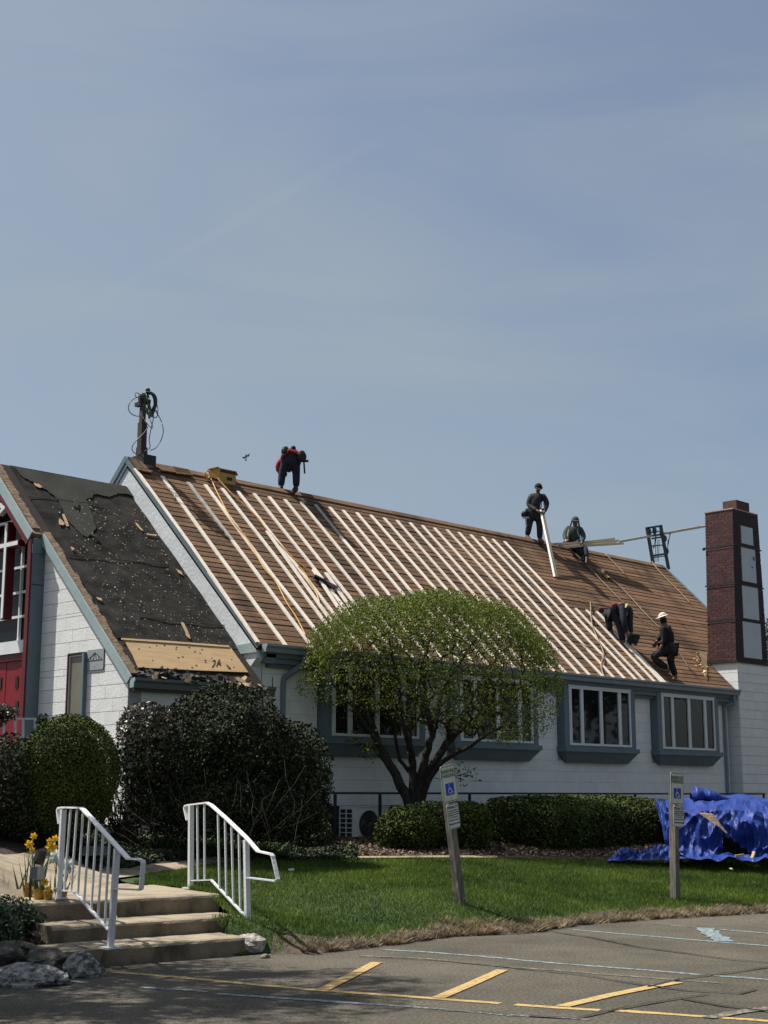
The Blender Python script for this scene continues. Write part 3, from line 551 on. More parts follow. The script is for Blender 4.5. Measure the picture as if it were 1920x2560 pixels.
bk = MB(); bk.bb((XL, 2 * RY - YW - .25, .5), (XR - .3, 2 * RY - YW, 4.0)); bk.bb((XR - .5, YW, .5), (XR - .25, 2 * RY - YW, 4.0)); bk.build('rear_wall', M_whitew, hall)
fl = MB(); fl.prism([RP(XR - .3, .05, -.12), RP(XR - .3, SL - .2, -.12), B_(XR - .3, SL - .2, -.12)], (.15, 0, 0)); fl.build('end_gable', M_whitew, hall)
# brick footing under the white wall
bf = MB(); bf.bb((GX + .25, YW - .0, .5), (31.3, YW + .24, 1.392)); bf.build('brick_footing', M_bmortd, hall)

BX = [17.46, 20.92, 24.44, 27.96]; BW = 2.62
wins = [(x - .02, x + BW + .02) for x in BX]
bkm = MB(); bkm.box((0, 0, 0), (.5, .5, .5)); t_ = bkm.build('block', M_whitew, wallo, loc=(0, 0, 0)); BLK = t_.data; bpy.data.objects.remove(t_)
I3 = np.eye(3)
z = 1.395; row = 0; nb = 0
while z < 4.0 - .02:
    h = .226; x = GX + .26 - (row % 2) * .225; z1 = min(z + h, 4.0)
    while x < 31.3:
        x1 = min(x + .45, 31.3); a0 = max(x, GX + .26)
        segs = [(a0, x1)]
        if z > 2.2 or z + h > 2.32:
            for w0, w1 in wins:
                ns_ = []
                for p, q in segs:
                    if q <= w0 or p >= w1: ns_.append((p, q))
                    else:
                        if p < w0: ns_.append((p, w0))
                        if q > w1: ns_.append((w1, q))
                segs = ns_
        for p, q in segs:
            if q - p > .06:
                unit('block', BLK, wallo, ((p + q) / 2, YW - .004 + random.uniform(-.001, .001), (z + z1) / 2), (q - p - .0015, .03, z1 - z - .005), I3); nb += 1
        x += .45
    z += h; row += 1
fbm = MB(); fbm.box((0, 0, 0), (.5, .5, .5)); t_ = fbm.build('brick', M_brickd, hall, loc=(0, 0, 0)); BRD = t_.data; bpy.data.objects.remove(t_)
bst = MB()
for r in range(5):
    x = GX + .3 + (r % 2) * .1
    while x < 31: bst.box((x + .1, YW - .008, 1.35 - r * .075), (.096, .02, .032)); x += .205
bst.build('brick_course', M_brickd, hall, kind='stuff')

# eave: fascia, soffit band, gutter, downspouts
MB().bb((XL - .02, EY_ - .02, EZ - .20), (31.42, EY_ + .02, EZ - .02)).build('fascia', M_trim, hall)
MB().bb((XL + .2, EY_ + .022, EZ - .29), (31.3, YW + .02, EZ - .19)).build('soffit_band', M_trim, hall)
MB().bb((XL + .2, EY_ + .10, EZ - .36), (31.3, YW + .02, EZ - .292)).build('frieze_band', M_trim, hall)
gu = MB()
pr = [(0, 0), (-.13, .01), (-.14, -.03), (-.11, -.06), (-.10, -.13), (0, -.135), (0, -.12), (-.085, -.115), (-.095, -.05), (-.12, -.02), (-.115, -.004), (0, -.012)]
gu.prism([(XL - .06, EY_ - .022 + a_, EZ + .01 + b_) for a_, b_ in pr], (31.42 - XL + .06, 0, 0)); gu.build('gutter', M_gut, hall)
MB().prism([(XL - .07, EY_ - .022 + a_, EZ + .01 + b_) for a_, b_ in pr[:6]], (.012, 0, 0)).build('gutter_end_cap', M_trimlt, hall)
MB().bb((XL + .04, EY_ - .02, EZ - .30), (XL + .26, YW - .02, EZ - .14)).build('eave_return', M_trim, hall)
def down(pts, name='downspout'):
    m = MB()
    for i in range(len(pts) - 1): m.bar(pts[i], pts[i + 1], .085, .065, up=(1, 0, 0))
    m.build(name, M_gut if name != 'x' else M_gut, hall)
d1 = onY(708, 1700, YW - .06); d1x = d1[0]
down([(d1x + .28, EY_ - .08, EZ - .10), (d1x + .28, EY_ - .08, EZ - .27), (d1x + .02, YW - .06, EZ - .52), (d1x, YW - .06, EZ - .60), (d1x, YW - .06, 1.0)])
MB().bb((d1x - .06, YW - .1, 2.9), (d1x + .06, YW - .01, 2.93)).build('pipe_bracket', M_gut, hall)
down([(31.2, EY_ - .05, EZ - .12), (31.22, EY_ - .05, EZ - .30), (31.1, YW - .06, EZ - .42), (31.1, YW - .06, .8)])
MB().bb((d1x - .22, YW - .02, .9), (d1x - .20, YW + 0.002, 3.6)).build('conduit', M_black, hall)

# bay windows: box, sash frames, panes, sill, bevelled underside
TOPZ, SILL = EZ - .155, 2.585
for bi, bx0 in enumerate(BX):
    b = MB(); x0, x1 = bx0, bx0 + BW
    fx0, fx1, fz0, fz1 = bx0 + .20, bx0 + 2.44, 2.62, 3.87
    for q in [((x0, YB, SILL), (fx0, YB + .03, TOPZ)), ((fx1, YB, SILL), (x1, YB + .03, TOPZ)), ((fx0, YB, fz1), (fx1, YB + .03, TOPZ)), ((fx0, YB, SILL), (fx1, YB + .03, fz0))]: b.bb(*q)
    b.bb((x0, YB + .031, SILL), (x0 + .03, YW + .1, TOPZ)); b.bb((x1 - .03, YB + .031, SILL), (x1, YW + .1, TOPZ))
    bay = b.build('bay_window', M_trim, hall)
    MB().bb((x0 - .05, YB - .06, SILL - .10), (x1 + .05, YW, SILL - .001)).build('sill', M_trim, bay)
    MB().hexa([(x0 + .2, YW - .12, SILL - .33), (x1 - .22, YW - .12, SILL - .33), (x1 - .22, YW, SILL - .33), (x0 + .2, YW, SILL - .33), (x0 - .03, YB - .03, SILL - .102), (x1 + .03, YB - .03, SILL - .102), (x1 + .03, YW, SILL - .102), (x0 - .03, YW, SILL - .102)]).build('underside', M_trim, bay)
    MB().bb((x0 + .031, YW + .25, SILL), (x1 - .031, YW + .3, TOPZ)).build('room_back', M_dark, bay)
    sx = [fx0, fx0 + .42, fx0 + 1.12, fx0 + 1.82, fx1]
    for k in range(4):
        p, q = sx[k] + .003, sx[k + 1] - .003; f = MB(); fw = .048
        f.bb((p, YB - .012, fz0 + .002), (p + fw, YB + .04, fz1 - .002)); f.bb((q - fw, YB - .012, fz0 + .002), (q, YB + .04, fz1 - .002)); f.bb((p + fw, YB - .011, fz0 + .002), (q - fw, YB + .04, fz0 + fw)); f.bb((p + fw, YB - .011, fz1 - fw), (q - fw, YB + .04, fz1 - .002))
        f.build('sash', M_frame, bay)
        MB().bb((p + fw, YB + .018, fz0 + fw), (q - fw, YB + .022, fz1 - fw)).build('pane', M_glass, bay)
    o = MB(); o.bb((fx0 - .045, YB - .008, fz1), (fx1 + .045, YB - .001, fz1 + .035)); o.bb((fx0 - .035, YB - .008, fz0), (fx0 - .001, YB - .001, fz1)); o.build('casing', M_frame, bay)

# ------------------------------------------------------------------ entrance wing
WG, WEY, WEZ = 13.19, 18.38, 3.40
wRZ = 7.50; wd_ = A([0, WEY - RY, WEZ - wRZ]); WSL = np.linalg.norm(wd_); WS = wd_ / WSL; WN = A([0, WS[2], -WS[1]]); WN = WN if WN[2] > 0 else -WN
def WP(X, s, h=0.): return A([X, RY, wRZ]) + WS * s + WN * h
def WPx(x, y, h=0.): return onP(x, y, WP(0, 0, h), WN)
bws = A([0, -WS[1], WS[2]])
def WB(X, s, h=0.): return A([X, RY, wRZ]) + bws * s + A([0, -WN[1], WN[2]]) * h
PF, PSY = 12.93, 21.06                    # portal front plane and its right side
wing = empty('church_entrance', (WG, RY, 1.0), 'white gabled church entrance with tarpaper roof, red doors and tall cross window', 'building')
GW = GX - .01
rf = MB(); rf.hexa([WP(WG - .06, 0, -.1), WP(WG - .06, WSL, -.1), WP(GW, WSL, -.1), WP(GW, 0, -.1), WP(WG - .06, 0, 0), WP(WG - .06, WSL, 0), WP(GW, WSL, 0), WP(GW, 0, 0)])
rf.hexa([WB(WG - .06, 0, -.1), WB(WG - .06, WSL, -.1), WB(GW, WSL, -.1), WB(GW, 0, -.1), WB(WG - .06, 0, 0), WB(WG - .06, WSL, 0), WB(GW, WSL, 0), WB(GW, 0, 0)])
wroof = rf.build('roof', M_under, wing)
# felt as an uneven sheet
nu, nv = 40, 80; V = []
for i in range(nu + 1):
    for j in range(nv + 1):
        X = WG + .12 + (GW - WG - .12) * i / nu; s = (WSL - .95) * j / nv
        V.append(WP(X, s, .012 + .012 * (math.sin(X * 5 + s * 2.1) * math.sin(s * 3.3 - X * 2) + random.uniform(-.12, .12)) * (0 if j == 0 else 1)))
F = [(i * (nv + 1) + j, i * (nv + 1) + j + 1, (i + 1) * (nv + 1) + j + 1, (i + 1) * (nv + 1) + j) for i in range(nu) for j in range(nv)]
npmesh('roofing_felt', V, F, M_felt, wroof, smooth=True)
def wpoly(px, h, th, m, name, **kw):
    c = np.mean([WPx(*p, h) for p in px], axis=0); mb = MB(); P = [WPx(*p, h) for p in px]
    mb.prism(P, WN * th); return mb.build(name, m, wroof, **kw)
def jag(px, amp=3.0, n=4):
    o = []
    for i in range(len(px)):
        x0, y0 = px[i]; x1, y1 = px[(i + 1) % len(px)]
        for k in range(n):
            t = k / n; j = 0 if k == 0 else amp; o.append((x0 + (x1 - x0) * t + random.uniform(-j, j), y0 + (y1 - y0) * t + random.uniform(-j, j)))
    return o
def wsheet(name, px, h, m):        # torn sheet: triangulated polygon
    import bmesh
    P = [WPx(*p, h) for p in px]; bm = bmesh.new(); vs = [bm.verts.new(tuple(p - WL[wroof.name])) for p in P]; f = bm.faces.new(vs)
    e = bmesh.ops.extrude_face_region(bm, geom=[f]); 
    for g_ in e['geom']:
        if isinstance(g_, bmesh.types.BMVert): g_.co += Vector(WN * .008)
    bmesh.ops.triangulate(bm, faces=bm.faces); bmesh.ops.recalc_face_normals(bm, faces=bm.faces)
    me = bpy.data.meshes.new(name); bm.to_mesh(me); bm.free(); me.materials.append(m); o = bpy.data.objects.new(name, me); link(o, wroof); return o
wsheet('faded_felt_layer', jag([(34, 1166), (100, 1180), (180, 1194), (260, 1207), (318, 1217), (338, 1245), (320, 1236), (298, 1234), (284, 1238), (272, 1244), (262, 1241), (240, 1235), (232, 1237), (229, 1245), (214, 1247), (232, 1290), (240, 1320), (232, 1332), (218, 1344), (200, 1334), (186, 1318), (170, 1302), (160, 1280), (148, 1256), (136, 1240), (118, 1226), (96, 1212), (84, 1205), (60, 1196)], 1.5, 3), .028, M_felt2)
pl = [(307, 1597), (420, 1607), (575, 1619), (620, 1682), (510, 1678), (345, 1670), (332, 1640)]
wpoly(pl, .016, .014, M_ply, 'plywood_sheet'); wpoly([(303, 1596), (420, 1603), (573, 1615), (573, 1619), (420, 1608), (303, 1600)], .036, .01, M_ply, 'plywood_edge')
# flecks left by the nails, torn backing patches, holes
fk = MB()
for _ in range(620):
    X = random.uniform(WG + .35, GW - .05); s = random.uniform(.8, WSL - 1.0)
    if X < 14.0 and s < 2.0 and random.random() < .75: continue
    c = WP(X, s, .034); a1 = random.uniform(0, 6.28); r1 = random.uniform(.004, .015) * random.choice([.6, 1, 1, 1.3]); r2 = r1 * random.uniform(.4, .9)
    ex = nx * math.cos(a1) + WS * math.sin(a1); ey = np.cross(WN, ex); fk.prism([c + ex * r1 * math.cos(t) + ey * r2 * math.sin(t) for t in (0, 1.1, 2.2, 3.3, 4.4, 5.4)], WN * .006)
fk.build('nail_fleck', M_fleck, wroof, kind='stuff')
for q in [[(84, 1207), (96, 1210), (107, 1219), (100, 1220), (88, 1214)], [(148, 1296), (154, 1300), (162, 1310), (157, 1314), (148, 1312)], [(155, 1287), (160, 1285), (170, 1308), (172, 1316), (166, 1315)], [(336, 1306), (345, 1310), (352, 1320), (358, 1328), (351, 1325), (342, 1315)], [(366, 1333), (392, 1337), (391, 1340), (367, 1337)], [(452, 1555), (461, 1560), (470, 1580), (476, 1598), (466, 1590), (458, 1570)], [(240, 1493), (254, 1496), (256, 1502), (246, 1500)], [(362, 1232), (372, 1240), (366, 1243)], [(176, 1367), (187, 1372), (180, 1377)], [(438, 1421), (452, 1428), (456, 1438), (446, 1432)]]:
    wpoly(jag(q, 1.2, 2), .036, .006, M_tan, 'torn_patch')
for q in [[(186, 1252), (197, 1258), (193, 1273), (184, 1266)], [(228, 1336), (243, 1339), (240, 1345), (230, 1341)]]: wpoly(q, .05, .02, M_felt2, 'lifted_flap')
hl = MB()
for _ in range(34):
    x, y = random.uniform(320, 600), random.uniform(1612, 1672); hl.prism([WPx(x + dx, y + dy, .032) for dx, dy in [(-2, 0), (0, -1.2), (random.uniform(1, 4), 0), (0, 1.4)]], WN * .003)
hl.build('nail_hole', M_under, wroof, kind='stuff')
for (xa, ya), (xb, yb) in (((345, 1541), (560, 1563)), ((70, 1240), (262, 1262)), ((170, 1385), (420, 1412))):
    p, q = WPx(xa, ya, .036), WPx(xb, yb, .036); MB().bar(p, q, .02, .008, up=WN).build('felt_seam', M_under, wroof)
sq_ = MB()
for st_ in ([(531, 1652), (538, 1650), (536, 1660), (530, 1668)], [(541, 1666), (546, 1652), (551, 1655), (546, 1660), (552, 1664)], [(566, 1662), (574, 1668), (577, 1672), (570, 1670), (566, 1662)]): sq_.tube([WPx(x, y, .036) for x, y in st_], .006, 4)
sq_.build('pencil_mark', M_under, wroof)
# strip of rotten rake board
rt = MB()
for (s0, s1, X0) in [(0.05, 2.05, PF + .02), (2.12, WSL - .05, WG - .05)]:
    n = 26
    for k in range(n):
        a0 = s0 + (s1 - s0) * k / n; a1 = s0 + (s1 - s0) * (k + .97) / n; wdt = .135 + random.uniform(-.03, .025)
        rt.hexa([WP(X0, a0, .0), WP(X0, a1, .0), WP(X0 + wdt, a1, .0), WP(X0 + wdt, a0, .0)] + [WP(X0 + .0, a0, .03 + random.uniform(0, .01)), WP(X0, a1, .03), WP(X0 + wdt, a1, .035), WP(X0 + wdt, a0, .035)])
rt.build('rotten_rake_board', M_rot, wroof, kind='stuff')
# debris along the eave
db = MB()
for _ in range(150):
    x = random.uniform(345, 655); yy = 1678 + (x - 345) * .085 + random.uniform(-2, 14); yy = yy + (8 if x > 560 else 0)
    c = WPx(x, yy, .04); r_ = random.uniform(.04, .14); n1 = WN + rng.normal(size=3) * .5; n1 /= np.linalg.norm(n1); ex = np.cross(n1, rng.normal(size=3)); ex /= np.linalg.norm(ex); ey = np.cross(n1, ex)
    db.prism([c + ex * r_ * math.cos(t + random.uniform(-.4, .4)) + ey * r_ * .6 * math.sin(t) for t in (0, 1.2, 2.4, 3.6, 5)], n1 * .006)
db.build('torn_shingle_debris', M_deb, wroof, kind='stuff')
dt = MB()
for q in [(388, 1690), (410, 1694), (594, 1712), (600, 1700), (610, 1696), (618, 1712), (650, 1714), (575, 1708), (470, 1700)]:
    c = WPx(*q, .08); n1 = WN + rng.normal(size=3) * .35; n1 /= np.linalg.norm(n1); ex = np.cross(n1, A([random.uniform(-1, 1), 1, .4])); ex /= np.linalg.norm(ex); ey = np.cross(n1, ex); r_ = random.uniform(.07, .13)
    dt.prism([c + ex * r_ * math.cos(t) + ey * r_ * .5 * math.sin(t) for t in (0, 1.2, 2.4, 3.6, 5)], n1 * .006)
dt.build('torn_backing_debris', M_tan, wroof, kind='stuff')
# trims
def wrake(X0, X1, s0, s1, h0, h1, m, name='rake_trim', f=WP):
    return MB().hexa([f(X0, s0, h0), f(X0, s1, h0), f(X1, s1, h0), f(X1, s0, h0), f(X0, s0, h1), f(X0, s1, h1), f(X1, s1, h1), f(X1, s0, h1)]).build(name, m, wing)
wrake(WG - .085, WG - .055, 2.18, WSL + .02, -.13, .02, M_trimlt)
PS = 2.17
wrake(PF - .045, PF - .015, -.02, PS, -.15, .025, M_trimlt, 'portal_barge_board'); wrake(PF - .045, PF - .015, -.02, PS, -.15, .025, M_trimlt, 'portal_barge_board', WB)
wrake(PF - .035, PF - .008, .0, PS, -.25, -.152, M_redd, 'portal_red_board'); wrake(PF - .035, PF - .008, .0, PS, -.25, -.152, M_redd, 'portal_red_board', WB)
prf = MB(); prf.hexa([WP(PF - .03, 0, -.09), WP(PF - .03, PS, -.09), WP(WG - .061, PS, -.09), WP(WG - .061, 0, -.09), WP(PF - .03, 0, 0), WP(PF - .03, PS, 0), WP(WG - .061, PS, 0), WP(WG - .061, 0, 0)])
prf.hexa([WB(PF - .03, 0, -.09), WB(PF - .03, PS, -.09), WB(WG - .061, PS, -.09), WB(WG - .061, 0, -.09), WB(PF - .03, 0, 0), WB(PF - .03, PS, 0), WB(WG - .061, PS, 0), WB(WG - .061, 0, 0)])
prf.build('portal_roof', M_rot, wing)
pz = WP(0, PS, -.1)[2]
for f_, sg in ((PSY, 1), (2 * RY - PSY, -1)):
    MB().bb((PF, f_, 1.0), (WG + .5, f_ + sg * .12, pz - .02)).build('portal_side', M_trim, wing)
    MB().bb((PF - .02, f_ - sg * .012, pz - .28), (WG - .002, f_ - sg * .001, pz - .12)).build('portal_side_band', M_trim, wing)
    MB().bb((PF - .03, f_ + sg * .02, 1.0), (PF - .001, f_ + sg * .12, pz - .03)).build('portal_red_edge', M_redd, wing)
MB().bb((WG - .02, PSY - .004, 5.1), (PF, PSY - .001, 5.115)).build('side_joint', M_drail, wing)
# walls
wz = lambda Y: WEZ + (Y - WEY) * (wRZ - WEZ) / (RY - WEY)
gw = MB(); gw.prism([(WG, WEY + .12, .7), (WG, PSY, .7), (WG, PSY, wz(PSY) - .14), (WG, WEY + .12, wz(WEY + .12) - .14)], (.24, 0, 0)); gwo = gw.build('gable_wall', M_mortar, wing)
MB().prism([(WG, 2 * RY - WEY - .12, .7), (WG, 2 * RY - PSY, .7), (WG, 2 * RY - PSY, wz(PSY) - .14), (WG, 2 * RY - WEY - .12, wz(WEY + .12) - .14)], (.24, 0, 0)).build('gable_wall', M_white, wing)
MB().bb((WG + .241, WEY + .12, .7), (GW - .01, WEY + .34, 3.3)).build('side_wall', M_whitew, wing)
def clip(poly, nrm, c):
    o = []
    for i in range(len(poly)):
        p, q = A(poly[i]), A(poly[(i + 1) % len(poly)]); dp, dq = p @ nrm - c, q @ nrm - c
        if dp <= 0: o.append(tuple(p))
        if dp * dq < 0: o.append(tuple(p + (q - p) * (dp / (dp - dq))))
    return o
SW = (onX(168, 1800, WG)[1], onX(215, 1800, WG)[1])         # slit window Y range
SWy0, SWy1 = min(SW), max(SW); SWz1 = onX(190, 1636, WG)[2]
PLQ = [onX(220, 1627, WG), onX(263, 1624, WG), onX(262, 1672, WG), onX(220, 1677, WG)]
zs = [onX(*q, WG)[2] for q in [(125, 1757), (120, 1758), (121, 1726), (122, 1694), (122, 1678), (124, 1645), (126, 1612.5), (127, 1582), (128, 1550.5), (128, 1543), (131, 1511), (132, 1478.5), (133, 1448), (134.5, 1431)]]
zs = sorted(set(round(v, 3) for v in zs if True)); zs = [v for i, v in enumerate(zs) if i == 0 or v - zs[i - 1] > .03]
while zs[-1] < wz(PSY): zs.append(zs[-1] + .21)
while zs[0] > .9: zs.insert(0, zs[0] - .21)
nl = A([-(wRZ - WEZ) / (RY - WEY), 1.0]); cl = WEZ - .15 - WEY * (wRZ - WEZ) / (RY - WEY)
for r in range(len(zs) - 1):
    z0, z1 = zs[r] + .004, zs[r + 1] - .004; y = WEY + .12 - (r % 2) * .2
    while y < PSY:
        y0, y1 = max(y, WEY + .12) + .002, min(y + .406, PSY) - .002; rects = [(y0, y1)]
        top_ = None
        if z0 < SWz1:
            rects = [q for q in [(y0, min(y1, SWy0)), (max(y0, SWy1), y1)] if q[1] - q[0] > .03]
            if z1 > SWz1 + .03 and y0 < SWy1 and y1 > SWy0: top_ = (max(y0, SWy0), min(y1, SWy1))
        if top_ and top_[1] - top_[0] > .02:
            o_ = MB(); o_.prism([(WG - .001, top_[0], SWz1 + .021), (WG - .001, top_[1], SWz1 + .021), (WG - .001, top_[1], z1), (WG - .001, top_[0], z1)], (-.012, 0, 0)); o_.build('block', M_white, gwo)
        for p, q in rects:
            if q - p < .03: continue
            pg = clip([(p, z0), (q, z0), (q, z1), (p, z1)], nl, cl)
            if len(pg) > 2: o_ = MB(); o_.prism([(WG - .001, a_, b_) for a_, b_ in pg], (-.012 - random.uniform(0, .002), 0, 0)); o_.build('block', M_white, gwo)
        y += .406
# slit window
sw = MB(); sw.bb((WG - .09, SWy0, .9), (WG - .014, SWy0 + .055, SWz1)); swo = sw.build('slit_window', M_trim, wing)
MB().bb((WG - .07, SWy0 + .056, .9), (WG - .014, SWy0 + .085, SWz1 - .01)).build('red_reveal', M_redd, swo)
MB().bb((WG - .012, SWy0 + .086, .9), (WG + .02, SWy1 - .03, SWz1 - .02)).build('pane', M_slit, swo)
fm = MB(); fm.bb((WG - .03, SWy0 + .086, .9), (WG - .013, SWy0 + .10, SWz1 - .02)); fm.bb((WG - .03, SWy1 - .045, .9), (WG - .013, SWy1 - .03, SWz1 - .02)); fm.bb((WG - .03, SWy0 + .1, SWz1 - .035), (WG - .013, SWy1 - .045, SWz1 - .02)); fm.build('frame', M_frame, swo)
MB().bb((WG - .05, SWy1 - .029, .9), (WG - .013, SWy1, SWz1)).build('jamb', M_redd, swo)
MB().bb((WG - .05, SWy0 + .056, SWz1 - .009), (WG - .013, SWy1, SWz1 + .02)).build('head', M_drail, swo)
# plaque with the tent-shaped emblem
pc = sum(PLQ) / 4; pq = empty('wall_plaque', pc, 'small grey square plaque with a triangle truss emblem on the white gable wall', 'plaque')
ey = (PLQ[0] - PLQ[1]); hw = np.linalg.norm(ey) / 2; hz = abs(PLQ[0][2] - PLQ[3][2]) / 2
def rr(cy, cz, a_, b_, r_, X): return [(X, cy + sx * (a_ - r_) + r_ * math.cos(t), cz + sz * (b_ - r_) + r_ * math.sin(t)) for sx, sz, t0 in ((1, 1, 0), (-1, 1, math.pi / 2), (-1, -1, math.pi), (1, -1, 1.5 * math.pi)) for t in (t0, t0 + .52, t0 + 1.05, t0 + 1.57)]
MB().prism(rr(pc[1], pc[2], hw, hz, .03, WG - .02), (-.012, 0, 0)).build('plate', M_plaqm, pq)
MB().prism(rr(pc[1], pc[2], hw + .006, hz + .006, .035, WG - .015), (-.006, 0, 0)).build('rim', M_drail, pq)
e_ = MB(); T = A([WG - .034, pc[1], pc[2] + hz * .72]); Bl = A([WG - .034, pc[1] + hw * .9, pc[2] - hz * .05]); Br = A([WG - .034, pc[1] - hw * .9, pc[2] - hz * .05])
for p, q in [(T, Bl), (T, Br), (Bl, Br), (T, Bl * .62 + Br * .38), (T, Bl * .38 + Br * .62)]: e_.bar(p, q, .009, .004, up=(1, 0, 0))
for t1, t2, t3 in ((.5, .75, .62), (.5, .25, .38)):
    mid = T * .5 + (Bl if t2 > .5 else Br) * .5; e_.bar(mid, Bl * t2 + Br * (1 - t2), .006, .004, up=(1, 0, 0))
e_.build('emblem', M_drail, pq); MB().ball((WG - .033, pc[1], pc[2] - hz * .7), (.004, .008, .008), 8, 5).build('bolt', M_drail, pq)
# gutter of the wing
gm = MB(); gm.prism([(WG - .06, WEY - .0 + a_, WEZ - .03 + b_ * 1.1) for a_, b_ in pr], (GW + .22 - WG, 0, 0)); gm.build('gutter', M_guts, wing)
MB().prism([(WG - .075, WEY + a_, WEZ - .03 + b_ * 1.1) for a_, b_ in pr[:6]], (.014, 0, 0)).build('gutter_end_cap', M_trimlt, wing)
MB().bb((WG + .02, WEY + .01, WEZ - .22), (GW, WEY + .11, WEZ - .05)).build('fascia', M_guts, wing)
# portal recess: big window with cross, red doors
IX = PF + .36
MB().bb((IX + .3, PSY + .12, 1.0), (IX + .35, 2 * RY - PSY - .12, 6.1)).build('lobby_back', M_dark, wing)
win = MB(); zb, zt = onX(60, 1600, IX)[2], 7.2
ycs = [PSY + .12 + .0, PSY + .62, PSY + 1.12]; 
def wing_top(Y): return wz(Y) - .33 if Y < RY else wz(2 * RY - Y) - .33
zz = [onX(30, y, IX)[2] for y in (1305, 1362, 1423, 1485, 1545)]
wfr = empty  # noqa
mw = MB()
cy_ = RY
for Y in (PSY + .50, PSY + .92, cy_ + .5, cy_ + .95): mw.bb((IX - .02, Y - .02, zb), (IX + .03, Y + .02, wing_top(Y)))
for z_ in zz:
    yl = PSY + .12
    while wing_top(yl) < z_ + .05 and yl < RY: yl += .02
    mw.bb((IX - .019, yl, z_ - .022), (IX + .029, 2 * RY - yl, z_ + .022))
mwo = mw.build('muntin_grid', M_frame, wing)
MB().prism([(IX + .04, PSY + .12, zb), (IX + .04, 2 * RY - PSY - .12, zb), (IX + .04, 2 * RY - PSY - .12, wing_top(PSY + .12)), (IX + .04, RY, wing_top(RY)), (IX + .04, PSY + .12, wing_top(PSY + .12))], (.006, 0, 0)).build('window_pane', mat('dark_leaded_glass', (.010, .011, .013), .12, .3, 3, spec=.15), wing)
MB().bb((IX - .05, PSY + .121, zb - .22), (IX + .1, 2 * RY - PSY - .121, zb - .001)).build('transom', M_frame, wing)
# cross on the window: its centre from the photo
cT, cBm = onX(37, 1308, IX - .1), onX(5, 1546, IX - .1); cyy = RY - .0
cy2 = onX(19, 1370, IX - .1)[1]; zc = onX(20, 1363, IX - .1)[2]
XC = PF + .05; armR = onX(45, 1360, XC)[1]; cy2 = onX(14, 1370, XC)[1]; zc = onX(20, 1362, XC)[2]; cT = onX(17, 1308, XC); cB2 = onX(4, 1546, XC)
for nm, ex_, m_, x0_, x1_ in (('cross_red_edge', .022, M_redd, 0.0, .16), ('cross_face', 0, M_frame, -.012, -.001)):
    cr = MB(); w_ = .036 + ex_
    cr.bb((XC + x0_, cy2 - w_, cB2[2] - ex_), (XC + x1_, cy2 + w_, cT[2] + ex_)); cr.bb((XC + x0_ + .001, armR - ex_, zc - w_), (XC + x1_ - .001, cy2 * 2 - armR + ex_, zc + w_)); cr.build(nm, m_, wing)
dz = zb - .221
for k in range(8):
    y0 = PSY + .125 + k * .395
    if y0 + .39 > 2 * RY - PSY: break
    MB().bb((IX + .02 + (.0 if k % 2 else .006), y0, .9), (IX + .07, y0 + .385, dz)).build('door_board', M_red, wing)
for q in ((44, 1705), (3, 1708), (44, 1768)):
    c = onX(q[0] - 2, q[1], IX + .015); MB().box(c, (.008, .045, .10)).build('door_light', M_dark, wing)
MB().bb((IX - .02, PSY + .121, dz - .12), (IX + .018, 2 * RY - PSY - .121, dz)).build('door_header', M_redd, wing)
fl_ = MB(); c = onX(12, 1268, PF + .02); fl_.box(c, (.06, .10, .035), (A([1, 0, 0]), A([0, .85, .5]), A([0, -.5, .85]))); fl_.box(c - A([.02, -.02, .08]), (.05, .09, .03), (A([1, 0, 0]), A([0, .85, -.5]), A([0, .5, .85]))); fl_.build('flood_light', M_frame, wing)

# ------------------------------------------------------------------ chimney tower
CXL, CYF = 31.46, 18.48
chim = empty('brick_chimney', (CXL, CYF, .7), 'tall dark red brick chimney with four grey panels rising from a white block tower', 'chimney')
tz = 4.87
tb = MB(); tb.bb((CXL + .02, CYF + .02, .5), (36.0, 19.9, tz - .05)); tbo = tb.build('block_tower', M_mortar, chim)
row = 0; z = .95
while z < tz - .06:
    z1 = min(z + .226, tz - .052)
    y = CYF + (0 if row % 2 else -.22)
    while y < 19.9:
        y0, y1 = max(y, CYF + .002), min(y + .45, 19.9)
        if y1 - y0 > .05: unit('block', BLK, tbo, (CXL + .012, (y0 + y1) / 2, (z + z1) / 2), (.02, y1 - y0 - .003, z1 - z - .006), I3)
        y += .45
    x = CXL + .024 - (row % 2) * .22
    while x < 34.6:
        x0, x1 = max(x, CXL + .024), x + .45
        unit('block', BLK, tbo, ((x0 + x1) / 2, CYF + .012, (z + z1) / 2), (x1 - x0 - .004, .02, z1 - z - .009), I3); x += .45
    z += .226; row += 1
TOPC = 8.73; BXR = lambda z_: 32.955 - (z_ - 4.95) * .035; BXL = lambda z_: 31.43 + (z_ - 4.88) * .045; BYB = 19.30
st = MB(); e0, e1 = .01, .01
st.hexa([(BXL(tz) + e0, CYF + e0, tz - .04), (BXR(tz) - e0, CYF + e0, tz - .04), (BXR(tz) - e0, BYB - e0, tz - .04), (BXL(tz) + e0, BYB - e0, tz - .04), (BXL(TOPC) + e0, CYF + e0, TOPC), (BXR(TOPC) - e0, CYF + e0, TOPC), (BXR(TOPC) - e0, BYB - e0, TOPC), (BXL(TOPC) + e0, BYB - e0, TOPC)])
sto = st.build('brick_stack', M_bmort, chim)
BR = MB(); BR.box((0, 0, 0), (.5, .5, .5)); t_ = BR.build('brick', M_brick, sto, loc=(0, 0, 0)); BRM = t_.data; bpy.data.objects.remove(t_)
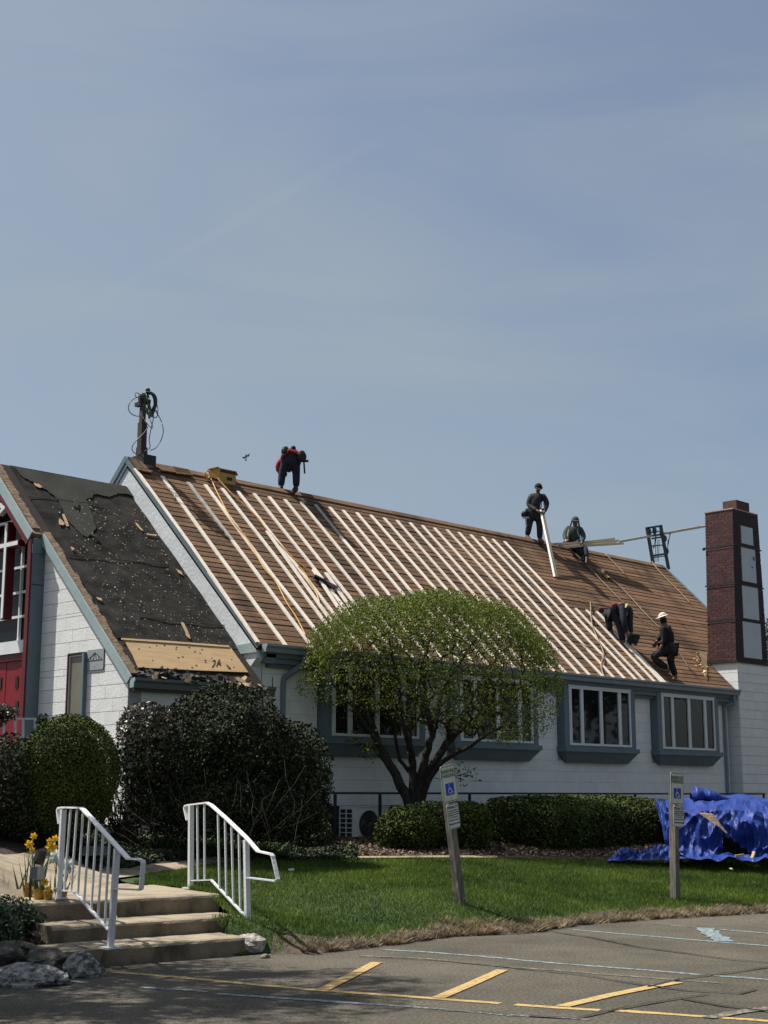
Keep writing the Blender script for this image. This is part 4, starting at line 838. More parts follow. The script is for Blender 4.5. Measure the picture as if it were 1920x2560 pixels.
ft = MB(); ft.hexa([(BXL(tz) + .004, CYF - .002, tz - .045), (BXR(tz) - .002, CYF - .002, tz - .045), (BXR(tz) - .002, CYF + .009, tz - .045), (BXL(tz) + .004, CYF + .009, tz - .045), (BXL(TOPC) + .004, CYF - .002, TOPC - .002), (BXR(TOPC) - .002, CYF - .002, TOPC - .002), (BXR(TOPC) - .002, CYF + .009, TOPC - .002), (BXL(TOPC) + .004, CYF + .009, TOPC - .002)]); ft.build('front_mortar', M_bmortd, sto)
bands = [onX(1800, y, CXL)[2] for y in (1364, 1461, 1550)]
nr = int((TOPC - tz) / .0755); rest = MB(); ncount = 0
panels = [((31.935, 8.345), (32.512, 7.89)), ((31.89, 7.808), (32.58, 6.912)), ((31.85, 6.824), (32.62, 5.96)), ((31.79, 5.87), (32.66, 4.965))]
for r in range(nr):
    z0 = tz + r * .0755 + .006; z1 = z0 + .066; zc_ = (z0 + z1) / 2; xl = BXL(zc_)
    if any(abs(zc_ - b_) < .045 for b_ in bands): continue
    y = CYF + (.0 if r % 2 else -.11)
    while y < BYB - .03:
        y0, y1 = max(y, CYF), min(y + .213, BYB)
        if y1 - y0 > .04: unit('brick', BRM, sto, (xl + .008, (y0 + y1) / 2, zc_), (.022 + random.uniform(0, .006), y1 - y0 - .016, .057), I3); ncount += 1
        y += .213
    x = xl + .02 - (.11 if r % 2 else 0)
    segs = []
    while x < BXR(zc_) - .03:
        a0, a1 = max(x, xl + .021), min(x + .213, BXR(zc_))
        for pa, pb in panels:
            if pb[1] - .03 < zc_ < pa[1] + .03:
                if a0 < pb[0] + .03 and a1 > pa[0] - .03:
                    if a0 < pa[0] - .03: a1 = pa[0] - .03
                    elif a1 > pb[0] + .03: a0 = pb[0] + .03
                    else: a0 = a1
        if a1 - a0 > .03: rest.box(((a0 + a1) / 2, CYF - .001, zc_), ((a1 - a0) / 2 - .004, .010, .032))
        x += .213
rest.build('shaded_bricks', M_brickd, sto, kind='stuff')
for pa, pb in panels:
    p = MB(); dx = .03; p.bb((pa[0], CYF - .018, pb[1]), (pb[0], CYF - .004, pa[1])); p.build('grey_panel', M_panel, chim)
MB().bb((32.46, CYF - .022, 7.50), (32.53, CYF - .0185, 7.60)).build('panel_hole', M_drail, chim)
MB().bb((32.36, CYF - .022, 7.30), (32.43, CYF - .0185, 7.33)).build('panel_chip', M_drail, chim)
for b_ in bands:
    bd_ = MB(); bd_.bb((BXL(b_) - .03, CYF - .03, b_ - .022), (BXL(b_) + .02, BYB + .02, b_ + .016)); bd_.bb((BXL(b_) + .021, CYF - .029, b_ - .02), (BXR(b_) + .03, CYF + .0, b_ + .012)); bd_.build('steel_band', M_black, chim)
for k in range(5):
    b_ = bands[0]; MB().ball((BXL(b_) - .03, BYB + .03, b_ - .02 + 0 * k), .045, 8, 6).build('band_clamp', M_black, chim) if k == 0 else None
MB().bb((BXL(tz) - .02, CYF - .03, tz - .048), (BXR(tz) + .03, BYB + .02, tz - .0)).build('ledge', M_black, chim)
MB().bb((BXL(TOPC) - .02, CYF - .02, TOPC + .001), (BXR(TOPC) + .0, BYB + .01, TOPC + .03)).build('cap_mortar', M_bmort, chim)
fA, fB = onY(1817, 1272, CYF + .3), onY(1846, 1272, CYF + .3)
MB().bb((fA[0] + .18, CYF + .12, TOPC + .02), (fB[0] + .24, CYF + .52, TOPC + .32)).build('flue', mat('brown_clay_flue', (0.085, .04, .032), .8, .2, 8), chim)
# torn flashing and plaster bits where the roof meets the tower
fs_ = MB()
for q in [[(1773, 1672), (1785, 1674), (1787, 1700), (1802, 1712), (1800, 1722), (1775, 1714), (1770, 1690)]]: fs_.prism([onX(x, y, CXL - .03) for x, y in q], (.02, 0, 0))
fso = fs_.build('torn_flashing', M_deb, chim)
MB().prism([onX(x, y, CXL - .045) for x, y in [(1788, 1702), (1802, 1703), (1802, 1709), (1788, 1704)]], (.012, 0, 0)).build('bent_flashing', M_panel, chim)
mb_ = MB()
for k in range(46):
    t = random.random(); x, y = 1738 + 30 * t + random.gauss(0, 3), 1640 + 52 * t + random.gauss(0, 5); c = RPx(x, y, .05); n1 = rng.normal(size=3); n1 /= np.linalg.norm(n1); ex = np.cross(n1, rng.normal(size=3)); ex /= np.linalg.norm(ex); ey2 = np.cross(n1, ex); r_ = random.uniform(.03, .075)
    mb_.prism([c + ex * r_, c + ey2 * r_ * .4, c - ex * r_, c - ey2 * r_ * .4], n1 * .006)
tag(mb_.build('wood_splinters', mat('splintered_wood', (.52, .38, .2), .8, .2, 9, island=.3)), 'ragged pile of pale wood splinters on the roof by the chimney', 'debris', kind='stuff')
wpp = MB(); wpp.prism([RPx(x, y, .03) for x, y in [(1748, 1632), (1767, 1630), (1768, 1700), (1760, 1690), (1757, 1660)]], RN * .006); wpp.build('brown_paper_scrap', mat('brown_paper', (.22, .15, .09), .9, .2, 5), roofo)

# ------------------------------------------------------------------ rooftop mast with cables
dm = onY(359, 1158, RY - .2); mdp = dm @ FH
mast = empty('rooftop_mast', RP(dm[0] + .2, .05), 'dark wooden cross mast tangled with cables on the left end of the ridge', 'mast')
MP = lambda x, y, dd=0.: onD(x, y, mdp + dd)
pcx = dm[0]
sxm = MB(); wb = .40
sxm.bb((pcx, dm[1], RZ - .35), (pcx + wb * .75, dm[1] + wb, MP(359, 1134)[2])); sxm.build('base_box', M_black, mast)
ms_ = MB(); m0 = pcx + .02; ms_.bb((m0, dm[1] + .13, MP(359, 1134)[2] - .02), (m0 + .16, dm[1] + .30, MP(362, 1112)[2])); ms_.bb((m0 + .01, dm[1] + .145, MP(362, 1112)[2]), (m0 + .14, dm[1] + .285, MP(365, 1050)[2])); ms_.bb((m0 + .03, dm[1] + .16, MP(365, 1050)[2]), (m0 + .11, dm[1] + .27, MP(368, 978)[2])); ms_.build('post', M_mast, mast)
MB().ball(MP(369.5, 975), (.05, .05, .045), 10, 7).build('finial', M_black, mast)
MB().bb((m0 - .0, dm[1] - .02, MP(368, 1002)[2] - .04), (m0 + .09, dm[1] + .40, MP(368, 1002)[2] + .04)).build('cross_arm', M_black, mast)
def cable(pts, r, m, sc=.104, dd=None, name='cable', par=None):
    P = [MP(300 + x * sc, 950 + y * sc, (random.uniform(-.15, .15) if dd is None else dd)) for x, y in pts]; par = par or mast
    Q = []
    for i in range(len(P) - 1):
        p0, p1, p2, p3 = P[max(i - 1, 0)], P[i], P[i + 1], P[min(i + 2, len(P) - 1)]
        for t in np.linspace(0, 1, 7, endpoint=False): Q.append(.5 * ((2 * p1) + (-p0 + p2) * t + (2 * p0 - 5 * p1 + 4 * p2 - p3) * t * t + (-p0 + 3 * p1 - 3 * p2 + p3) * t ** 3))
    Q.append(P[-1]); MB().tube(Q, r, 5).build(name, m, par, smooth=True)
cable([(500, 380), (430, 315), (360, 320), (370, 380), (410, 420), (500, 415)], .009, M_cable)
cable([(490, 415), (380, 430), (260, 520), (200, 660), (250, 790), (400, 868), (540, 835), (620, 760)], .009, M_cable)
cable([(880, 560), (910, 700), (900, 800), (980, 960), (1035, 1150), (1030, 1320), (960, 1500), (850, 1640), (720, 1690)], .009, M_cable)
cable([(510, 560), (510, 700), (540, 850), (620, 1010), (740, 1140), (790, 1150), (760, 1040), (720, 960)], .008, M_cable)
cable([(670, 1130), (560, 1290), (380, 1470), (290, 1620), (330, 1740), (440, 1780), (560, 1730), (700, 1650), (720, 1550), (700, 1440), (740, 1200), (810, 900)], .009, M_cable)
cable([(620, 300), (740, 310), (840, 400), (860, 560), (820, 700), (760, 850)], .032, M_cable, dd=-.05)
cable([(640, 320), (760, 340), (820, 450), (830, 600), (780, 720), (740, 880)], .026, M_cable, dd=.05)
for k in range(9):
    x0 = random.uniform(530, 680); cable([(x0, random.uniform(300, 380)), (x0 + 30, 500), (x0 + 70 + random.uniform(-40, 40), 700), (730 + random.uniform(-40, 60), 900 + random.uniform(-40, 30))], .012, M_cableg if k % 3 == 0 else M_cable)
cable([(560, 310), (560, 450), (620, 640), (740, 870), (780, 860)], .010, M_cableg, dd=-.12); cable([(600, 310), (640, 480), (700, 640), (760, 880)], .010, M_cableg, dd=-.12)
cable([(820, 720), (900, 760), (890, 880), (820, 900), (800, 800), (850, 740), (900, 820)], .009, M_cable)
for k in range(7):
    c = MP(350 + random.uniform(0, 12), 985 + random.uniform(0, 22), -.1); MB().box(c, (.05, .035, .04)).build('cable_clamp', M_black, mast)

# ------------------------------------------------------------------ roof clutter
bxp = onY(548, 1205, RY - .18); cb = empty('cardboard_box', bxp, 'open brown and yellow cardboard box on the roof ridge', 'box')
bz0 = bxp[2] + .0; W2, D2, H2 = .44, .32, .30
for p, q in [((0, 0, 0), (W2, .012, H2)), ((0, D2 - .012, 0), (W2, D2, H2)), ((0, .013, 0), (.012, D2 - .013, H2)), ((W2 - .012, .013, 0), (W2, D2 - .013, H2))]: MB().bb(A([bxp[0], bxp[1], bz0]) + A(p), A([bxp[0], bxp[1], bz0]) + A(q)).build('side', M_box, cb)
MB().bb((bxp[0] + .02, bxp[1] - .004, bz0 + H2 * .72), (bxp[0] + W2 - .01, bxp[1] - .001, bz0 + H2 - .02)).build('printed_band', M_boxd, cb)
MB().bb((bxp[0] + .2, bxp[1] - .004, bz0 + .07), (bxp[0] + .34, bxp[1] - .001, bz0 + .14)).build('printed_logo', M_boxd, cb)
for x0, sg in ((0, -1), (W2, 1)): MB().prism([A([bxp[0] + x0, bxp[1], bz0 + H2]), A([bxp[0] + x0 + sg * .06, bxp[1], bz0 + H2 - .09 * (sg > 0) + .01]), A([bxp[0] + x0 + sg * .06, bxp[1] + D2, bz0 + H2 - .09 * (sg > 0) + .01]), A([bxp[0] + x0, bxp[1] + D2, bz0 + H2])], (0, 0, .01)).build('flap', M_box, cb)
def rline(pts, r, m, name, label, cat, h=.06, group=None, n=6):
    P = [RPx(x, y, h) for x, y in pts]; Q = []
    for i in range(len(P) - 1):
        p0, p1, p2, p3 = P[max(i - 1, 0)], P[i], P[i + 1], P[min(i + 2, len(P) - 1)]
        for t in np.linspace(0, 1, n, endpoint=False): Q.append(.5 * ((2 * p1) + (-p0 + p2) * t + (2 * p0 - 5 * p1 + 4 * p2 - p3) * t * t + (-p0 + 3 * p1 - 3 * p2 + p3) * t ** 3))
    Q.append(P[-1]); o = MB().tube(Q, r, 6).build(name, m, smooth=True, loc=P[0]); tag(o, label, cat, group); return o
rline([(516, 1186), (524, 1190), (545, 1235), (580, 1300), (620, 1350), (660, 1420), (690, 1455), (716, 1505), (742, 1545), (765, 1590)], .013, M_hose, 'air_hose', 'left orange air hose running down the roof toward the gutter', 'hose')
rline([(524, 1184), (545, 1198), (585, 1240), (640, 1290), (672, 1330), (730, 1392), (770, 1425), (800, 1448), (830, 1462)], .013, M_hose, 'air_hose', 'right orange air hose crossing the battens to the nail gun', 'hose')
rline([(745, 1414), (760, 1430), (775, 1455), (790, 1480), (800, 1510)], .014, M_hose, 'air_hose', 'short orange hose loop on the roof left of the nail gun', 'hose')
lp = MB(); c_ = RPx(519, 1186, .10); lp.tube([c_ + A([0.06 * math.cos(t), 0, .08 * math.sin(t)]) for t in np.linspace(0, 6.2, 12)], .018, 6); tag(lp.build('rope_anchor', M_hose, loc=c_), 'orange rope coil anchored on the ridge beside the cardboard box', 'rope')
rline([(1418, 1366), (1460, 1405), (1530, 1478), (1600, 1545), (1650, 1578)], .011, M_rope, 'safety_rope', 'tan safety rope from the seated worker down to the worker in the white hat', 'rope')
rline([(1520, 1440), (1560, 1475), (1610, 1530), (1652, 1572)], .012, M_rope, 'safety_rope', 'short tan safety rope below the yellow tool, right of the longer rope', 'rope')
rline([(1514, 1385), (1540, 1412), (1576, 1450)], .012, M_rope, 'safety_rope', 'brown rope hanging from the ridge midway between seated worker and ladder', 'rope')
rline([(1630, 1404), (1650, 1430), (1690, 1470), (1726, 1508)], .012, M_rope, 'safety_rope', 'brown rope hanging from the ridge below the ladder', 'rope')
rline([(1440, 1490), (1460, 1500), (1476, 1505), (1500, 1522), (1515, 1530)], .010, M_rope, 'safety_rope', 'thin rope lying left of the bending worker', 'rope')
rline([(1476, 1506), (1480, 1560), (1505, 1620), (1508, 1640), (1502, 1665), (1512, 1695)], .011, M_rope, 'safety_rope', 'pale rope dangling over the battens to the gutter', 'rope')
rline([(1265, 1395), (1300, 1430), (1360, 1495), (1420, 1580), (1480, 1625), (1540, 1650)], .008, mat('green_string', (.14, .17, .13), .8), 'safety_rope', 'thin greenish cord lying across the right battens', 'rope')
# nail gun left on the battens
ng = RPx(800, 1448, .08); ngo = empty('nail_gun', ng, 'black nail gun lying on the battens at the end of the orange hose', 'nail gun')
e1_ = nx; e2_ = SD; e3_ = RN
MB().box(ng, (.13, .035, .035), (e1_ * .8 + e2_ * .6, e2_ * .8 - e1_ * .6, e3_)).build('body', M_blk, ngo); MB().box(ng + e1_ * .1 + e2_ * .16, (.10, .02, .02), (e1_ * .5 + e2_ * .86, e2_ * .5 - e1_ * .86, e3_)).build('handle', M_blk, ngo); MB().box(ng + e1_ * .22 + e2_ * .14, (.14, .014, .03), (e1_ * .8 + e2_ * .6, e2_ * .8 - e1_ * .6, e3_)).build('magazine', M_silver, ngo)
wbk = RPx(1501, 1428, .05); o_ = MB().box(wbk, (.04, .12, .05), (nx, SD * .9 + RN * .4, RN * .9 - SD * .4)).build('wood_block', M_lum, loc=wbk); tag(o_, 'short pale wood offcut on the roof below the seated worker', 'wood block')
yt = RPx(1518, 1442, .05); o_ = empty('measuring_tape', yt, 'small yellow tool on the roof beside the rope', 'tape measure'); MB().box(yt, (.05, .06, .03), (nx, SD, RN)).build('case', M_yell, o_); MB().box(yt + SD * .07, (.03, .02, .02), (nx, SD, RN)).build('tab', M_blk, o_)
# ladder hoist
lb, lt2 = onY(1636, 1420, RY + .35), onY(1621, 1316, RY + .9)
hd = empty('ladder_hoist', lb, 'dark steel ladder hoist standing beyond the right end of the ridge', 'ladder')
LP = lambda x, y, Yo=0.: onY(1500 + x * .2411, 1180 + y * .2411, RY + .6 + Yo)
for a_, b_ in (((487, 575), (552, 960)), ((628, 555), (712, 1010))): MB().bar(LP(*a_), LP(*b_), .10, .06, up=(0, 1, 0)).build('rail', M_lad, hd)
for a_, b_, w_ in (((483, 582), (636, 558), .06), ((500, 632), (640, 612), .035), ((520, 660), (650, 645), .05), ((540, 690), (655, 672), .05), ((530, 768), (668, 756), .035), ((552, 868), (672, 850), .06), ((560, 886), (676, 872), .03)): MB().bar(LP(*a_), LP(*b_), w_, w_).build('rung', M_lad, hd)
for a_, b_ in (((580, 668), (555, 790)), ((725, 640), (690, 820)), ((740, 632), (650, 640))): MB().bar(LP(*a_), LP(*b_), .03, .03).build('brace', M_lad, hd)
for a_ in ((510, 620), (565, 610), (670, 690), (690, 820), (640, 640)): MB().ball(LP(*a_), (.09, .06, .11), 8, 6).build('pulley', M_lad, hd)
for x in (580, 600, 615): MB().bar(LP(x, 700), LP(x - 10, 930), .012, .012).build('hoist_cable', M_cable, hd)
o_ = MB().bar(onY(1550, 1354, RY + .3), onY(1768, 1315, RY + 1.2), .05, .06).build('lumber_plank', M_lum); tag(o_, 'long pale board reaching from the ladder hoist behind the chimney', 'board')
o_ = MB().bar(onY(1660, 1333, RY + .52), onY(1748, 1317, RY + .85), .08, .05).build('lumber_plank', M_lum); tag(o_, 'shorter thick board lying across the ladder hoist', 'board')
# lumber bundle across the seated worker's lap
ly = RY - .35
for k, (a_, b_, th_, lb_) in enumerate([((1395, 1362), (1534, 1347), .045, 'topmost board of the bundle on the seated worker\'s lap'), ((1388, 1360), (1544, 1352), .055, 'second board down in the bundle on the seated worker\'s lap'), ((1400, 1366), (1538, 1357), .05, 'third board down in the bundle on the seated worker\'s lap'), ((1410, 1368), (1556, 1359), .05, 'lowest and longest board of the bundle on the seated worker\'s lap')]):
    o_ = MB().bar(onY(*a_, ly - k * .05), onY(*b_, ly - k * .05), .09, th_).build('lumber_board', M_lum); tag(o_, lb_, 'board', 'boards on the seated worker\'s lap')
tt = onY(1354, 1276, RY - .25); tb2 = RPx(1390, 1443, .02)
for k, dx in enumerate((-.045, .04)):
    o_ = MB().bar(tt + A([dx * .7, 0, 0]), tb2 + A([dx, 0, 0]), .05, .05, up=(0, 1, 0)).build('timber', M_lum if k else M_batten); tag(o_, ['left', 'right'][k] + ' timber of the pair held upright by the standing worker', 'timber', 'timbers held by the standing worker')
# roof bird
bd = onD(615, 1141, 80); bo = MB()
bo.ball(bd, (.05, .05, .14), 8, 6); bo.add([bd + RT * .0, bd + RT * .22 + ZZ * .20, bd + RT * .16 - ZZ * .02 + FH * .02], [(0, 1, 2)]); bo.add([bd, bd - RT * .24 - ZZ * .05, bd - RT * .10 - ZZ * .16 + FH * .02], [(0, 1, 2)]); bo.add([bd - ZZ * .1, bd - ZZ * .26 + RT * .06, bd - ZZ * .26 - RT * .06 + FH * .01], [(0, 1, 2)])
tag(bo.build('bird', mat('grey_feathers', (.05, .055, .06), .8), loc=bd), 'small dark bird flying above the ridge between mast and worker', 'bird')

# ------------------------------------------------------------------ people
def skin(name, nodes, edges, m, parent=None, loc=None, sub=1, **kw):
    p = wloc(parent) if loc is None else A(loc, float); names = list(nodes)
    me = bpy.data.meshes.new(name); me.from_pydata([tuple(A(nodes[k][0]) - p) for k in names], [(names.index(a_), names.index(b_)) for a_, b_ in edges], []); me.materials.append(m)
    o = bpy.data.objects.new(name, me); link(o, parent, p); tag(o, **kw)
    md = o.modifiers.new('skin', 'SKIN'); md.use_smooth_shade = True; md.branch_smoothing = 0.4
    if not me.skin_vertices: me.attributes.new('skin', 'FLOAT', 'POINT') if False else None
    bpy.context.view_layer.objects.active = o
    if not me.skin_vertices:
        with bpy.context.temp_override(object=o, active_object=o): bpy.ops.mesh.customdata_skin_add()
    sv = me.skin_vertices[0].data
    for i, k in enumerate(names):
        r_ = nodes[k][1]; sv[i].radius = (r_, r_) if not hasattr(r_, '__len__') else r_
    sv[0].use_root = True
    sb = o.modifiers.new('smooth', 'SUBSURF'); sb.levels = sub; sb.render_levels = sub
    return o
def person(label, D, J, c_top, c_leg, c_boot, sleeve=None, hips=.12, k=1.18, bum=.15, hood=None, cap=None, capdir=None, belt=True):
    P = {n: onD(q[0], q[1], D + (q[2] if len(q) > 2 else 0)) for n, q in J.items()}
    root = empty('person', P['aL'] * .5 + P['aR'] * .5 - A([0, 0, .08]), label, 'person')
    N_ = {}; E_ = []
    def nd(n, p, r): N_[n] = (A(p), r * k)
    mid = lambda a_, b_, t=.5: P[a_] * (1 - t) + P[b_] * t
    hd_ = P['head']; nk = P['neck']; up = hd_ - nk; up /= np.linalg.norm(up)
    fc = A(J['face']) if 'face' in J else None
    face = (P['face'] - hd_) if 'face' in P else A([0, -1, 0]); face = face - up * (face @ up) * .5; face /= np.linalg.norm(face)
    nd('pel', P['pel'], .12); nd('spine', mid('pel', 'chest'), .115); nd('chest', P['chest'], .13); nd('neck', nk, .052); nd('jaw', hd_ - up * .045, .068); nd('skull', hd_ + up * .02, .088); nd('crown', hd_ + up * .085, .055)
    nd('nose', hd_ + face * .105 - up * .015, .014); nd('nose0', hd_ + face * .06 - up * .01, .03)
    sd = np.cross(up, face); sd /= np.linalg.norm(sd)
    for s_, n in ((1, 'earA'), (-1, 'earB')): nd(n, hd_ + sd * s_ * .088, .016); E_.append(('skull', n))
    E_ += [('pel', 'spine'), ('spine', 'chest'), ('chest', 'neck'), ('neck', 'jaw'), ('jaw', 'skull'), ('skull', 'crown'), ('skull', 'nose0'), ('nose0', 'nose')]
    for s_ in 'LR':
        nd('s' + s_, P['s' + s_], .06); nd('e' + s_, P['e' + s_], .045); nd('w' + s_, P['w' + s_], .032)
        fd = P['w' + s_] - P['e' + s_]; fd /= np.linalg.norm(fd) + 1e-9
        if 'hd' + s_ in P: fd = P['hd' + s_] - P['w' + s_]; fd /= np.linalg.norm(fd) + 1e-9
        sx = np.cross(fd, A([.3, .5, .8])); sx /= np.linalg.norm(sx); cu = np.cross(sx, fd)
        pm = P['w' + s_] + fd * .055; nd('palm' + s_, pm, .030); E_ += [('chest', 's' + s_), ('s' + s_, 'e' + s_), ('e' + s_, 'w' + s_), ('w' + s_, 'palm' + s_)]
        for i, (off, ln) in enumerate([(-.028, .062), (-.010, .075), (.010, .07), (.027, .055)]):
            nd(f'f{i}{s_}', pm + fd * .035 + sx * off, .010); nd(f'g{i}{s_}', pm + fd * (.035 + ln * .55) + sx * off * 1.1 + cu * .012, .009); nd(f'h{i}{s_}', pm + fd * (.035 + ln * .8) + sx * off * 1.1 + cu * .035, .008)
            E_ += [('palm' + s_, f'f{i}{s_}'), (f'f{i}{s_}', f'g{i}{s_}'), (f'g{i}{s_}', f'h{i}{s_}')]
        nd('t1' + s_, pm - fd * .01 - sx * .038 + cu * .012, .011); nd('t2' + s_, pm + fd * .03 - sx * .05 + cu * .03, .009); E_ += [('palm' + s_, 't1' + s_), ('t1' + s_, 't2' + s_)]
        nd('h' + s_, P['h' + s_], .085); nd('k' + s_, P['k' + s_], .055); nd('a' + s_, P['a' + s_], .038); nd('o' + s_, P['t' + s_], .03)
        E_ += [('pel', 'h' + s_), ('h' + s_, 'k' + s_), ('k' + s_, 'a' + s_), ('a' + s_, 'o' + s_)]
    skin('body', N_, E_, M_skin, root)
    # jacket
    T = {}; E2 = []
    def td(n, p, r): T[n] = (A(p), r * k)
    td('chest', P['chest'], .165); td('waist', mid('pel', 'chest', .45), .155); td('hem', mid('pel', 'chest', .08), .16); td('col', mid('chest', 'neck', .75), .085)
    E2 = [('chest', 'waist'), ('waist', 'hem'), ('chest', 'col')]
    for s_ in 'LR':
        td('sh' + s_, P['s' + s_], .085); td('el' + s_, P['e' + s_], .064); td('cu' + s_, P['w' + s_] * .93 + P['e' + s_] * .07, .046); E2 += [('chest', 'sh' + s_), ('sh' + s_, 'el' + s_), ('el' + s_, 'cu' + s_)]
    skin('jacket', T, E2, sleeve or c_top, root)
    G = {}; E3 = []
    G['pel'] = (P['pel'], bum * k)
    for s_ in 'LR':
        G['h' + s_] = (P['h' + s_], .11 * k); G['m' + s_] = ((P['h' + s_] + P['k' + s_]) / 2, .092 * k); G['k' + s_] = (P['k' + s_], .074 * k); G['c' + s_] = ((P['k' + s_] + P['a' + s_]) / 2, .074 * k); G['a' + s_] = (P['a' + s_] + A([0, 0, .0]), .062 * k)
        E3 += [('pel', 'h' + s_), ('h' + s_, 'm' + s_), ('m' + s_, 'k' + s_), ('k' + s_, 'c' + s_), ('c' + s_, 'a' + s_)]
    skin('trousers', G, E3, c_leg, root)
    for s_ in 'LR':
        a_, t_ = P['a' + s_], P['t' + s_]; d = t_ - a_
        heel = a_ - A([d[0], d[1], 0]) * .25 + A([0, 0, -.05])
        skin('boot', {'a': (a_ + A([0, 0, .06]), .055 * k), 'b': (a_ - A([0, 0, .03]), .055 * k), 'c': (t_ * .6 + a_ * .4 - A([0, 0, .02]), .05 * k), 'd': (t_, .038 * k), 'e': (heel, .04 * k)}, [('a', 'b'), ('b', 'c'), ('c', 'd'), ('b', 'e')], c_boot, root)
    return root, P, up, face, sd
def capmesh(root, hd_, up, face, sd, m, brim=.10, wide=False, name='cap'):
    mb = MB(); nu_, nv_ = 14, 6; vs = []
    for j in range(nv_ + 1):
        t = math.pi / 2 * j / nv_
        for i in range(nu_): a_ = 2 * math.pi * i / nu_; vs.append(hd_ + up * (.012 + .095 * math.cos(t)) + (face * math.cos(a_) * .108 + sd * math.sin(a_) * .098) * math.sin(t))
    mb.add(vs, [(j * nu_ + i, j * nu_ + (i + 1) % nu_, (j + 1) * nu_ + (i + 1) % nu_, (j + 1) * nu_ + i) for j in range(nv_) for i in range(nu_)])
    o_ = []; K = nu_
    for i in range(K):
        a_ = 2 * math.pi * i / K; b_ = brim * ((.75 + .25 * math.cos(a_)) if wide else (max(0.0, math.cos(a_)) ** 2 + .01))
        q = face * math.cos(a_) + sd * math.sin(a_); o_ += [hd_ + up * .018 + q * .09, hd_ + up * (.018 - .35 * b_) + q * (.100 + b_)]
    mb.add(o_ + [p + up * .008 for p in o_], [(2 * i, 2 * i + 1, (2 * i + 3) % (2 * K), (2 * i + 2) % (2 * K)) for i in range(K)] + [(2 * K + 2 * i, 2 * K + (2 * i + 2) % (2 * K), 2 * K + (2 * i + 3) % (2 * K), 2 * K + 2 * i + 1) for i in range(K)])
    return mb.build(name, m, root, smooth=True)
def pouch(root, p, r_, m, name='tool_pouch', jit=.08): return MB().ball(p, r_, 10, 7, jit).build(name, m, root)
def hammer(root, a_, b_, m1=None):
    h = MB(); h.bar(a_, b_, .035, .035); h.bar(a_ - RT * .08, a_ + RT * .10, .045, .045); h.build('hammer', m1 or M_blk, root)
Z1 = lambda x0, y0, s_: (lambda x, y, dd=0.: (x0 + x * s_, y0 + y * s_, dd))
# 1: bending over, seen from behind, left on the ridge
q = Z1(640, 1090, .09644); D1 = onY(720, 1230, RY - .05) @ FH
J1 = dict(pel=q(905, 570), chest=q(905, 590, .44), neck=q(890, 620, .62), head=q(880, 690, .75), face=q(880, 800, .72), sL=q(700, 600, .44), sR=q(1050, 620, .44), eL=q(560, 740, .45), wL=q(590, 960, .45), hdL=q(680, 1040, .4), eR=q(1130, 700, .5), wR=q(960, 860, .5), hdR=q(880, 900, .5),
    hL=q(790, 650), hR=q(1015, 650), kL=q(670, 1000, .03), kR=q(1045, 1000, .03), aL=q(650, 1330), aR=q(1040, 1360), tL=q(585, 1418, -.12), tR=q(935, 1480, -.12))
r1, P1, u1, f1, s1_ = person('worker in dark trousers and red shirt bending over on the ridge beside the cardboard box', D1, J1, M_redc, M_navy, M_boot, bum=.12)
MB().ball(P1['pel'] + FH * .02 - A([0, 0, .03]), (.235, .2, .25), 14, 10, .02, (RT, FH, ZZ)).build('trouser_seat', M_navy, r1, smooth=True)
for xx, yy, rr_, mm in ((760, 400, (.10, .08, .12), M_leath), (1190, 520, (.12, .08, .13), M_leath), (740, 410, (.06, .05, .07), M_post)): pouch(r1, onD(*q(xx, yy)[:2], D1 - .12), rr_, mm)
MB().tube([onD(*q(x, y)[:2], D1 - .16) for x, y in ((700, 500), (860, 365), (1000, 400), (1100, 450), (1200, 540))], .035, 8).build('tool_belt', M_redc, r1)
pouch(r1, onD(*q(970, 320)[:2], D1 - .1), (.06, .05, .06), M_blk); hammer(r1, onD(*q(1240, 650)[:2], D1 - .1), onD(*q(1262, 970)[:2], D1 - .1)); pouch(r1, onD(*q(765, 990)[:2], D1 + .35), (.04, .04, .06), M_glove, 'glove')
# 2: standing on the ridge
q = Z1(1290, 1190, .16275); D2 = onY(1343, 1350, RY - .05) @ FH
J2 = dict(pel=q(285, 560), chest=q(315, 350, -.03), neck=q(332, 250, -.05), head=q(342, 180, -.12), face=q(350, 230, -.4), sL=q(225, 300, -.02), sR=q(420, 300, -.02), eL=q(190, 450, -.02), wL=q(335, 540, -.28), hdL=q(375, 560, -.3), eR=q(480, 430, -.08), wR=q(435, 555, -.24), hdR=q(415, 600, -.28),
    hL=q(228, 590), hR=q(345, 590), kL=q(205, 750, -.08), kR=q(365, 770, -.08), aL=q(170, 930), aR=q(365, 965), tL=q(225, 985, -.16), tR=q(430, 1020, -.16))
r2, P2, u2, f2, s2_ = person('standing worker in black cap and dark clothes holding two upright timbers on the ridge', D2, J2, M_char, M_char, M_tanb)
capmesh(r2, P2['head'] + u2 * .02, u2, f2, s2_, M_blk, .10)
for xx, yy, rr_ in ((130, 590, (.11, .08, .09)), (190, 545, (.09, .08, .10))): pouch(r2, onD(*q(xx, yy)[:2], D2 - .05), rr_, M_leath)
hammer(r2, onD(*q(150, 640)[:2], D2 - .1), onD(*q(160, 785)[:2], D2 - .1), M_silver)
MB().tube([onD(*q(x, y)[:2], D2 - .2) for x, y in ((370, 500), (385, 430), (420, 400), (435, 470), (430, 520))], .014, 6).build('saw_grip', M_silver, r2); MB().tube([onD(*q(x, y)[:2], D2 - .13) for x, y in ((180, 540), (285, 545), (350, 560))], .045, 8).build('tool_belt', M_leath, r2)
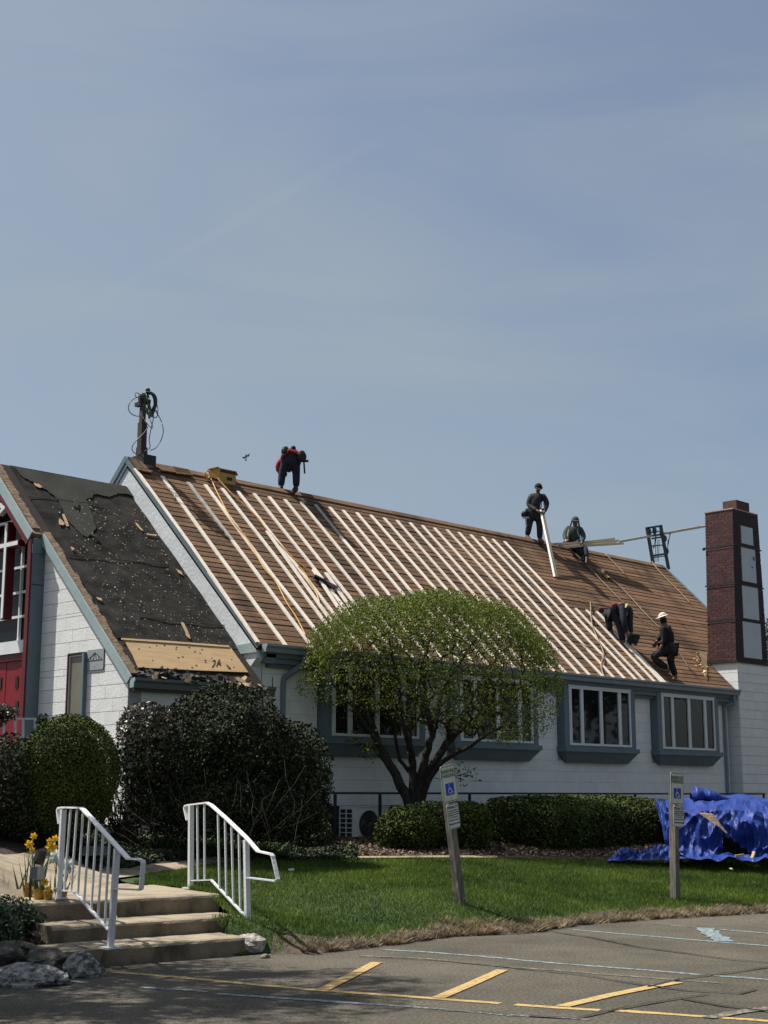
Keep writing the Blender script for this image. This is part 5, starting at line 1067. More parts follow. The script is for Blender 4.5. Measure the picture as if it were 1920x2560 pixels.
# 3: seated on the ridge
D3 = onY(1440, 1368, RY - .15) @ FH
J3 = dict(pel=q(890, 1060, .05), chest=q(890, 880, .0), neck=q(905, 770, -.03), head=q(910, 690, -.06), face=q(915, 740, -.35), sL=q(785, 810), sR=q(995, 815), eL=q(750, 920, -.1), wL=q(765, 990, -.3), hdL=q(770, 1020, -.42), eR=q(1040, 930, -.1), wR=q(1010, 1020, -.34), hdR=q(1000, 1045, -.42),
    hL=q(840, 1080, -.02), hR=q(960, 1080, -.02), kL=q(960, 1100, -.42), kR=q(1060, 1110, -.42), aL=q(1030, 1240, -.52), aR=q(1085, 1260, -.58), tL=q(1030, 1300, -.66), tR=q(1080, 1350, -.76))
r3, P3, u3, f3, s3_ = person('seated worker in dark teal hoodie and neck flap cap with boards across the lap', D3, J3, M_teal, M_navy, M_boot)
capmesh(r3, P3['head'] + u3 * .02, u3, f3, s3_, M_teal, .07)
hb = MB(); hp = P3['head']
for sg in (-1, 1): hb.hexa([hp + s3_ * sg * .09 - u3 * .03 + f3 * .03, hp + s3_ * sg * .13 - u3 * .2 + f3 * .02, hp + s3_ * sg * .1 - u3 * .2 - f3 * .08, hp + s3_ * sg * .07 - u3 * .03 - f3 * .1, hp + s3_ * sg * .10 + u3 * .02 + f3 * .04, hp + s3_ * sg * .155 - u3 * .2 + f3 * .03, hp + s3_ * sg * .12 - u3 * .2 - f3 * .1, hp + s3_ * sg * .09 + u3 * .02 - f3 * .1])
hb.build('neck_flap', M_teal, r3)
MB().tube([onD(*q(x, y)[:2], D3 - .19) for x, y in ((795, 770), (820, 800), (800, 900), (790, 960))], .028, 6).build('harness_strap', M_strap, r3); MB().tube([onD(*q(x, y)[:2], D3 - .19) for x, y in ((950, 790), (955, 880), (985, 960))], .02, 6).build('harness_strap', M_post, r3)
# 4: bent double with a nail gun
q = Z1(1470, 1470, .1507); fp = RPx(1557, 1606); D4 = fp @ FH
J4 = dict(pel=q(380, 380, .1), chest=q(610, 350, -.02), neck=q(640, 420, -.10), head=q(575, 480, -.18), face=q(560, 580, -.22), sL=q(560, 330, -.16), sR=q(690, 340, .12), eL=q(600, 560, -.28), wL=q(640, 760, -.2), hdL=q(680, 800, -.2), eR=q(695, 570, .0), wR=q(720, 760, -.1), hdR=q(735, 830, -.12),
    hL=q(330, 430, .14), hR=q(450, 430, -.02), kL=q(350, 600, .12), kR=q(540, 660, -.08), aL=q(375, 720, .12), aR=q(580, 880, -.02), tL=q(410, 760, .05), tR=q(560, 940, -.10))
r4, P4, u4, f4, s4_ = person('worker in navy clothes and red tool belt bent double, nailing with a black nail gun', D4, J4, M_navy, M_navy, M_tanb)
capmesh(r4, P4['head'], u4, f4, s4_, M_blk, .07)
for xx, yy, rr_, mm in ((440, 290, (.10, .07, .07), M_leathr), (560, 275, (.10, .07, .06), M_leathr), (430, 360, (.10, .08, .10), M_leath), (220, 375, (.09, .07, .06), M_leath)): pouch(r4, onD(*q(xx, yy)[:2], D4 - .1), rr_, mm)
MB().bar(onD(*q(610, 330)[:2], D4 - .2), onD(*q(645, 265)[:2], D4 - .12), .08, .02).build('harness_strap', M_strap, r4)
MB().tube([onD(*q(x, y)[:2], D4 - .15) for x, y in ((180, 340), (300, 330), (420, 320))], .02, 6).build('belt_end', M_leathr, r4)
g4 = onD(*q(720, 850)[:2], D4 - .15); G4 = empty('nail_gun', g4, 'black coil nail gun held to the roof by the bent worker', 'nail gun')
MB().box(g4, (.09, .06, .10)).build('body', M_blk, G4); MB().bar(onD(*q(755, 930)[:2], D4 - .15), onD(*q(820, 780)[:2], D4 - .15), .15, .06, up=FH).build('magazine', M_char, G4); MB().bar(g4, onD(*q(700, 950)[:2], D4 - .15), .05, .05).build('nose', M_blk, G4)
# 5: kneeling with a white sun hat
fp = RPx(1686, 1700); D5 = fp @ FH
J5 = dict(pel=q(1335, 980, .0), chest=q(1300, 720, .0), neck=q(1265, 570, -.0), head=q(1245, 495, -.0), face=q(1150, 530, -.06), sL=q(1225, 660, -.17), sR=q(1350, 660, .15), eL=q(1270, 850, -.2), wL=q(1225, 960, -.2), hdL=q(1200, 1030, -.2), eR=q(1200, 800, .2), wR=q(1140, 890, .15), hdR=q(1100, 920, .12),
    hL=q(1290, 1010, -.10), hR=q(1370, 1010, .08), kL=q(1070, 1150, -.18), kR=q(1370, 1230, .02), aL=q(1320, 1340, -.1), aR=q(1450, 1460, .02), tL=q(1345, 1400, -.1), tR=q(1410, 1545, -.08))
r5, P5, u5, f5, s5_ = person('worker in black clothes and cream brimmed hat kneeling on one leg near the gutter', D5, J5, M_blk, M_blk, M_tanb)
capmesh(r5, P5['head'] + u5 * .03, u5, f5, s5_, M_hat, .09, True, 'sun_hat')
MB().ball(P5['head'] - u5 * .07 + f5 * .01, (.085, .085, .1), 10, 7).build('face_scarf', M_blk, r5)
for xx, yy, rr_, mm in ((1400, 1000, (.10, .09, .13), M_leath), (1100, 940, (.06, .06, .06), M_leath), (1380, 1150, (.10, .08, .12), M_blk), (1240, 1050, (.07, .06, .08), M_leath)): pouch(r5, onD(*q(xx, yy)[:2], D5 - .1), rr_, mm)
rline([(1673, 1605), (1700, 1635), (1722, 1668), (1745, 1690)], .010, M_cable, 'safety_rope', 'dark line trailing right from the kneeling worker\'s belt', 'rope')

# ------------------------------------------------------------------ the multi-stem tree
DT = 25.2
def tp(x, y, dd=0.): return onD(x, y, DT + dd)
stems = [[(1040, 2045), (1016, 1992), (989, 1938), (953, 1875), (926, 1803, .2), (894, 1739, .3), (849, 1685, .4)], [(1040, 2045), (1034, 1970), (1030, 1902), (1021, 1834, .3), (998, 1766, .5), (953, 1703, .6), (917, 1631, .7)],
    [(1040, 2045), (1048, 1961), (1062, 1902, -.1), (1080, 1839, -.2), (1062, 1739, -.3), (1053, 1667, -.4), (1080, 1586, -.5)], [(1040, 2045), (1058, 1950), (1098, 1884), (1134, 1839, .2), (1197, 1789, .4), (1265, 1744, .5), (1333, 1703, .5)],
    [(1045, 2045), (1070, 1950, -.1), (1107, 1902, -.2), (1166, 1870, -.4), (1220, 1834, -.6), (1288, 1803, -.7)], [(1034, 1902), (1010, 1820, -.5), (994, 1730, -.8), (971, 1586, -1.0)], [(1080, 1839, -.2), (1107, 1721, .1), (1152, 1653, .3), (1197, 1586, .4)],
    [(953, 1875), (905, 1800, -.4), (862, 1740, -.7), (820, 1700, -.8)], [(989, 1938), (935, 1868, -.2), (905, 1860, -.4), (880, 1862, -.5)], [(1134, 1839, .2), (1180, 1740, .9), (1230, 1660, 1.2)], [(1048, 1961), (1000, 1900, .8), (980, 1790, 1.3), (960, 1690, 1.4)]]
NP, NPar, Ntip = [], [], []; STR = {}
def addnode(p, par): NP.append(A(p)); NPar.append(par); return len(NP) - 1
for si, st_ in enumerate(stems):
    W = [tp(*s_) for s_ in st_]; prev = -1
    if si: 
        dists = [np.linalg.norm(W[0] - n) for n in NP]; prev = int(np.argmin(dists))
    for i in range(len(W) - 1):
        for t in np.linspace(0, 1, 5)[(1 if (i or si) else 0):]:
            prev = addnode(W[i] * (1 - t) + W[i + 1] * t + rng.normal(size=3) * .008, prev); f_ = (i + t) / (len(W) - 1); STR[prev] = (.078 if si < 4 else .045 if si < 7 else .03) * (1 - f_) ** .8 + .014 if si else .092 * (1 - f_) ** .7 + .015
CC = tp(1077, 1700); CA, CB, CU_ = 2.22, 1.75, 1.50
def lowlim(u):      # underside of the crown, relative to the centre height
    return np.interp(u, [-2.3, -1.6, -.6, .3, 1.2, 1.9, 2.3], [-.30, -.55, -.70, -.90, -1.12, -1.28, -1.0])
def crown_pts(n, r0, r1, low=True):
    o = []
    while len(o) < n:
        k_ = n * 2; v = rng.normal(size=(k_, 3)); v /= np.linalg.norm(v, axis=1, keepdims=True); r_ = rng.uniform(r0, r1, k_) / np.sum(np.abs(v) ** 2.7, 1) ** (1 / 2.7) * (1 + .035 * np.sin(v[:, 0] * 9 + 1) * np.sin(v[:, 2] * 8) + .025 * np.sin(v[:, 1] * 11 + v[:, 0] * 14))
        u = v[:, 0] * CA * r_; d = v[:, 1] * CB * r_; z_ = v[:, 2] * np.where(v[:, 2] > 0, CU_, 1.25) * r_
        z_ = np.where(v[:, 2] < 0, z_, z_ - .10 * np.clip(u / CA, 0, 1) ** 2 * 2)
        ok = z_ > lowlim(u) * (np.sqrt(np.clip(1 - (d / CB) ** 2, 0, 1)) * .3 + .7)
        P_ = CC + np.outer(u, RT) + np.outer(d, FH) + np.outer(z_, ZZ); o += list(P_[ok])
    return np.array(o[:n])
att = crown_pts(1500, .45, .98); base = NP[0]
att = att[np.argsort(np.linalg.norm(att - tp(1050, 1850), axis=1))]
tips = []
for p in att:
    arr = np.array(NP); d = np.linalg.norm(arr - p, axis=1) + 0.25 * np.maximum(arr[:, 2] - p[2], 0); i = int(np.argmin(d)); L_ = np.linalg.norm(NP[i] - p); n = max(1, int(L_ / .16)); prev = i; st0 = NP[i]
    for k_ in range(1, n + 1):
        t = k_ / n; prev = addnode(st0 * (1 - t) + p * t + (rng.normal(size=3) * .022 if k_ < n else 0) + ZZ * (-.10 * L_ * math.sin(math.pi * t)), prev)
    tips.append(prev)
cnt = np.zeros(len(NP)); 
for i in range(len(NP) - 1, -1, -1):
    if cnt[i] == 0: cnt[i] = 1
    if NPar[i] >= 0: cnt[NPar[i]] += cnt[i]
rad = np.clip(.0052 * cnt ** .55, .0058, .085)
for i_, r_ in STR.items(): rad[i_] = max(r_, min(rad[i_], .05))
def segs_mesh(name, P_, par, rad_, m, parent, n=5, **kw):
    V, F = [], []
    for i in range(len(P_)):
        if par[i] < 0: continue
        a_, b_ = P_[par[i]], P_[i]; d = b_ - a_; Ln = np.linalg.norm(d)
        if Ln < 1e-4: continue
        d = d / Ln; x = np.cross(d, A([.31, .22, .92])); x /= np.linalg.norm(x); y = np.cross(d, x); bi = len(V)
        ra = min(rad_[par[i]], rad_[i] * 1.5)
        for pt, r_ in ((a_, ra), (b_ + d * rad_[i] * .4, rad_[i])):
            for k_ in range(n): t = 2 * math.pi * k_ / n; V.append(pt + (x * math.cos(t) + y * math.sin(t)) * r_)
        F += [(bi + k_, bi + (k_ + 1) % n, bi + n + (k_ + 1) % n, bi + n + k_) for k_ in range(n)]
    return npmesh(name, V, F, m, parent, smooth=True, **kw)
tree = empty('dome_tree', tp(1042, 2048), 'multi-stemmed tree clipped to a broad green dome in front of the hall windows', 'tree')
segs_mesh('trunk', NP, NPar, rad, M_bark, tree)
TPt = np.array([NP[i] for i in tips])
C1 = crown_pts(76000, .84, 1.02); C1 = C1[(C1[:, 2] - CC[2] > -.1) | (rng.random(len(C1)) < .55)]
tu = (C1 - CC) @ RT; keep = rng.random(len(C1)) < np.where(C1[:, 2] - CC[2] > .72 - .22 * np.abs(tu), 1.0, .25 + .14 * np.sin(C1[:, 0] * 5.1) * np.sin(C1[:, 2] * 6.3 + C1[:, 1] * 4)); C1 = C1[keep]
C2 = TPt[rng.integers(0, len(TPt), 13000)] + rng.normal(size=(13000, 3)) * .085
C3 = crown_pts(4200, 1.0, 1.045)
nrm = (C1 - CC); nrm /= np.linalg.norm(nrm, axis=1, keepdims=True)
V1, F1 = leaf_arrays(C1, .0225, .55, nrm * .8); V2, F2 = leaf_arrays(np.r_[C2, C3], .0215, .55)
npmesh('crown', np.r_[V1, V2], np.r_[F1, F2 + len(V1)], M_leafT, tree)
# sprig beside the sign
spn = []; spp = []
def sprig(root_p, dirv, n, par): 
    pass
SPN = [tp(1085, 1945, -.4)]; SPP = [-1]
for x, y in ((1110, 1948), (1135, 1942), (1155, 1936), (1172, 1930)): SPN.append(tp(x, y, -.5)); SPP.append(len(SPN) - 2)
for x, y, pi_ in ((1160, 1950, 2), (1182, 1940, 3), (1150, 1925, 2)): SPN.append(tp(x, y, -.5)); SPP.append(pi_)
segs_mesh('sprig', SPN, SPP, [.008] * len(SPN), M_bark, tree, 4)
Cs = np.array([SPN[i] for i in range(2, len(SPN))])[rng.integers(0, len(SPN) - 2, 60)] + rng.normal(size=(60, 3)) * .06; V, F = leaf_arrays(Cs, .035, .4); npmesh('sprig_leaves', V, F, M_leafB, tree)
Cb = np.array([tp(905, 1862, -.4), tp(920, 1880, -.4), tp(890, 1850, -.45), tp(925, 1858, -.4)])[rng.integers(0, 4, 170)] + rng.normal(size=(170, 3)) * .09; V, F = leaf_arrays(Cb, .032, .5); npmesh('low_shoot_leaves', V, F, M_leafT, tree)

# ------------------------------------------------------------------ shrubs and hedges
def superpts(n, c, r, p=2.0, ax=None, zmin=-1.0, r0=.93, r1=1.03, lump=.05):
    v = rng.normal(size=(int(n * 1.0), 3)); 
    if p > 2.2: v = rng.uniform(-1, 1, size=(n, 3))
    v /= np.linalg.norm(v, axis=1, keepdims=True); k_ = 1 / (np.sum(np.abs(v) ** p, 1) ** (1 / p)); q_ = v * k_[:, None]
    rr_ = rng.uniform(r0, r1, len(q_)) + lump * np.sin(q_[:, 0] * 7 + c[0]) * np.sin(q_[:, 1] * 6 + c[1]) * np.cos(q_[:, 2] * 7 + 1); q_ = q_ * rr_[:, None]; q_ = q_[q_[:, 2] > zmin]
    ax = np.array([RT, FH, ZZ]) if ax is None else np.array(ax)
    return A(c) + (q_ * A(r)) @ ax, (q_ / A(r)) @ ax
def shrub(name, label, cat, lobes, n, size, m, core=True, p=2.0, ax=None, zmin=-1, aspect=.5, lump=.06, group=None, base=None, r0=.80, extra=None, corek=.76):
    cs = [(onD(x, y, D), rr_) for x, y, D, rr_ in lobes]; b_ = base if base is not None else A([*cs[0][0][:2], gz(cs[0][0])])
    root = empty(name, b_, label, cat, group); Vs, Ns = [], []; tot = sum(r_[0] * r_[2] for _, r_ in cs); AXm = np.array([RT, FH, ZZ]) if ax is None else np.array(ax)
    for i, (c, r_) in enumerate(cs):
        P_, Nn = superpts(int(n * r_[0] * r_[2] / tot), c, r_, p, ax, zmin, r0, 1.04, lump); ok = np.ones(len(P_), bool)
        for j, (c2, r2_) in enumerate(cs):
            if j != i: ok &= np.sum(np.abs(((P_ - c2) @ AXm.T) / A(r2_)) ** p, 1) > .72
        ok &= P_[:, 2] > TH(P_) + .02
        Vs.append(P_[ok]); Ns.append(Nn[ok])
    C = np.concatenate(Vs); Nn = np.concatenate(Ns); Nn /= np.linalg.norm(Nn, axis=1, keepdims=True)
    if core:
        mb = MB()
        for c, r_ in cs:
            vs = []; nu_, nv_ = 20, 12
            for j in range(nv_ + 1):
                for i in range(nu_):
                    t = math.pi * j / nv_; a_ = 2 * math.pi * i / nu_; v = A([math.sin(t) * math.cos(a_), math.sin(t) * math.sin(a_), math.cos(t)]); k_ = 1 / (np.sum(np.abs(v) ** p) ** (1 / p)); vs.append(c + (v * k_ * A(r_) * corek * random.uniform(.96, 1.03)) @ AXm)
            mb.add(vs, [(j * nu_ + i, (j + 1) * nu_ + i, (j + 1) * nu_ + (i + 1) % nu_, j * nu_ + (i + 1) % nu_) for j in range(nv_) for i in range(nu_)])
        mb.build('shade_core', M_core, root)
    V, F = leaf_arrays(C, size, aspect, Nn * .6); npmesh('foliage', V, F, m, root); return root, C
def twigs(root, starts, ends, m, n, L0=.5, r_=.006, name='bare_twigs'):
    P_, pr_ = [], []
    for _ in range(n):
        a_ = starts(); b_ = ends(a_); P_.append(a_); pr_.append(-1)
        for k_ in range(1, 5): P_.append(a_ + (b_ - a_) * k_ / 4 + rng.normal(size=3) * .025); pr_.append(len(P_) - 2)
    return segs_mesh(name, P_, pr_, [r_] * len(P_), m, root, 3, kind='stuff')
DB = 19.2
shrub('round_bush', 'clipped round green bush between the entrance and the big dark holly', 'bush', [(172, 1925, DB, (.66, .62, .72)), (165, 2010, DB, (.58, .55, .42))], 48000, .019, M_leafB, lump=.015, r0=.88)
hol, HC = shrub('holly_bush', 'huge dark unclipped evergreen bush in front of the entrance roof and hall corner', 'bush', [(425, 1895, 20.6, (.78, .8, .72)), (560, 1865, 21.0, (.95, .9, .88)), (735, 1945, 21.2, (.55, .6, .80)), (500, 2010, 20.6, (1.1, .7, .48)), (690, 2030, 20.9, (.75, .6, .42)), (520, 1800, 21.0, (.45, .5, .42)), (640, 1850, 21.2, (.4, .5, .4))], 56000, .029, M_leafH, lump=.14, corek=.72)
Cb_, Nb_ = superpts(2600, onD(365, 1830, 20.1), (.40, .4, .42), lump=.1); Cb_ = Cb_[Cb_[:, 2] > onD(365, 1850, 20.1)[2]]; V, F = leaf_arrays(Cb_, .028, .5); npmesh('bronzed_foliage', V, F, M_leafR, hol)
def st0(): return onD(random.uniform(330, 760), random.uniform(2030, 2130), 20.0)
twigs(hol, st0, lambda a_: a_ + RT * random.uniform(-.6, .6) + ZZ * random.uniform(.1, .8) - FH * random.uniform(0, .3), M_twig, 40, r_=.004)
twigs(hol, lambda: onD(random.uniform(285, 345), random.uniform(2090, 2120), 20.2), lambda a_: onD(random.uniform(225, 350), random.uniform(1950, 2080), 20.2), M_bark, 60, r_=.009)
Cx = onD(290, 2020, 20.3) + rng.normal(size=(700, 3)) * A([.22, .2, .25]); V, F = leaf_arrays(Cx, .04, .3); npmesh('sparse_low_leaves', V, F, M_leafH, hol)
shrub('dark_bush', 'dark red-flecked bush at the left edge below the entrance railing', 'bush', [(20, 1960, 19.0, (.48, .6, .65)), (-60, 1990, 19.0, (.55, .6, .8)), (60, 2040, 19.0, (.35, .4, .35))], 12000, .027, M_leafH, lump=.1)
rb, RC = shrub('bronze_bush', 'small bronze leaved shrub top at the left edge in front of the red doors', 'bush', [(5, 1782, 19.6, (.23, .3, .13)), (-60, 1800, 19.6, (.4, .4, .2))], 1800, .024, M_leafR, corek=.7)
shrub('sapling_bush', 'thin grey-green shrub beside the white entry railing', 'bush', [(108, 1805, 19.9, (.10, .12, .13))], 330, .024, M_leafH, core=False, r0=.3)
shrub('small_round_bush', 'small rounded hedge bush in front of the air conditioner', 'bush', [(1018, 2080, 23.6, (.52, .45, .42))], 8500, .026, M_leafG, lump=.06)
shrub('loose_bush', 'squared dark shrub joining the small round bush to the long clipped hedge', 'bush', [(1118, 2072, 24.2, (.72, .5, .44))], 11000, .026, M_leafG, p=4.0, lump=.05)
shrub('low_bush', 'low dark shrub left of the air conditioner', 'bush', [(775, 2092, 23.0, (.36, .4, .36)), (715, 2110, 22.6, (.45, .4, .35))], 6500, .028, M_leafH, lump=.12, corek=.75)
hx0, hx1 = 19.5, 24.35; hc = A([(hx0 + hx1) / 2, 15.95, .98])
hg = empty('clipped_hedge', A([hc[0], hc[1], .66]), 'long box-clipped hedge with sunlit top in front of the dark wall railing', 'hedge')
hr = A([(hx1 - hx0) / 2, .95, .46]); P_, Nn = superpts(46000, hc, hr, 6.0, np.eye(3), -1, .88, 1.015, .02)
hz_ = lambda y: (y - 15.0) * .09; P_[:, 2] += hz_(P_[:, 1]); Nn /= np.linalg.norm(Nn, axis=1, keepdims=True); V, F = leaf_arrays(P_, .026, .55, Nn * .7); npmesh('foliage', V, F, M_leafG, hg)
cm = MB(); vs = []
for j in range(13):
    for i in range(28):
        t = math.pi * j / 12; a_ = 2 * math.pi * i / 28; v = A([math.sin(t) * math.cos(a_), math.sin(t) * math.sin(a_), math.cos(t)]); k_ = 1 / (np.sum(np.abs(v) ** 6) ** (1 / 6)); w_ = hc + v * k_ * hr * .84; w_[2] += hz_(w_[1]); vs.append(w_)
cm.add(vs, [(j * 28 + i, (j + 1) * 28 + i, (j + 1) * 28 + (i + 1) % 28, j * 28 + (i + 1) % 28) for j in range(12) for i in range(28)]); cm.build('shade_core', M_core, hg)
o_ = MB(); c = onY(1535, 2006, 16.3); 
for k_ in range(4): o_.ball(c + A([(k_ - 1.5) * .10, random.uniform(-.05, .05), random.uniform(-.02, .02)]), (.09, .06, .035), 8, 6, .35)
tag(o_.build('crumpled_paper', M_lilyw, loc=c), 'crumpled white sheet lying on top of the clipped hedge', 'paper')

# ------------------------------------------------------------------ ground cover, grass
def scatter(n, us_, f0, f1): u = rng.uniform(us_[0], us_[1], n); t = rng.random(n); a_, b_ = f0(u), f1(u); d = a_ + (b_ - a_) * t; P_ = np.outer(d, FH) + np.outer(u, RT); P_[:, 2] = TH(P_); return P_, u, t
fe = lambda u: np.interp(u, EU, ED); fc_ = lambda u: np.interp(u, CU, CD)
fl_near = lambda u: np.where(u < -1.38, np.interp(u, [-3.3, -2.69, -1.77, -1.48, -1.38], [18.2, 17.0, 15.1, 14.9, 14.9]), fe(u))
Pg, ug, tg = scatter(230000, (-3.0, 8.8), fl_near, fc_)
dist = ((Pg @ FH) - fl_near(ug)); band = .20 + .20 * np.sin(ug * 3.1) * np.sin(ug * 1.3 + 1) + .12 * np.sin(ug * 11) + np.where(ug < -.9, -.35, 0)
band = np.where(ug < -.9, .02, band); green = dist > band + rng.normal(size=len(dist)) * .07
green &= ~under_steps(Pg)
V, F = blades(Pg[green], .055, .011, .35, dirs=(FH * -.1)); npmesh('grass', V, F, M_grass, label='short green lawn grass on the bank above the parking lot', cat='grass', kind='stuff')
Ps, us_s, ts = scatter(120000, (-1.2, 8.8), lambda u: fe(u) - .06, lambda u: fe(u) + .62 + .2 * np.sin(u * 3.1)); ds = (Ps @ FH) - fe(us_s); bs_ = .24 + .20 * np.sin(us_s * 3.1) * np.sin(us_s * 1.3 + 1) + .12 * np.sin(us_s * 11)
pn = np.sin(Ps[:, 0] * 13 + np.sin(Ps[:, 1] * 9) * 2) * np.sin(Ps[:, 1] * 15 + 1.3) + .6 * np.sin(us_s * 31 + ds * 20)
ok = (ds < bs_ + rng.normal(size=len(ds)) * .12) & (us_s > -.85) & (rng.random(len(ds)) < .45 + .5 * pn); Ps = Ps[ok]; V, F = blades(Ps, .075, .012, .9, dirs=(FH * -.35 + RT * .1)); npmesh('dead_grass_fringe', V, F, M_straw, label='matted dead grass along the edge of the asphalt', cat='grass', kind='stuff')
# earth bank edge
bu = np.linspace(-1.15, 9.0, 150); bV = []
for u in bu:
    e = float(fe(u)) + .07 * math.sin(u * 2.9) + .05 * math.sin(u * 7.3) + random.uniform(-.05, .05); hgt = .03 + .03 * math.sin(u * 4.3) * math.sin(u * 1.7) + random.uniform(-.015, .03)
    for dd, zz_ in ((-.05, .003), (.0, hgt * .6), (.10, hgt + .01), (.32, None), (.5, None)):
        p = VU(u, e + dd); z0 = gz(p); p[2] = (z0 + .02 if zz_ is None else max(z0 + .0, 0) + zz_) + (random.uniform(-.012, .02) if dd > 0 else 0); bV.append(p)
bF = [(i * 5 + k_, i * 5 + k_ + 1, (i + 1) * 5 + k_ + 1, (i + 1) * 5 + k_) for i in range(149) for k_ in range(4)]
npmesh('lawn_edge_bank', bV, bF, M_strawb, loc=(0, 0, 0), kind='structure')
# ivy and mulch behind the walk
Pi, ui, ti = scatter(26000, (-4.9, -.4), lambda u: np.interp(u, [-4.9, -3.4, -2.6, -.4], [19.0, 19.2, 20.6, 21.8]), lambda u: np.interp(u, [-4.9, -3.4, -2.6, -.4], [21.5, 21.5, 22.6, 23.0]))
Pi[:, 2] += rng.uniform(.02, .16, len(Pi)) * (.6 + .4 * np.sin(Pi[:, 0] * 4) * np.sin(Pi[:, 1] * 5)); V, F = leaf_arrays(Pi, .030, .7, np.tile(A([0, -.2, .8]), (len(Pi), 1)) * .8); npmesh('ivy', V, F, M_ivy, label='ivy ground cover in the bed behind the steps', cat='ivy', kind='stuff')
Pm, um, tm = scatter(9000, (-.8, 7.5), lambda u: fc_(u) + .3, lambda u: fc_(u) + 3.2); Pm[:, 2] += .03; V, F = leaf_arrays(Pm, .035, .5, np.tile(A([0, 0, 1.]), (len(Pm), 1))); npmesh('leaf_litter', V, F, M_mulch, label='dry leaf litter on the bed between lawn and hedge', cat='leaf litter', kind='stuff')
Pl, ul, tl = scatter(7000, (-4.4, -2.55), lambda u: fe(u) + .15, lambda u: np.interp(u, [-4.4, -3.3, -2.55], [15.6, 14.9, 14.3])); Pl = Pl[~under_steps(Pl)]; Pl[:, 2] += rng.uniform(.01, .05, len(Pl)); V, F = leaf_arrays(Pl, .026, .5); npmesh('leaf_litter', V, F, M_soil if False else M_mulch2 if 'M_mulch2' in globals() else mat('dark_leaf_litter', (.035, .027, .018), .9, .4, 9, island=.6), label='dark leaves among the rocks left of the steps', cat='leaf litter', kind='stuff')  # leaf litter here in a much darker brown
for cx_, cy_2, D_, lab in ((575, 2140, 21.3, 'bright green strap-leaved clump at the foot of the big holly'), (430, 2140, 20.8, 'small bright green clump in the ivy behind the left handrail'), (660, 2120, 21.6, 'darker strap-leaved clump near the low shrub'), (510, 2130, 21.2, 'middle strap-leaved clump in the ivy behind the right handrail')):
    c = onD(cx_, cy_2, D_); c[2] = gz(c); Pc = c + rng.normal(size=(220, 3)) * A([.16, .12, 0]); V, F = blades(Pc, .22, .02, .5); o_ = npmesh('day_lily', V, F, M_lily, loc=c); tag(o_, lab, 'plant', 'day lilies in the ivy')
Pt = c = onZ(20, 2330, .33); sh_, _ = shrub('periwinkle_patch', 'low dark green trailing plant at the left edge above the rocks', 'plant', [(0, 2290, 14.6, (.36, .5, .20)), (60, 2300, 14.7, (.22, .3, .10)), (-80, 2320, 14.0, (.5, .5, .3))], 5200, .022, mat('periwinkle_leaf', (.035, .065, .022), .45, .3, 3, island=.5), corek=.7)
V, F = blades(np.tile(onZ(10, 2250, .5), (8, 1)) + rng.normal(size=(8, 3)) * .04, .33, .008, .25); o_ = npmesh('dry_stalks', V, F, M_straw, loc=onZ(10, 2250, .5)); tag(o_, 'few thin dry stalks at the left edge beside the footpath', 'plant')

# ------------------------------------------------------------------ rocks
def rock(px, py, z_, r_, m, label, jit=.22, seed=0, rot=0.):
    import bmesh
    random.seed(seed + 100); bm = bmesh.new(); bmesh.ops.create_icosphere(bm, subdivisions=4, radius=1.0); c = onZ(px, py, z_)
    from mathutils import noise as mn
    off = Vector((seed * 3.1, seed * 1.7, 0))
    ca, sa = math.cos(rot), math.sin(rot)
    for v in bm.verts:
        n_ = v.co.normalized(); k_ = 1 + jit * (mn.noise(n_ * 1.5 + off) * 1.3 + .5 * mn.noise(n_ * 4 + off) + .22 * mn.noise(n_ * 11 + off)) ; q_ = n_ * k_
        # chisel flat facets
        for f_ in range(5):
            fn = Vector((math.sin(seed + f_ * 2.1), math.cos(seed * 1.3 + f_ * 1.7), math.sin(f_ * 1.1 + seed * .7))).normalized(); dd = q_.dot(fn)
            if dd > .78: q_ -= fn * (dd - .78) * .75
        v.co = Vector((q_.x * ca - q_.y * sa, q_.x * sa + q_.y * ca, q_.z)); w_ = RT * (v.co.x * r_[0]) + FH * (v.co.y * r_[1]) + ZZ * (v.co.z * r_[2]); v.co = Vector(w_)
    me = bpy.data.meshes.new('rock'); bm.to_mesh(me); bm.free(); me.materials.append(m); me.polygons.foreach_set('use_smooth', [False] * len(me.polygons)); o = bpy.data.objects.new('rock', me); link(o, None, c + ZZ * r_[2] * .35); tag(o, label, 'rock', 'rocks left of the steps')
rock(205, 2440, 0, (.19, .18, .15), M_rockw, 'glittering pale quartz rock touching the bottom step', .3, 1)
rock(60, 2462, 0, (.36, .24, .12), M_rockw, 'long white marbled rock at the lower left corner', .35, 2)
rock(112, 2425, .02, (.24, .22, .14), M_rockd, 'dark flat-topped rock behind the white rock', .25, 3)
rock(100, 2346, .20, (.15, .12, .06), M_rocks, 'smooth tan oval stone uppermost of the rocks', .08, 4)
rock(46, 2374, .15, (.17, .13, .06), M_rocks, 'pale smooth stone left of the tan oval one', .08, 5)
rock(148, 2332, .22, (.06, .06, .07), M_rocks, 'small upright pebble beside the second step', .08, 6)
rock(186, 2368, .12, (.12, .10, .06), M_rockb, 'small brown stone beside the second step', .15, 7)
rock(90, 2312, .28, (.24, .16, .08), M_rockd, 'dark slate rock under the plants by the top step', .25, 8)
rock(12, 2395, .14, (.16, .2, .10), M_rockd, 'dark rock at the left edge above the white rock', .25, 9)
rock(662, 2395, .0, (.05, .06, .03), M_rockb, 'small dark stone at the corner of the steps by the lawn', .2, 10)
random.seed(21)

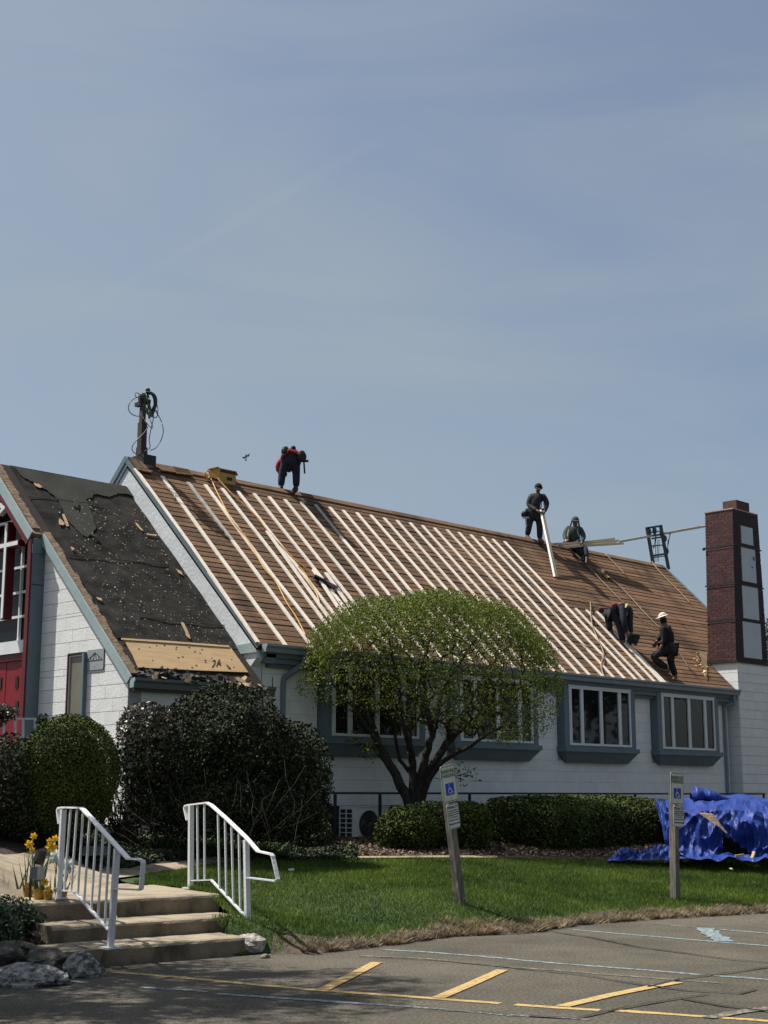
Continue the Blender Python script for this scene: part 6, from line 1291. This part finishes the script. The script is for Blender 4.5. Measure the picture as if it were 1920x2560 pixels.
# ------------------------------------------------------------------ flower pots and lamp on the landing
def pot(px, py, r_, h_, m, label, blooms, foil=True):
    r_ *= .85; h_ *= .85; c = onZ(px, py, .53); root = empty('flower_pot', c, label, 'flower pot', 'pots beside the left handrail'); mb = MB(); n = 18; vs = []
    for j, (rr_, zz_) in enumerate([(r_ * .72, 0), (r_ * .8, h_ * .3), (r_ * .95, h_ * .75), (r_ * 1.05, h_), (r_ * .9, h_ * .97), (r_ * .85, h_ * .85)]):
        for i in range(n): a_ = 2 * math.pi * i / n; k_ = 1 + (.10 * math.sin(a_ * 7 + j) * (j / 5) if foil else 0); vs.append(c + A([math.cos(a_) * rr_ * k_, math.sin(a_) * rr_ * k_, zz_ + (.02 * math.sin(a_ * 5) if foil and 2 < j < 5 else 0)]))
    mb.add(vs, [(j * n + i, j * n + (i + 1) % n, (j + 1) * n + (i + 1) % n, (j + 1) * n + i) for j in range(5) for i in range(n)] + [tuple(range(n - 1, -1, -1))]); mb.build('pot', m, root); MB().prism([c + A([math.cos(t) * r_ * .84, math.sin(t) * r_ * .84, h_ * .84]) for t in np.linspace(0, 6.28, 13)[:-1]], (0, 0, .01)).build('soil', M_soil, root)
    return root, c
def stalkset(root, c, pts, D_, m=M_stem, r_=.006):
    mb = MB()
    for x, y in pts: e = onD(x, y, D_); b_ = c + A([random.uniform(-.04, .04), random.uniform(-.04, .04), .08]); mid_ = (b_ + e) / 2 + RT * random.uniform(-.02, .02); mb.tube([b_, mid_, e], [.008, .006, .003], 5)
    mb.build('stems', m, root)
def strap(root, c, n, h_, m=M_stem):
    Pc = np.tile(c + A([0, 0, .08]), (n, 1)) + rng.normal(size=(n, 3)) * A([.05, .05, 0]); V, F = blades(Pc, h_, .028, .22); npmesh('leaves', V, F, m, root)
def bloom(root, px, py, D_, r_, m, tilt=0.):
    c = onD(px, py, D_); mb = MB(); f_ = A([-FH[0], -FH[1], .25]); f_ /= np.linalg.norm(f_); sx = np.cross(ZZ, f_); sx /= np.linalg.norm(sx); sy = np.cross(f_, sx)
    for k_ in range(6): t = 2 * math.pi * k_ / 6 + tilt; d = sx * math.cos(t) + sy * math.sin(t); e = np.cross(f_, d); mb.add([c, c + d * r_ * .55 + e * r_ * .32, c + d * r_ - f_ * r_ * .15, c + d * r_ * .55 - e * r_ * .32], [(0, 1, 2, 3)])
    mb.tube([c, c + f_ * r_ * .6], [r_ * .22, r_ * .32], 8, False); mb.build('bloom', m, root, recalc=False)
DL = 15.15
p1, c1 = pot(70, 2242, .075, .16, M_gold, 'leftmost gold-foil pot with two small yellow daffodils', 2); strap(p1, c1, 14, .36); stalkset(p1, c1, [(75, 2110), (84, 2088)], DL); bloom(p1, 73, 2110, DL, .055, M_daff); bloom(p1, 84, 2090, DL, .045, M_daff, .3); bloom(p1, 80, 2124, DL, .035, M_daff, .6)
p2, c2 = pot(98, 2248, .088, .13, M_gold, 'middle gold-foil pot with the tall bright yellow daffodils', 2); strap(p2, c2, 16, .34); stalkset(p2, c2, [(128, 2118), (136, 2096), (112, 2220)], DL); bloom(p2, 128, 2116, DL, .072, M_daff); bloom(p2, 138, 2096, DL, .045, M_daff, .4); bloom(p2, 124, 2102, DL, .04, M_daff, .7)
p3, c3 = pot(152, 2248, .085, .12, M_terr, 'right gold pot with white blooms behind the handrail post', 2); strap(p3, c3, 26, .26, mat('dark_strap_leaf', (.022, .05, .022), .4, .3, 4, island=.4)); stalkset(p3, c3, [(140, 2140), (172, 2155), (150, 2150)], DL + .1)
for x, y, r_ in ((138, 2138, .075), (146, 2152, .06), (168, 2160, .075), (176, 2172, .06), (128, 2150, .05)): bloom(p3, x, y, DL + .1, r_, M_lilyw, random.random())
p4, c4 = pot(120, 2250, .06, .10, M_gold, 'small foil pot with a fallen yellow bloom between the larger pots', 1); bloom(p4, 113, 2206, DL - .12, .045, M_daff, .2); bloom(p4, 120, 2222, DL - .12, .035, M_daff, .2)
lc = onD(100, 2190, DL - .15); lm = empty('garden_spotlight', onZ(78, 2280, .42), 'grey solar spotlight on a stake in front of the potted flowers', 'lamp'); LQ = lambda x, y, dd=0.: onD(x, y, DL - .18 + dd)
MB().hexa([LQ(80, 2152), LQ(92, 2126), LQ(92, 2126, .05), LQ(80, 2152, .05), LQ(86, 2154), LQ(99, 2126), LQ(99, 2126, .05), LQ(86, 2154, .05)]).build('solar_panel_edge', M_lampm, lm)
MB().hexa([LQ(86, 2154), LQ(99, 2127), LQ(118, 2128, .10), LQ(108, 2160, .10), LQ(88, 2160, .02), LQ(99, 2131, .02), LQ(118, 2134, .14), LQ(108, 2166, .14)]).build('solar_panel', M_lampd, lm)
MB().hexa([LQ(76, 2168), LQ(94, 2168), LQ(94, 2168, .1), LQ(76, 2168, .1), LQ(75, 2198), LQ(93, 2199), LQ(93, 2199, .1), LQ(75, 2198, .1)]).build('housing', M_lampm, lm)
MB().hexa([LQ(94, 2165), LQ(112, 2166), LQ(112, 2166, .08), LQ(94, 2165, .08), LQ(93, 2199), LQ(111, 2198), LQ(111, 2198, .08), LQ(93, 2199, .08)]).build('lens', M_lampw, lm)
MB().bar(LQ(76, 2190, .02), LQ(74, 2290, .02), .018, .018).build('stake', M_drail, lm); MB().bar(LQ(86, 2154, .04), LQ(86, 2170, .04), .02, .02).build('bracket', M_lampm, lm)
gr = onD(245, 2125, 19.0); gr[2] = gz(gr) + .06; go = MB(); go.hexa([onD(205, 2139, 18.9), onD(267, 2138, 19.0), onD(265, 2118, 19.4), onD(210, 2118, 19.3), onD(205, 2136, 18.9), onD(267, 2135, 19.0), onD(265, 2115, 19.4), onD(210, 2115, 19.3)]); tag(go.build('drain_cover', mat('grey_grate', (.16, .16, .15), .7, .2, 20), loc=gr), 'flat grey cover lying in the ivy behind the left handrail', 'cover')

# ------------------------------------------------------------------ air conditioner, railings
ac0 = onZ(885, 2103, .75); ac = empty('air_conditioner', ac0, 'cream outdoor air conditioner with a dark round fan beside the small rounded bush', 'air conditioner')
sc_ = 1.0; AY = 18.0; C0 = onY(885, 2101, AY); C1_ = onY(974, 2101, AY); top_ = onY(885, 2018, AY)[2]; x0, x1 = C0[0], C1_[0]; zb_ = C0[2]; dp = .36
MB().bb((x0, AY + .012, zb_), (x1, AY + dp, top_)).build('casing', M_acw, ac); MB().bb((x0 - .01, AY - .01, top_ + .001), (x1 + .01, AY + dp + .01, top_ + .02)).build('lid', M_acw, ac)
MB().bb((x0 - .004, AY + .03, zb_ + .06), (x0 - .001, AY + dp - .02, top_ - .04)).build('coil', M_acd, ac)
gm_ = MB()
for k_ in range(7): z_ = zb_ + .05 + k_ * (top_ - zb_ - .08) / 6; gm_.bb((x0 - .02, AY + .02, z_ - .008), (x0 - .006, AY + dp, z_ + .008))
for k_ in range(3): y_ = AY + .025 + k_ * (dp - .04) / 2; gm_.bb((x0 - .021, y_ - .008, zb_ + .04), (x0 - .005, y_ + .008, top_ - .03))
gm_.build('side_grille', M_frame, ac)
fc = A([onY(923, 2061, AY)[0], AY, onY(923, 2061, AY)[2]]); fr = abs(fc[2] - onY(923, 2026, AY)[2])
MB().prism([fc + A([math.cos(t) * fr, .004, math.sin(t) * fr]) for t in np.linspace(0, 6.283, 33)[:-1]], (0, .006, 0)).build('fan_recess', M_acd, ac)
for k_ in range(3):
    t0 = k_ * 2.094; MB().prism([fc + A([math.cos(t0 + dt) * rr_ * fr, -.002, math.sin(t0 + dt) * rr_ * fr]) for dt, rr_ in ((0, .15), (.2, .55), (.5, .9), (1.25, .92), (.9, .5), (.8, .15))], (0, .004, 0)).build('fan_blade', M_acb, ac)
gl = MB()
for k_ in range(20):
    t = k_ * math.pi * 2 / 20; gl.tube([fc + A([math.cos(t + .5 * rr_) * rr_ * fr, -.010, math.sin(t + .5 * rr_) * rr_ * fr]) for rr_ in (.15, .45, .75, 1.0)], .0035, 4)
for rr_ in (.4, .7, 1.0): gl.tube([fc + A([math.cos(t) * rr_ * fr, -.012, math.sin(t) * rr_ * fr]) for t in np.linspace(0, 6.283, 25)], .0035, 4)
gl.build('fan_guard', M_acb, ac); MB().prism([fc + A([math.cos(t) * fr * .15, -.014, math.sin(t) * fr * .15]) for t in np.linspace(0, 6.283, 17)[:-1]], (0, .008, 0)).build('fan_hub', M_acb, ac)
MB().bb((x0 - .15, AY - .25, zb_ - .12), (x1 + .2, AY + dp + .1, zb_ - .01)).build('concrete_pad', M_concr, ac)
wrY = 17.55; wr = empty('wall_railing', (20, wrY, .8), 'thin black iron railing along the foot of the hall wall', 'railing'); ra, rb_ = onY(790, 1982, wrY), onY(1912, 1988, wrY)
MB().bar((ra[0], wrY, 1.615), (rb_[0], wrY, 1.60), .04, .035).build('rail', M_drail, wr)
for x in (838, 950, 1174, 1326, 1461, 1588, 1700, 1870, 1909): p = onY(x, 1985, wrY); MB().bb((p[0] - .02, wrY - .02, gz(p) - .0), (p[0] + .02, wrY + .02, 1.595)).build('post', M_drail, wr)
er = empty('entry_railing', onD(60, 1860, 21.0), 'short white railing in front of the red doors', 'railing'); EQ = lambda x, y: onD(x, y, 21.0)
MB().bar(EQ(-60, 1797), EQ(90, 1797), .04, .03).build('rail', M_rail, er)
for x in (-30, 10, 38, 58, 88): MB().bar(EQ(x, 1799), EQ(x - 2, 1900), .03 if x < 80 else .05, .03).build('baluster', M_rail, er)

# ------------------------------------------------------------------ parking signs
def text(s_, size, c, ex, ey, m, parent, name='lettering', bold=.0):
    cu = bpy.data.curves.new(name, 'FONT'); cu.body = s_; cu.size = size; cu.align_x = 'CENTER'; cu.align_y = 'CENTER'; cu.extrude = .0004; cu.offset = bold
    t_ = bpy.data.objects.new(name, cu); COL.objects.link(t_); bpy.context.view_layer.update(); me = bpy.data.meshes.new_from_object(t_.evaluated_get(bpy.context.evaluated_depsgraph_get())); bpy.data.objects.remove(t_)
    me.materials.clear(); me.materials.append(m); o = bpy.data.objects.new(name, me); link(o, parent, c); ez = np.cross(ex, ey); o.rotation_euler = Matrix([[ex[i], ey[i], ez[i]] for i in range(3)]).to_euler(); return o
def sign(base, z_, top, p1q, p2q, label, wpost):
    b_ = onZ(*base, z_); Yp = b_[1]; t_ = onY(*top, Yp); uz = t_ - b_; uz /= np.linalg.norm(uz); ux = A([uz[2], 0, -uz[0]]); uy = A([0, 1.0, 0])
    root = empty('parking_sign', b_, label, 'sign', 'reserved parking signs on the lawn'); Ln = np.linalg.norm(t_ - b_)
    m = MB(); n = 14; vs = []
    for i in range(n + 1):
        f_ = i / n; wv = wpost * (1 + random.uniform(-.05, .03)); vs += [b_ + uz * (-.1 + (Ln - .25 + .1) * f_) + ux * sx * wv / 2 + uy * (.005 + (sy + 1) * wpost / 2) for sx, sy in ((-1, -1), (1, -1), (1, 1), (-1, 1))]
    m.add(vs, [(i * 4 + k_, i * 4 + (k_ + 1) % 4, (i + 1) * 4 + (k_ + 1) % 4, (i + 1) * 4 + k_) for i in range(n) for k_ in range(4)] + [(0, 1, 2, 3), tuple(n * 4 + k_ for k_ in range(4))]); m.build('post', M_post, root)
    def plate(q4, face, name, dz_):
        P4 = [onY(x, y, Yp - .01) for x, y in q4]; c = sum(P4) / 4; ww = (abs((P4[1] - P4[0]) @ ux) + abs((P4[2] - P4[3]) @ ux)) / 4; hh = (abs((P4[0] - P4[3]) @ uz) + abs((P4[1] - P4[2]) @ uz)) / 4
        def rp(a_, b2, r_, y_): return [c + ux * (sx * (a_ - r_) + r_ * math.cos(t)) + uz * (sz * (b2 - r_) + r_ * math.sin(t)) + uy * y_ for sx, sz, t0 in ((1, 1, 0), (-1, 1, math.pi / 2), (-1, -1, math.pi), (1, -1, 1.5 * math.pi)) for t in (t0, t0 + .52, t0 + 1.05, t0 + 1.57)]
        pl_ = MB(); pl_.prism(rp(ww, hh, .03, 0), uy * .004); po = pl_.build(name, face, root)
        o2 = rp(ww * .95, hh * .965, .024, -.0012); i2 = rp(ww * .895, hh * .93, .018, -.0012); bm_ = MB(); bm_.add(o2 + i2, [(i, (i + 1) % 16, 16 + (i + 1) % 16, 16 + i) for i in range(16)]); bm_.build('border', M_ink if name == 'penalty_plate' else M_green, po, recalc=False)
        return po, c, ww, hh
    po, c, ww, hh = plate(p1q, M_signf, 'reserved_plate', 0); yo = uy * -.0022
    text('RESERVED', ww * .40, c + uz * hh * .66 + yo, ux, uz, M_green, po, bold=.0015); text('PARKING', ww * .44, c + uz * hh * .42 + yo, ux, uz, M_green, po, bold=.0015)
    sq = c - uz * hh * .30 + uy * -.001; a_ = ww * .56; MB().prism([sq + ux * i * a_ + uz * j * hh * .32 for i, j in ((-1, -1), (1, -1), (1, 1), (-1, 1))], uy * -.0015).build('blue_square', M_sblue, po)
    W = sq + uy * -.004; r_ = a_ * .42; wm = MB(); wc = W - uz * hh * .09 - ux * a_ * .05
    wm.tube([wc + ux * r_ * math.cos(t) + uz * r_ * math.sin(t) for t in np.linspace(2.2, 6.5, 14)], a_ * .075, 4); hp_ = wc + ux * -.1 * a_ + uz * r_ * .5
    for p_, q_ in ((W + uz * hh * .15 - ux * a_ * .18, hp_), (hp_, hp_ + ux * a_ * .42), (hp_ + ux * a_ * .42, hp_ + ux * a_ * .62 - uz * a_ * .55), (hp_ + ux * a_ * .62 - uz * a_ * .55, hp_ + ux * a_ * .85 - uz * a_ * .5), (W + uz * hh * .05 - ux * a_ * .16, W + uz * hh * .05 + ux * a_ * .22)): wm.bar(p_, q_, a_ * .13, .001, up=uy)
    wm.ball(W + uz * hh * .23 - ux * a_ * .2, (a_ * .11, .001, a_ * .11), 8, 6); wm.build('wheelchair_symbol', M_signw, po)
    MB().ball(c + uz * hh * .86 + uy * -.003, (.006, .003, .006), 8, 5).build('bolt', M_drail, po); MB().ball(c - uz * hh * .82 + uy * -.003, (.006, .003, .006), 8, 5).build('bolt', M_drail, po)
    po, c, ww, hh = plate(p2q, M_signw, 'penalty_plate', 0)
    for k_, (s_, sz) in enumerate((('PENALTY', .40), ('$250 FIRST OFFENSE', .17), ('SUBSEQUENT OFFENSES', .155), ('$250 MINIMUM AND/OR', .155), ('UP TO 90 DAYS', .2), ('COMMUNITY SERVICE', .165), ('TOW-AWAY ZONE', .22))): text(s_, ww * sz, c + uz * hh * (.70, .44, .27, .10, -.10, -.32, -.62)[k_] + yo, ux, uz, M_ink, po, bold=.001 if k_ in (0, 6) else .0005)
    return root
sign((1158, 2254), .3, (1117, 1913), [(1098.5, 1913), (1136.4, 1913), (1147, 2003.8), (1110, 2005.5)], [(1115, 2009), (1145.3, 2009), (1152.7, 2070.8), (1122.3, 2071.7)], 'leaning reserved parking sign on a grey wooden post in front of the tree', .095)
sign((1696, 2253), .12, (1691, 1931), [(1675, 1931), (1708, 1931.7), (1710, 2010.7), (1679, 2012)], [(1682.6, 2014), (1709.7, 2014), (1711, 2066.9), (1685.6, 2067.7)], 'nearly upright reserved parking sign on a grey wooden post in front of the blue tarp', .10)

# ------------------------------------------------------------------ blue tarp
from mathutils import noise as mnz
def fold(x, y, s=0.): return 1 - (abs(mnz.noise(Vector((x, y, s)))) + 1e-4) ** .75 * 2.3
def tarpz(px, b):        # profile back (b=0) to front (b=1): returns (py, depth)
    ys = [1994, 1998, 2007, 2030, 2064, 2112, 2142, 2152]; ds_ = [27.4, 26.4, 25.4, 24.6, 24.42, 24.34, 24.2, 23.5]; t = b * 7; return np.interp(t, range(8), ys), np.interp(t, range(8), ds_)
def tarp_grid(name, x0, x1, nx_, ny_, hole=None, amp=.17):
    V = []; F = []
    for i in range(nx_ + 1):
        x = x0 + (x1 - x0) * i / nx_
        for j in range(ny_ + 1):
            b_ = j / ny_; y, d = tarpz(x, b_); u_ = (x - 1640) / 100
            y += (8 * math.sin(u_ * 2.2 + .5) + 5 * math.sin(u_ * 5.1)) * (1 - b_) ** 1.5 * .7 + (3 * math.sin(u_ * 6) + 2 * math.sin(u_ * 13)) * (b_ ** 3)
            w4 = fold(u_ * 9 + b_ * 4, b_ * 8, 11.3); w1 = fold(u_ * 1.2 - b_ * 2.2, b_ * 2.0, 3.1); w2 = fold(u_ * 2.2 + b_ * 2.4, b_ * 3.6, 7.7); w3 = fold(u_ * 5 - b_ * 3, b_ * 5, 1.3)
            k_ = min(1, 4 * b_) ; d -= amp * (w1 * .7 + w2 * .55 + w3 * .34 + w4 * .13) * k_; y -= (w2 * 3 + w1 * 4 + w3 * 1.0 + w4 * .3) * (1 - abs(b_ - .3)) * .9
            if b_ > .8: y += 2.5 * math.sin(u_ * 9) * (b_ - .8) * 5
            if b_ > .86: y -= 9 * max(0, fold(u_ * 2.2, b_ * 9, 5)) * (1 - (b_ - .86) * 4)
            V.append(onD(x, y, d))
    q_ = ny_ + 1
    for i in range(nx_):
        for j in range(ny_):
            x = x0 + (x1 - x0) * (i + .5) / nx_; y, _ = tarpz(x, (j + .5) / ny_)
            if hole and hole(x, y): continue
            F.append((i * q_ + j, i * q_ + j + 1, (i + 1) * q_ + j + 1, (i + 1) * q_ + j))
    return V, F
def hole(x, y): return 1808 < x < 1888 and y > 2092 + max(0, (x - 1812)) * .6 - max(0, 1812 - x) * 3 + 3 * math.sin(x * .35) and y < 2137
tr = empty('blue_tarp', onD(1780, 2150, 23.4), 'big crumpled blue tarpaulin heaped over debris at the right end of the hedge', 'tarp')
V, F = tarp_grid('sheet', 1662, 2060, 200, 84, hole); npmesh('sheet', V, F, M_tarp, tr)
V, F = [], []      # side flap over the hedge end
for i in range(31):
    for j in range(41):
        a_, b_ = i / 30, j / 40; x = 1636 + 30 * a_ + 14 * b_ * (1 - a_) ; y = (1994 + (2006 - 1994) * a_) * (1 - b_) + (2070 + 60 * a_) * b_ ; d = 26.0 - 1.2 * a_ - .6 * b_ - .10 * fold(a_ * 2.2, b_ * 2.5, 4); y -= 4 * fold(a_ * 3, b_ * 3, 9); V.append(onD(x, y, d))
F = [(i * 41 + j, i * 41 + j + 1, (i + 1) * 41 + j + 1, (i + 1) * 41 + j) for i in range(30) for j in range(40) if not (j > 16 + i * .9)]
npmesh('corner_flap', V, F, M_tarp, tr)
V = []      # crumpled part lying on the ground
for i in range(71):
    for j in range(21):
        a_, b_ = i / 70, j / 20; x = 1518 + 190 * a_; e = math.sin(math.pi * min(1, a_ * 3.2 + .05) / 2) ; y = 2153 - 3 * a_ - (1 - b_) * 33 * e * (.75 + .3 * math.sin(a_ * 11)); d = 23.5 + (1 - b_) * .55; k_ = e * math.sin(math.pi * (b_ * .9 + .05))
        d -= .12 * k_ * fold(a_ * 9, b_ * 3, 2); y -= k_ * (16 * fold(a_ * 7 + b_ * 2, b_ * 2.6, 6) + 8 * fold(a_ * 17, b_ * 5, 8) + 3 * fold(a_ * 33, b_ * 8, 2)); V.append(onD(x, y, d))
F = [(i * 21 + j, i * 21 + j + 1, (i + 1) * 21 + j + 1, (i + 1) * 21 + j) for i in range(70) for j in range(20)]
npmesh('crumpled_end', V, F, M_tarp, tr)
V = []      # raised roll at the back
for i in range(41):
    for k_ in range(12):
        a_ = i / 40; x = 1727 + 108 * a_; y = np.interp(a_, [0, .1, .25, 1], [1990, 1986, 1990, 2004]); r_ = np.interp(a_, [0, .1, .5, 1], [.05, .13, .12, .03]) * (1 + .2 * fold(a_ * 5, k_ * .4, 3)); t = k_ * math.pi / 6; V.append(onD(x, y, 25.6) + ZZ * r_ * math.sin(t) + FH * r_ * 1.6 * math.cos(t))
F = [(i * 12 + k_, i * 12 + (k_ + 1) % 12, (i + 1) * 12 + (k_ + 1) % 12, (i + 1) * 12 + k_) for i in range(40) for k_ in range(12)]; npmesh('rolled_edge', V, F, M_tarp, tr, smooth=True)
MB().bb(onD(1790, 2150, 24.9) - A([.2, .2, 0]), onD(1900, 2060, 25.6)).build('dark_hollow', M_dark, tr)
o_ = MB(); o_.hexa([onD(1748, 2034, 24.05), onD(1778, 2038, 24.0), onD(1816, 2084, 23.8), onD(1796, 2066, 23.85), onD(1749, 2031, 24.1), onD(1781, 2034, 24.05), onD(1819, 2082, 23.85), onD(1800, 2060, 23.9)]); tag(o_.build('plywood_sheet', M_rot, loc=onD(1780, 2050, 24)), 'bent tan plywood strip poking from under the blue tarp', 'plywood')
for x, y, lb_ in ((1880, 2146, 'small brown wood scrap standing at the foot of the blue tarp'), (1838, 2140, 'pale stick lying in the tarp opening')): c = onD(x, y, 23.6); o_ = MB().bar(c, c + A([.08, 0, .10]) if x > 1850 else c + RT * .14 + ZZ * .02, .05, .03).build('wood_scrap', M_ply, loc=c); tag(o_, lb_, 'wood scrap')
for x, y, D_, lb_ in ((728, 2174, None, 'white scrap of paper on the lawn beyond the right handrail'), (1828, 2172, None, 'white chip on the lawn below the blue tarp'), (1500, 2230, None, 'pale curled leaf on the lawn between the two signs'), (640, 2318, None, 'small white flower beside the handrail foot')):
    c = onZ(x, y, .3); c[2] = gz(c) + .05; c = onZ(x, y, c[2]); o_ = MB().ball(c, (.035, .02, .012), 8, 5, .3).build('litter', M_lilyw, loc=c); tag(o_, lb_, 'litter')

# ------------------------------------------------------------------ trees outside the frame whose shade and reflections the photo shows
def bigtree(px, pz, H, R_, n, label, m, nl_=9000, ls=.10, sparse=False):
    root = empty('street_tree', (px, pz, 0), label, 'tree', 'trees around the parking lot'); b_ = A([px, pz, 0.]); P_ = [b_, b_ + A([.1, 0, H * .25]), b_ + A([.0, .1, H * .45])]; pr_ = [-1, 0, 1]
    for _ in range(n):
        v = rng.normal(size=3); v /= np.linalg.norm(v); e = b_ + A([0, 0, H * .68]) + v * A([R_, R_, H * .32]) * rng.uniform(.4, 1.0); arr = np.array(P_); i = int(np.argmin(np.linalg.norm(arr - e, axis=1) + 1.2 * np.maximum(arr[:, 2] - e[2], 0))); st_ = P_[i]; prev = i
        for k_ in range(1, 5): P_.append(st_ + (e - st_) * k_ / 4 + rng.normal(size=3) * .06); pr_.append(prev); prev = len(P_) - 1
    c_ = np.zeros(len(P_))
    for i in range(len(P_) - 1, -1, -1):
        c_[i] = max(c_[i], 1)
        if pr_[i] >= 0: c_[pr_[i]] += c_[i]
    segs_mesh('trunk', P_, pr_, np.clip(.010 * c_ ** .5, .012, .3), M_bark, root, 5)
    ends = np.array(P_[3:]); C = ends[rng.integers(0, len(ends), nl_)] + rng.normal(size=(nl_, 3)) * ls * 2.2; V, F = leaf_arrays(C, ls, .6); npmesh('crown', V, F, m, root)
bigtree(4.9, 14.2, 12.0, 2.3, 700, 'budding street tree left of the picture that shades the rocks and asphalt', M_leafT, 13000, .055)
bigtree(2.4, 15.6, 11.0, 2.6, 500, 'second budding street tree further left of the picture', M_leafT, 6500, .05)
for x_, y_, h_, lb_ in ((38, -2, 11, 'shortest evergreen across the lot, reflected in the right bay window'), (46, 4, 13, 'evergreen across the lot straight out from the chimney'), (33, -9, 12, 'evergreen across the lot, reflected in the third bay window'), (54, -6, 14, 'tallest evergreen across the lot, farthest from the hall'), (27, -16, 12, 'evergreen across the lot nearest the camera'), (60, 10, 12, 'evergreen across the lot far beyond the chimney')): bigtree(x_, y_, h_, 4.2, 160, lb_, M_leafB, 9000, .22)
dtr = onD(1935, 1600, 60); shrub('distant_tree', 'green tree just showing beyond the right side of the chimney', 'tree', [(1958, 1590, 58, (.72, 1.2, 1.0)), (1965, 1680, 58, (.8, 1.2, 1.6))], 5000, .07, M_leafG, base=A([dtr[0], dtr[1], 0]), corek=.8)
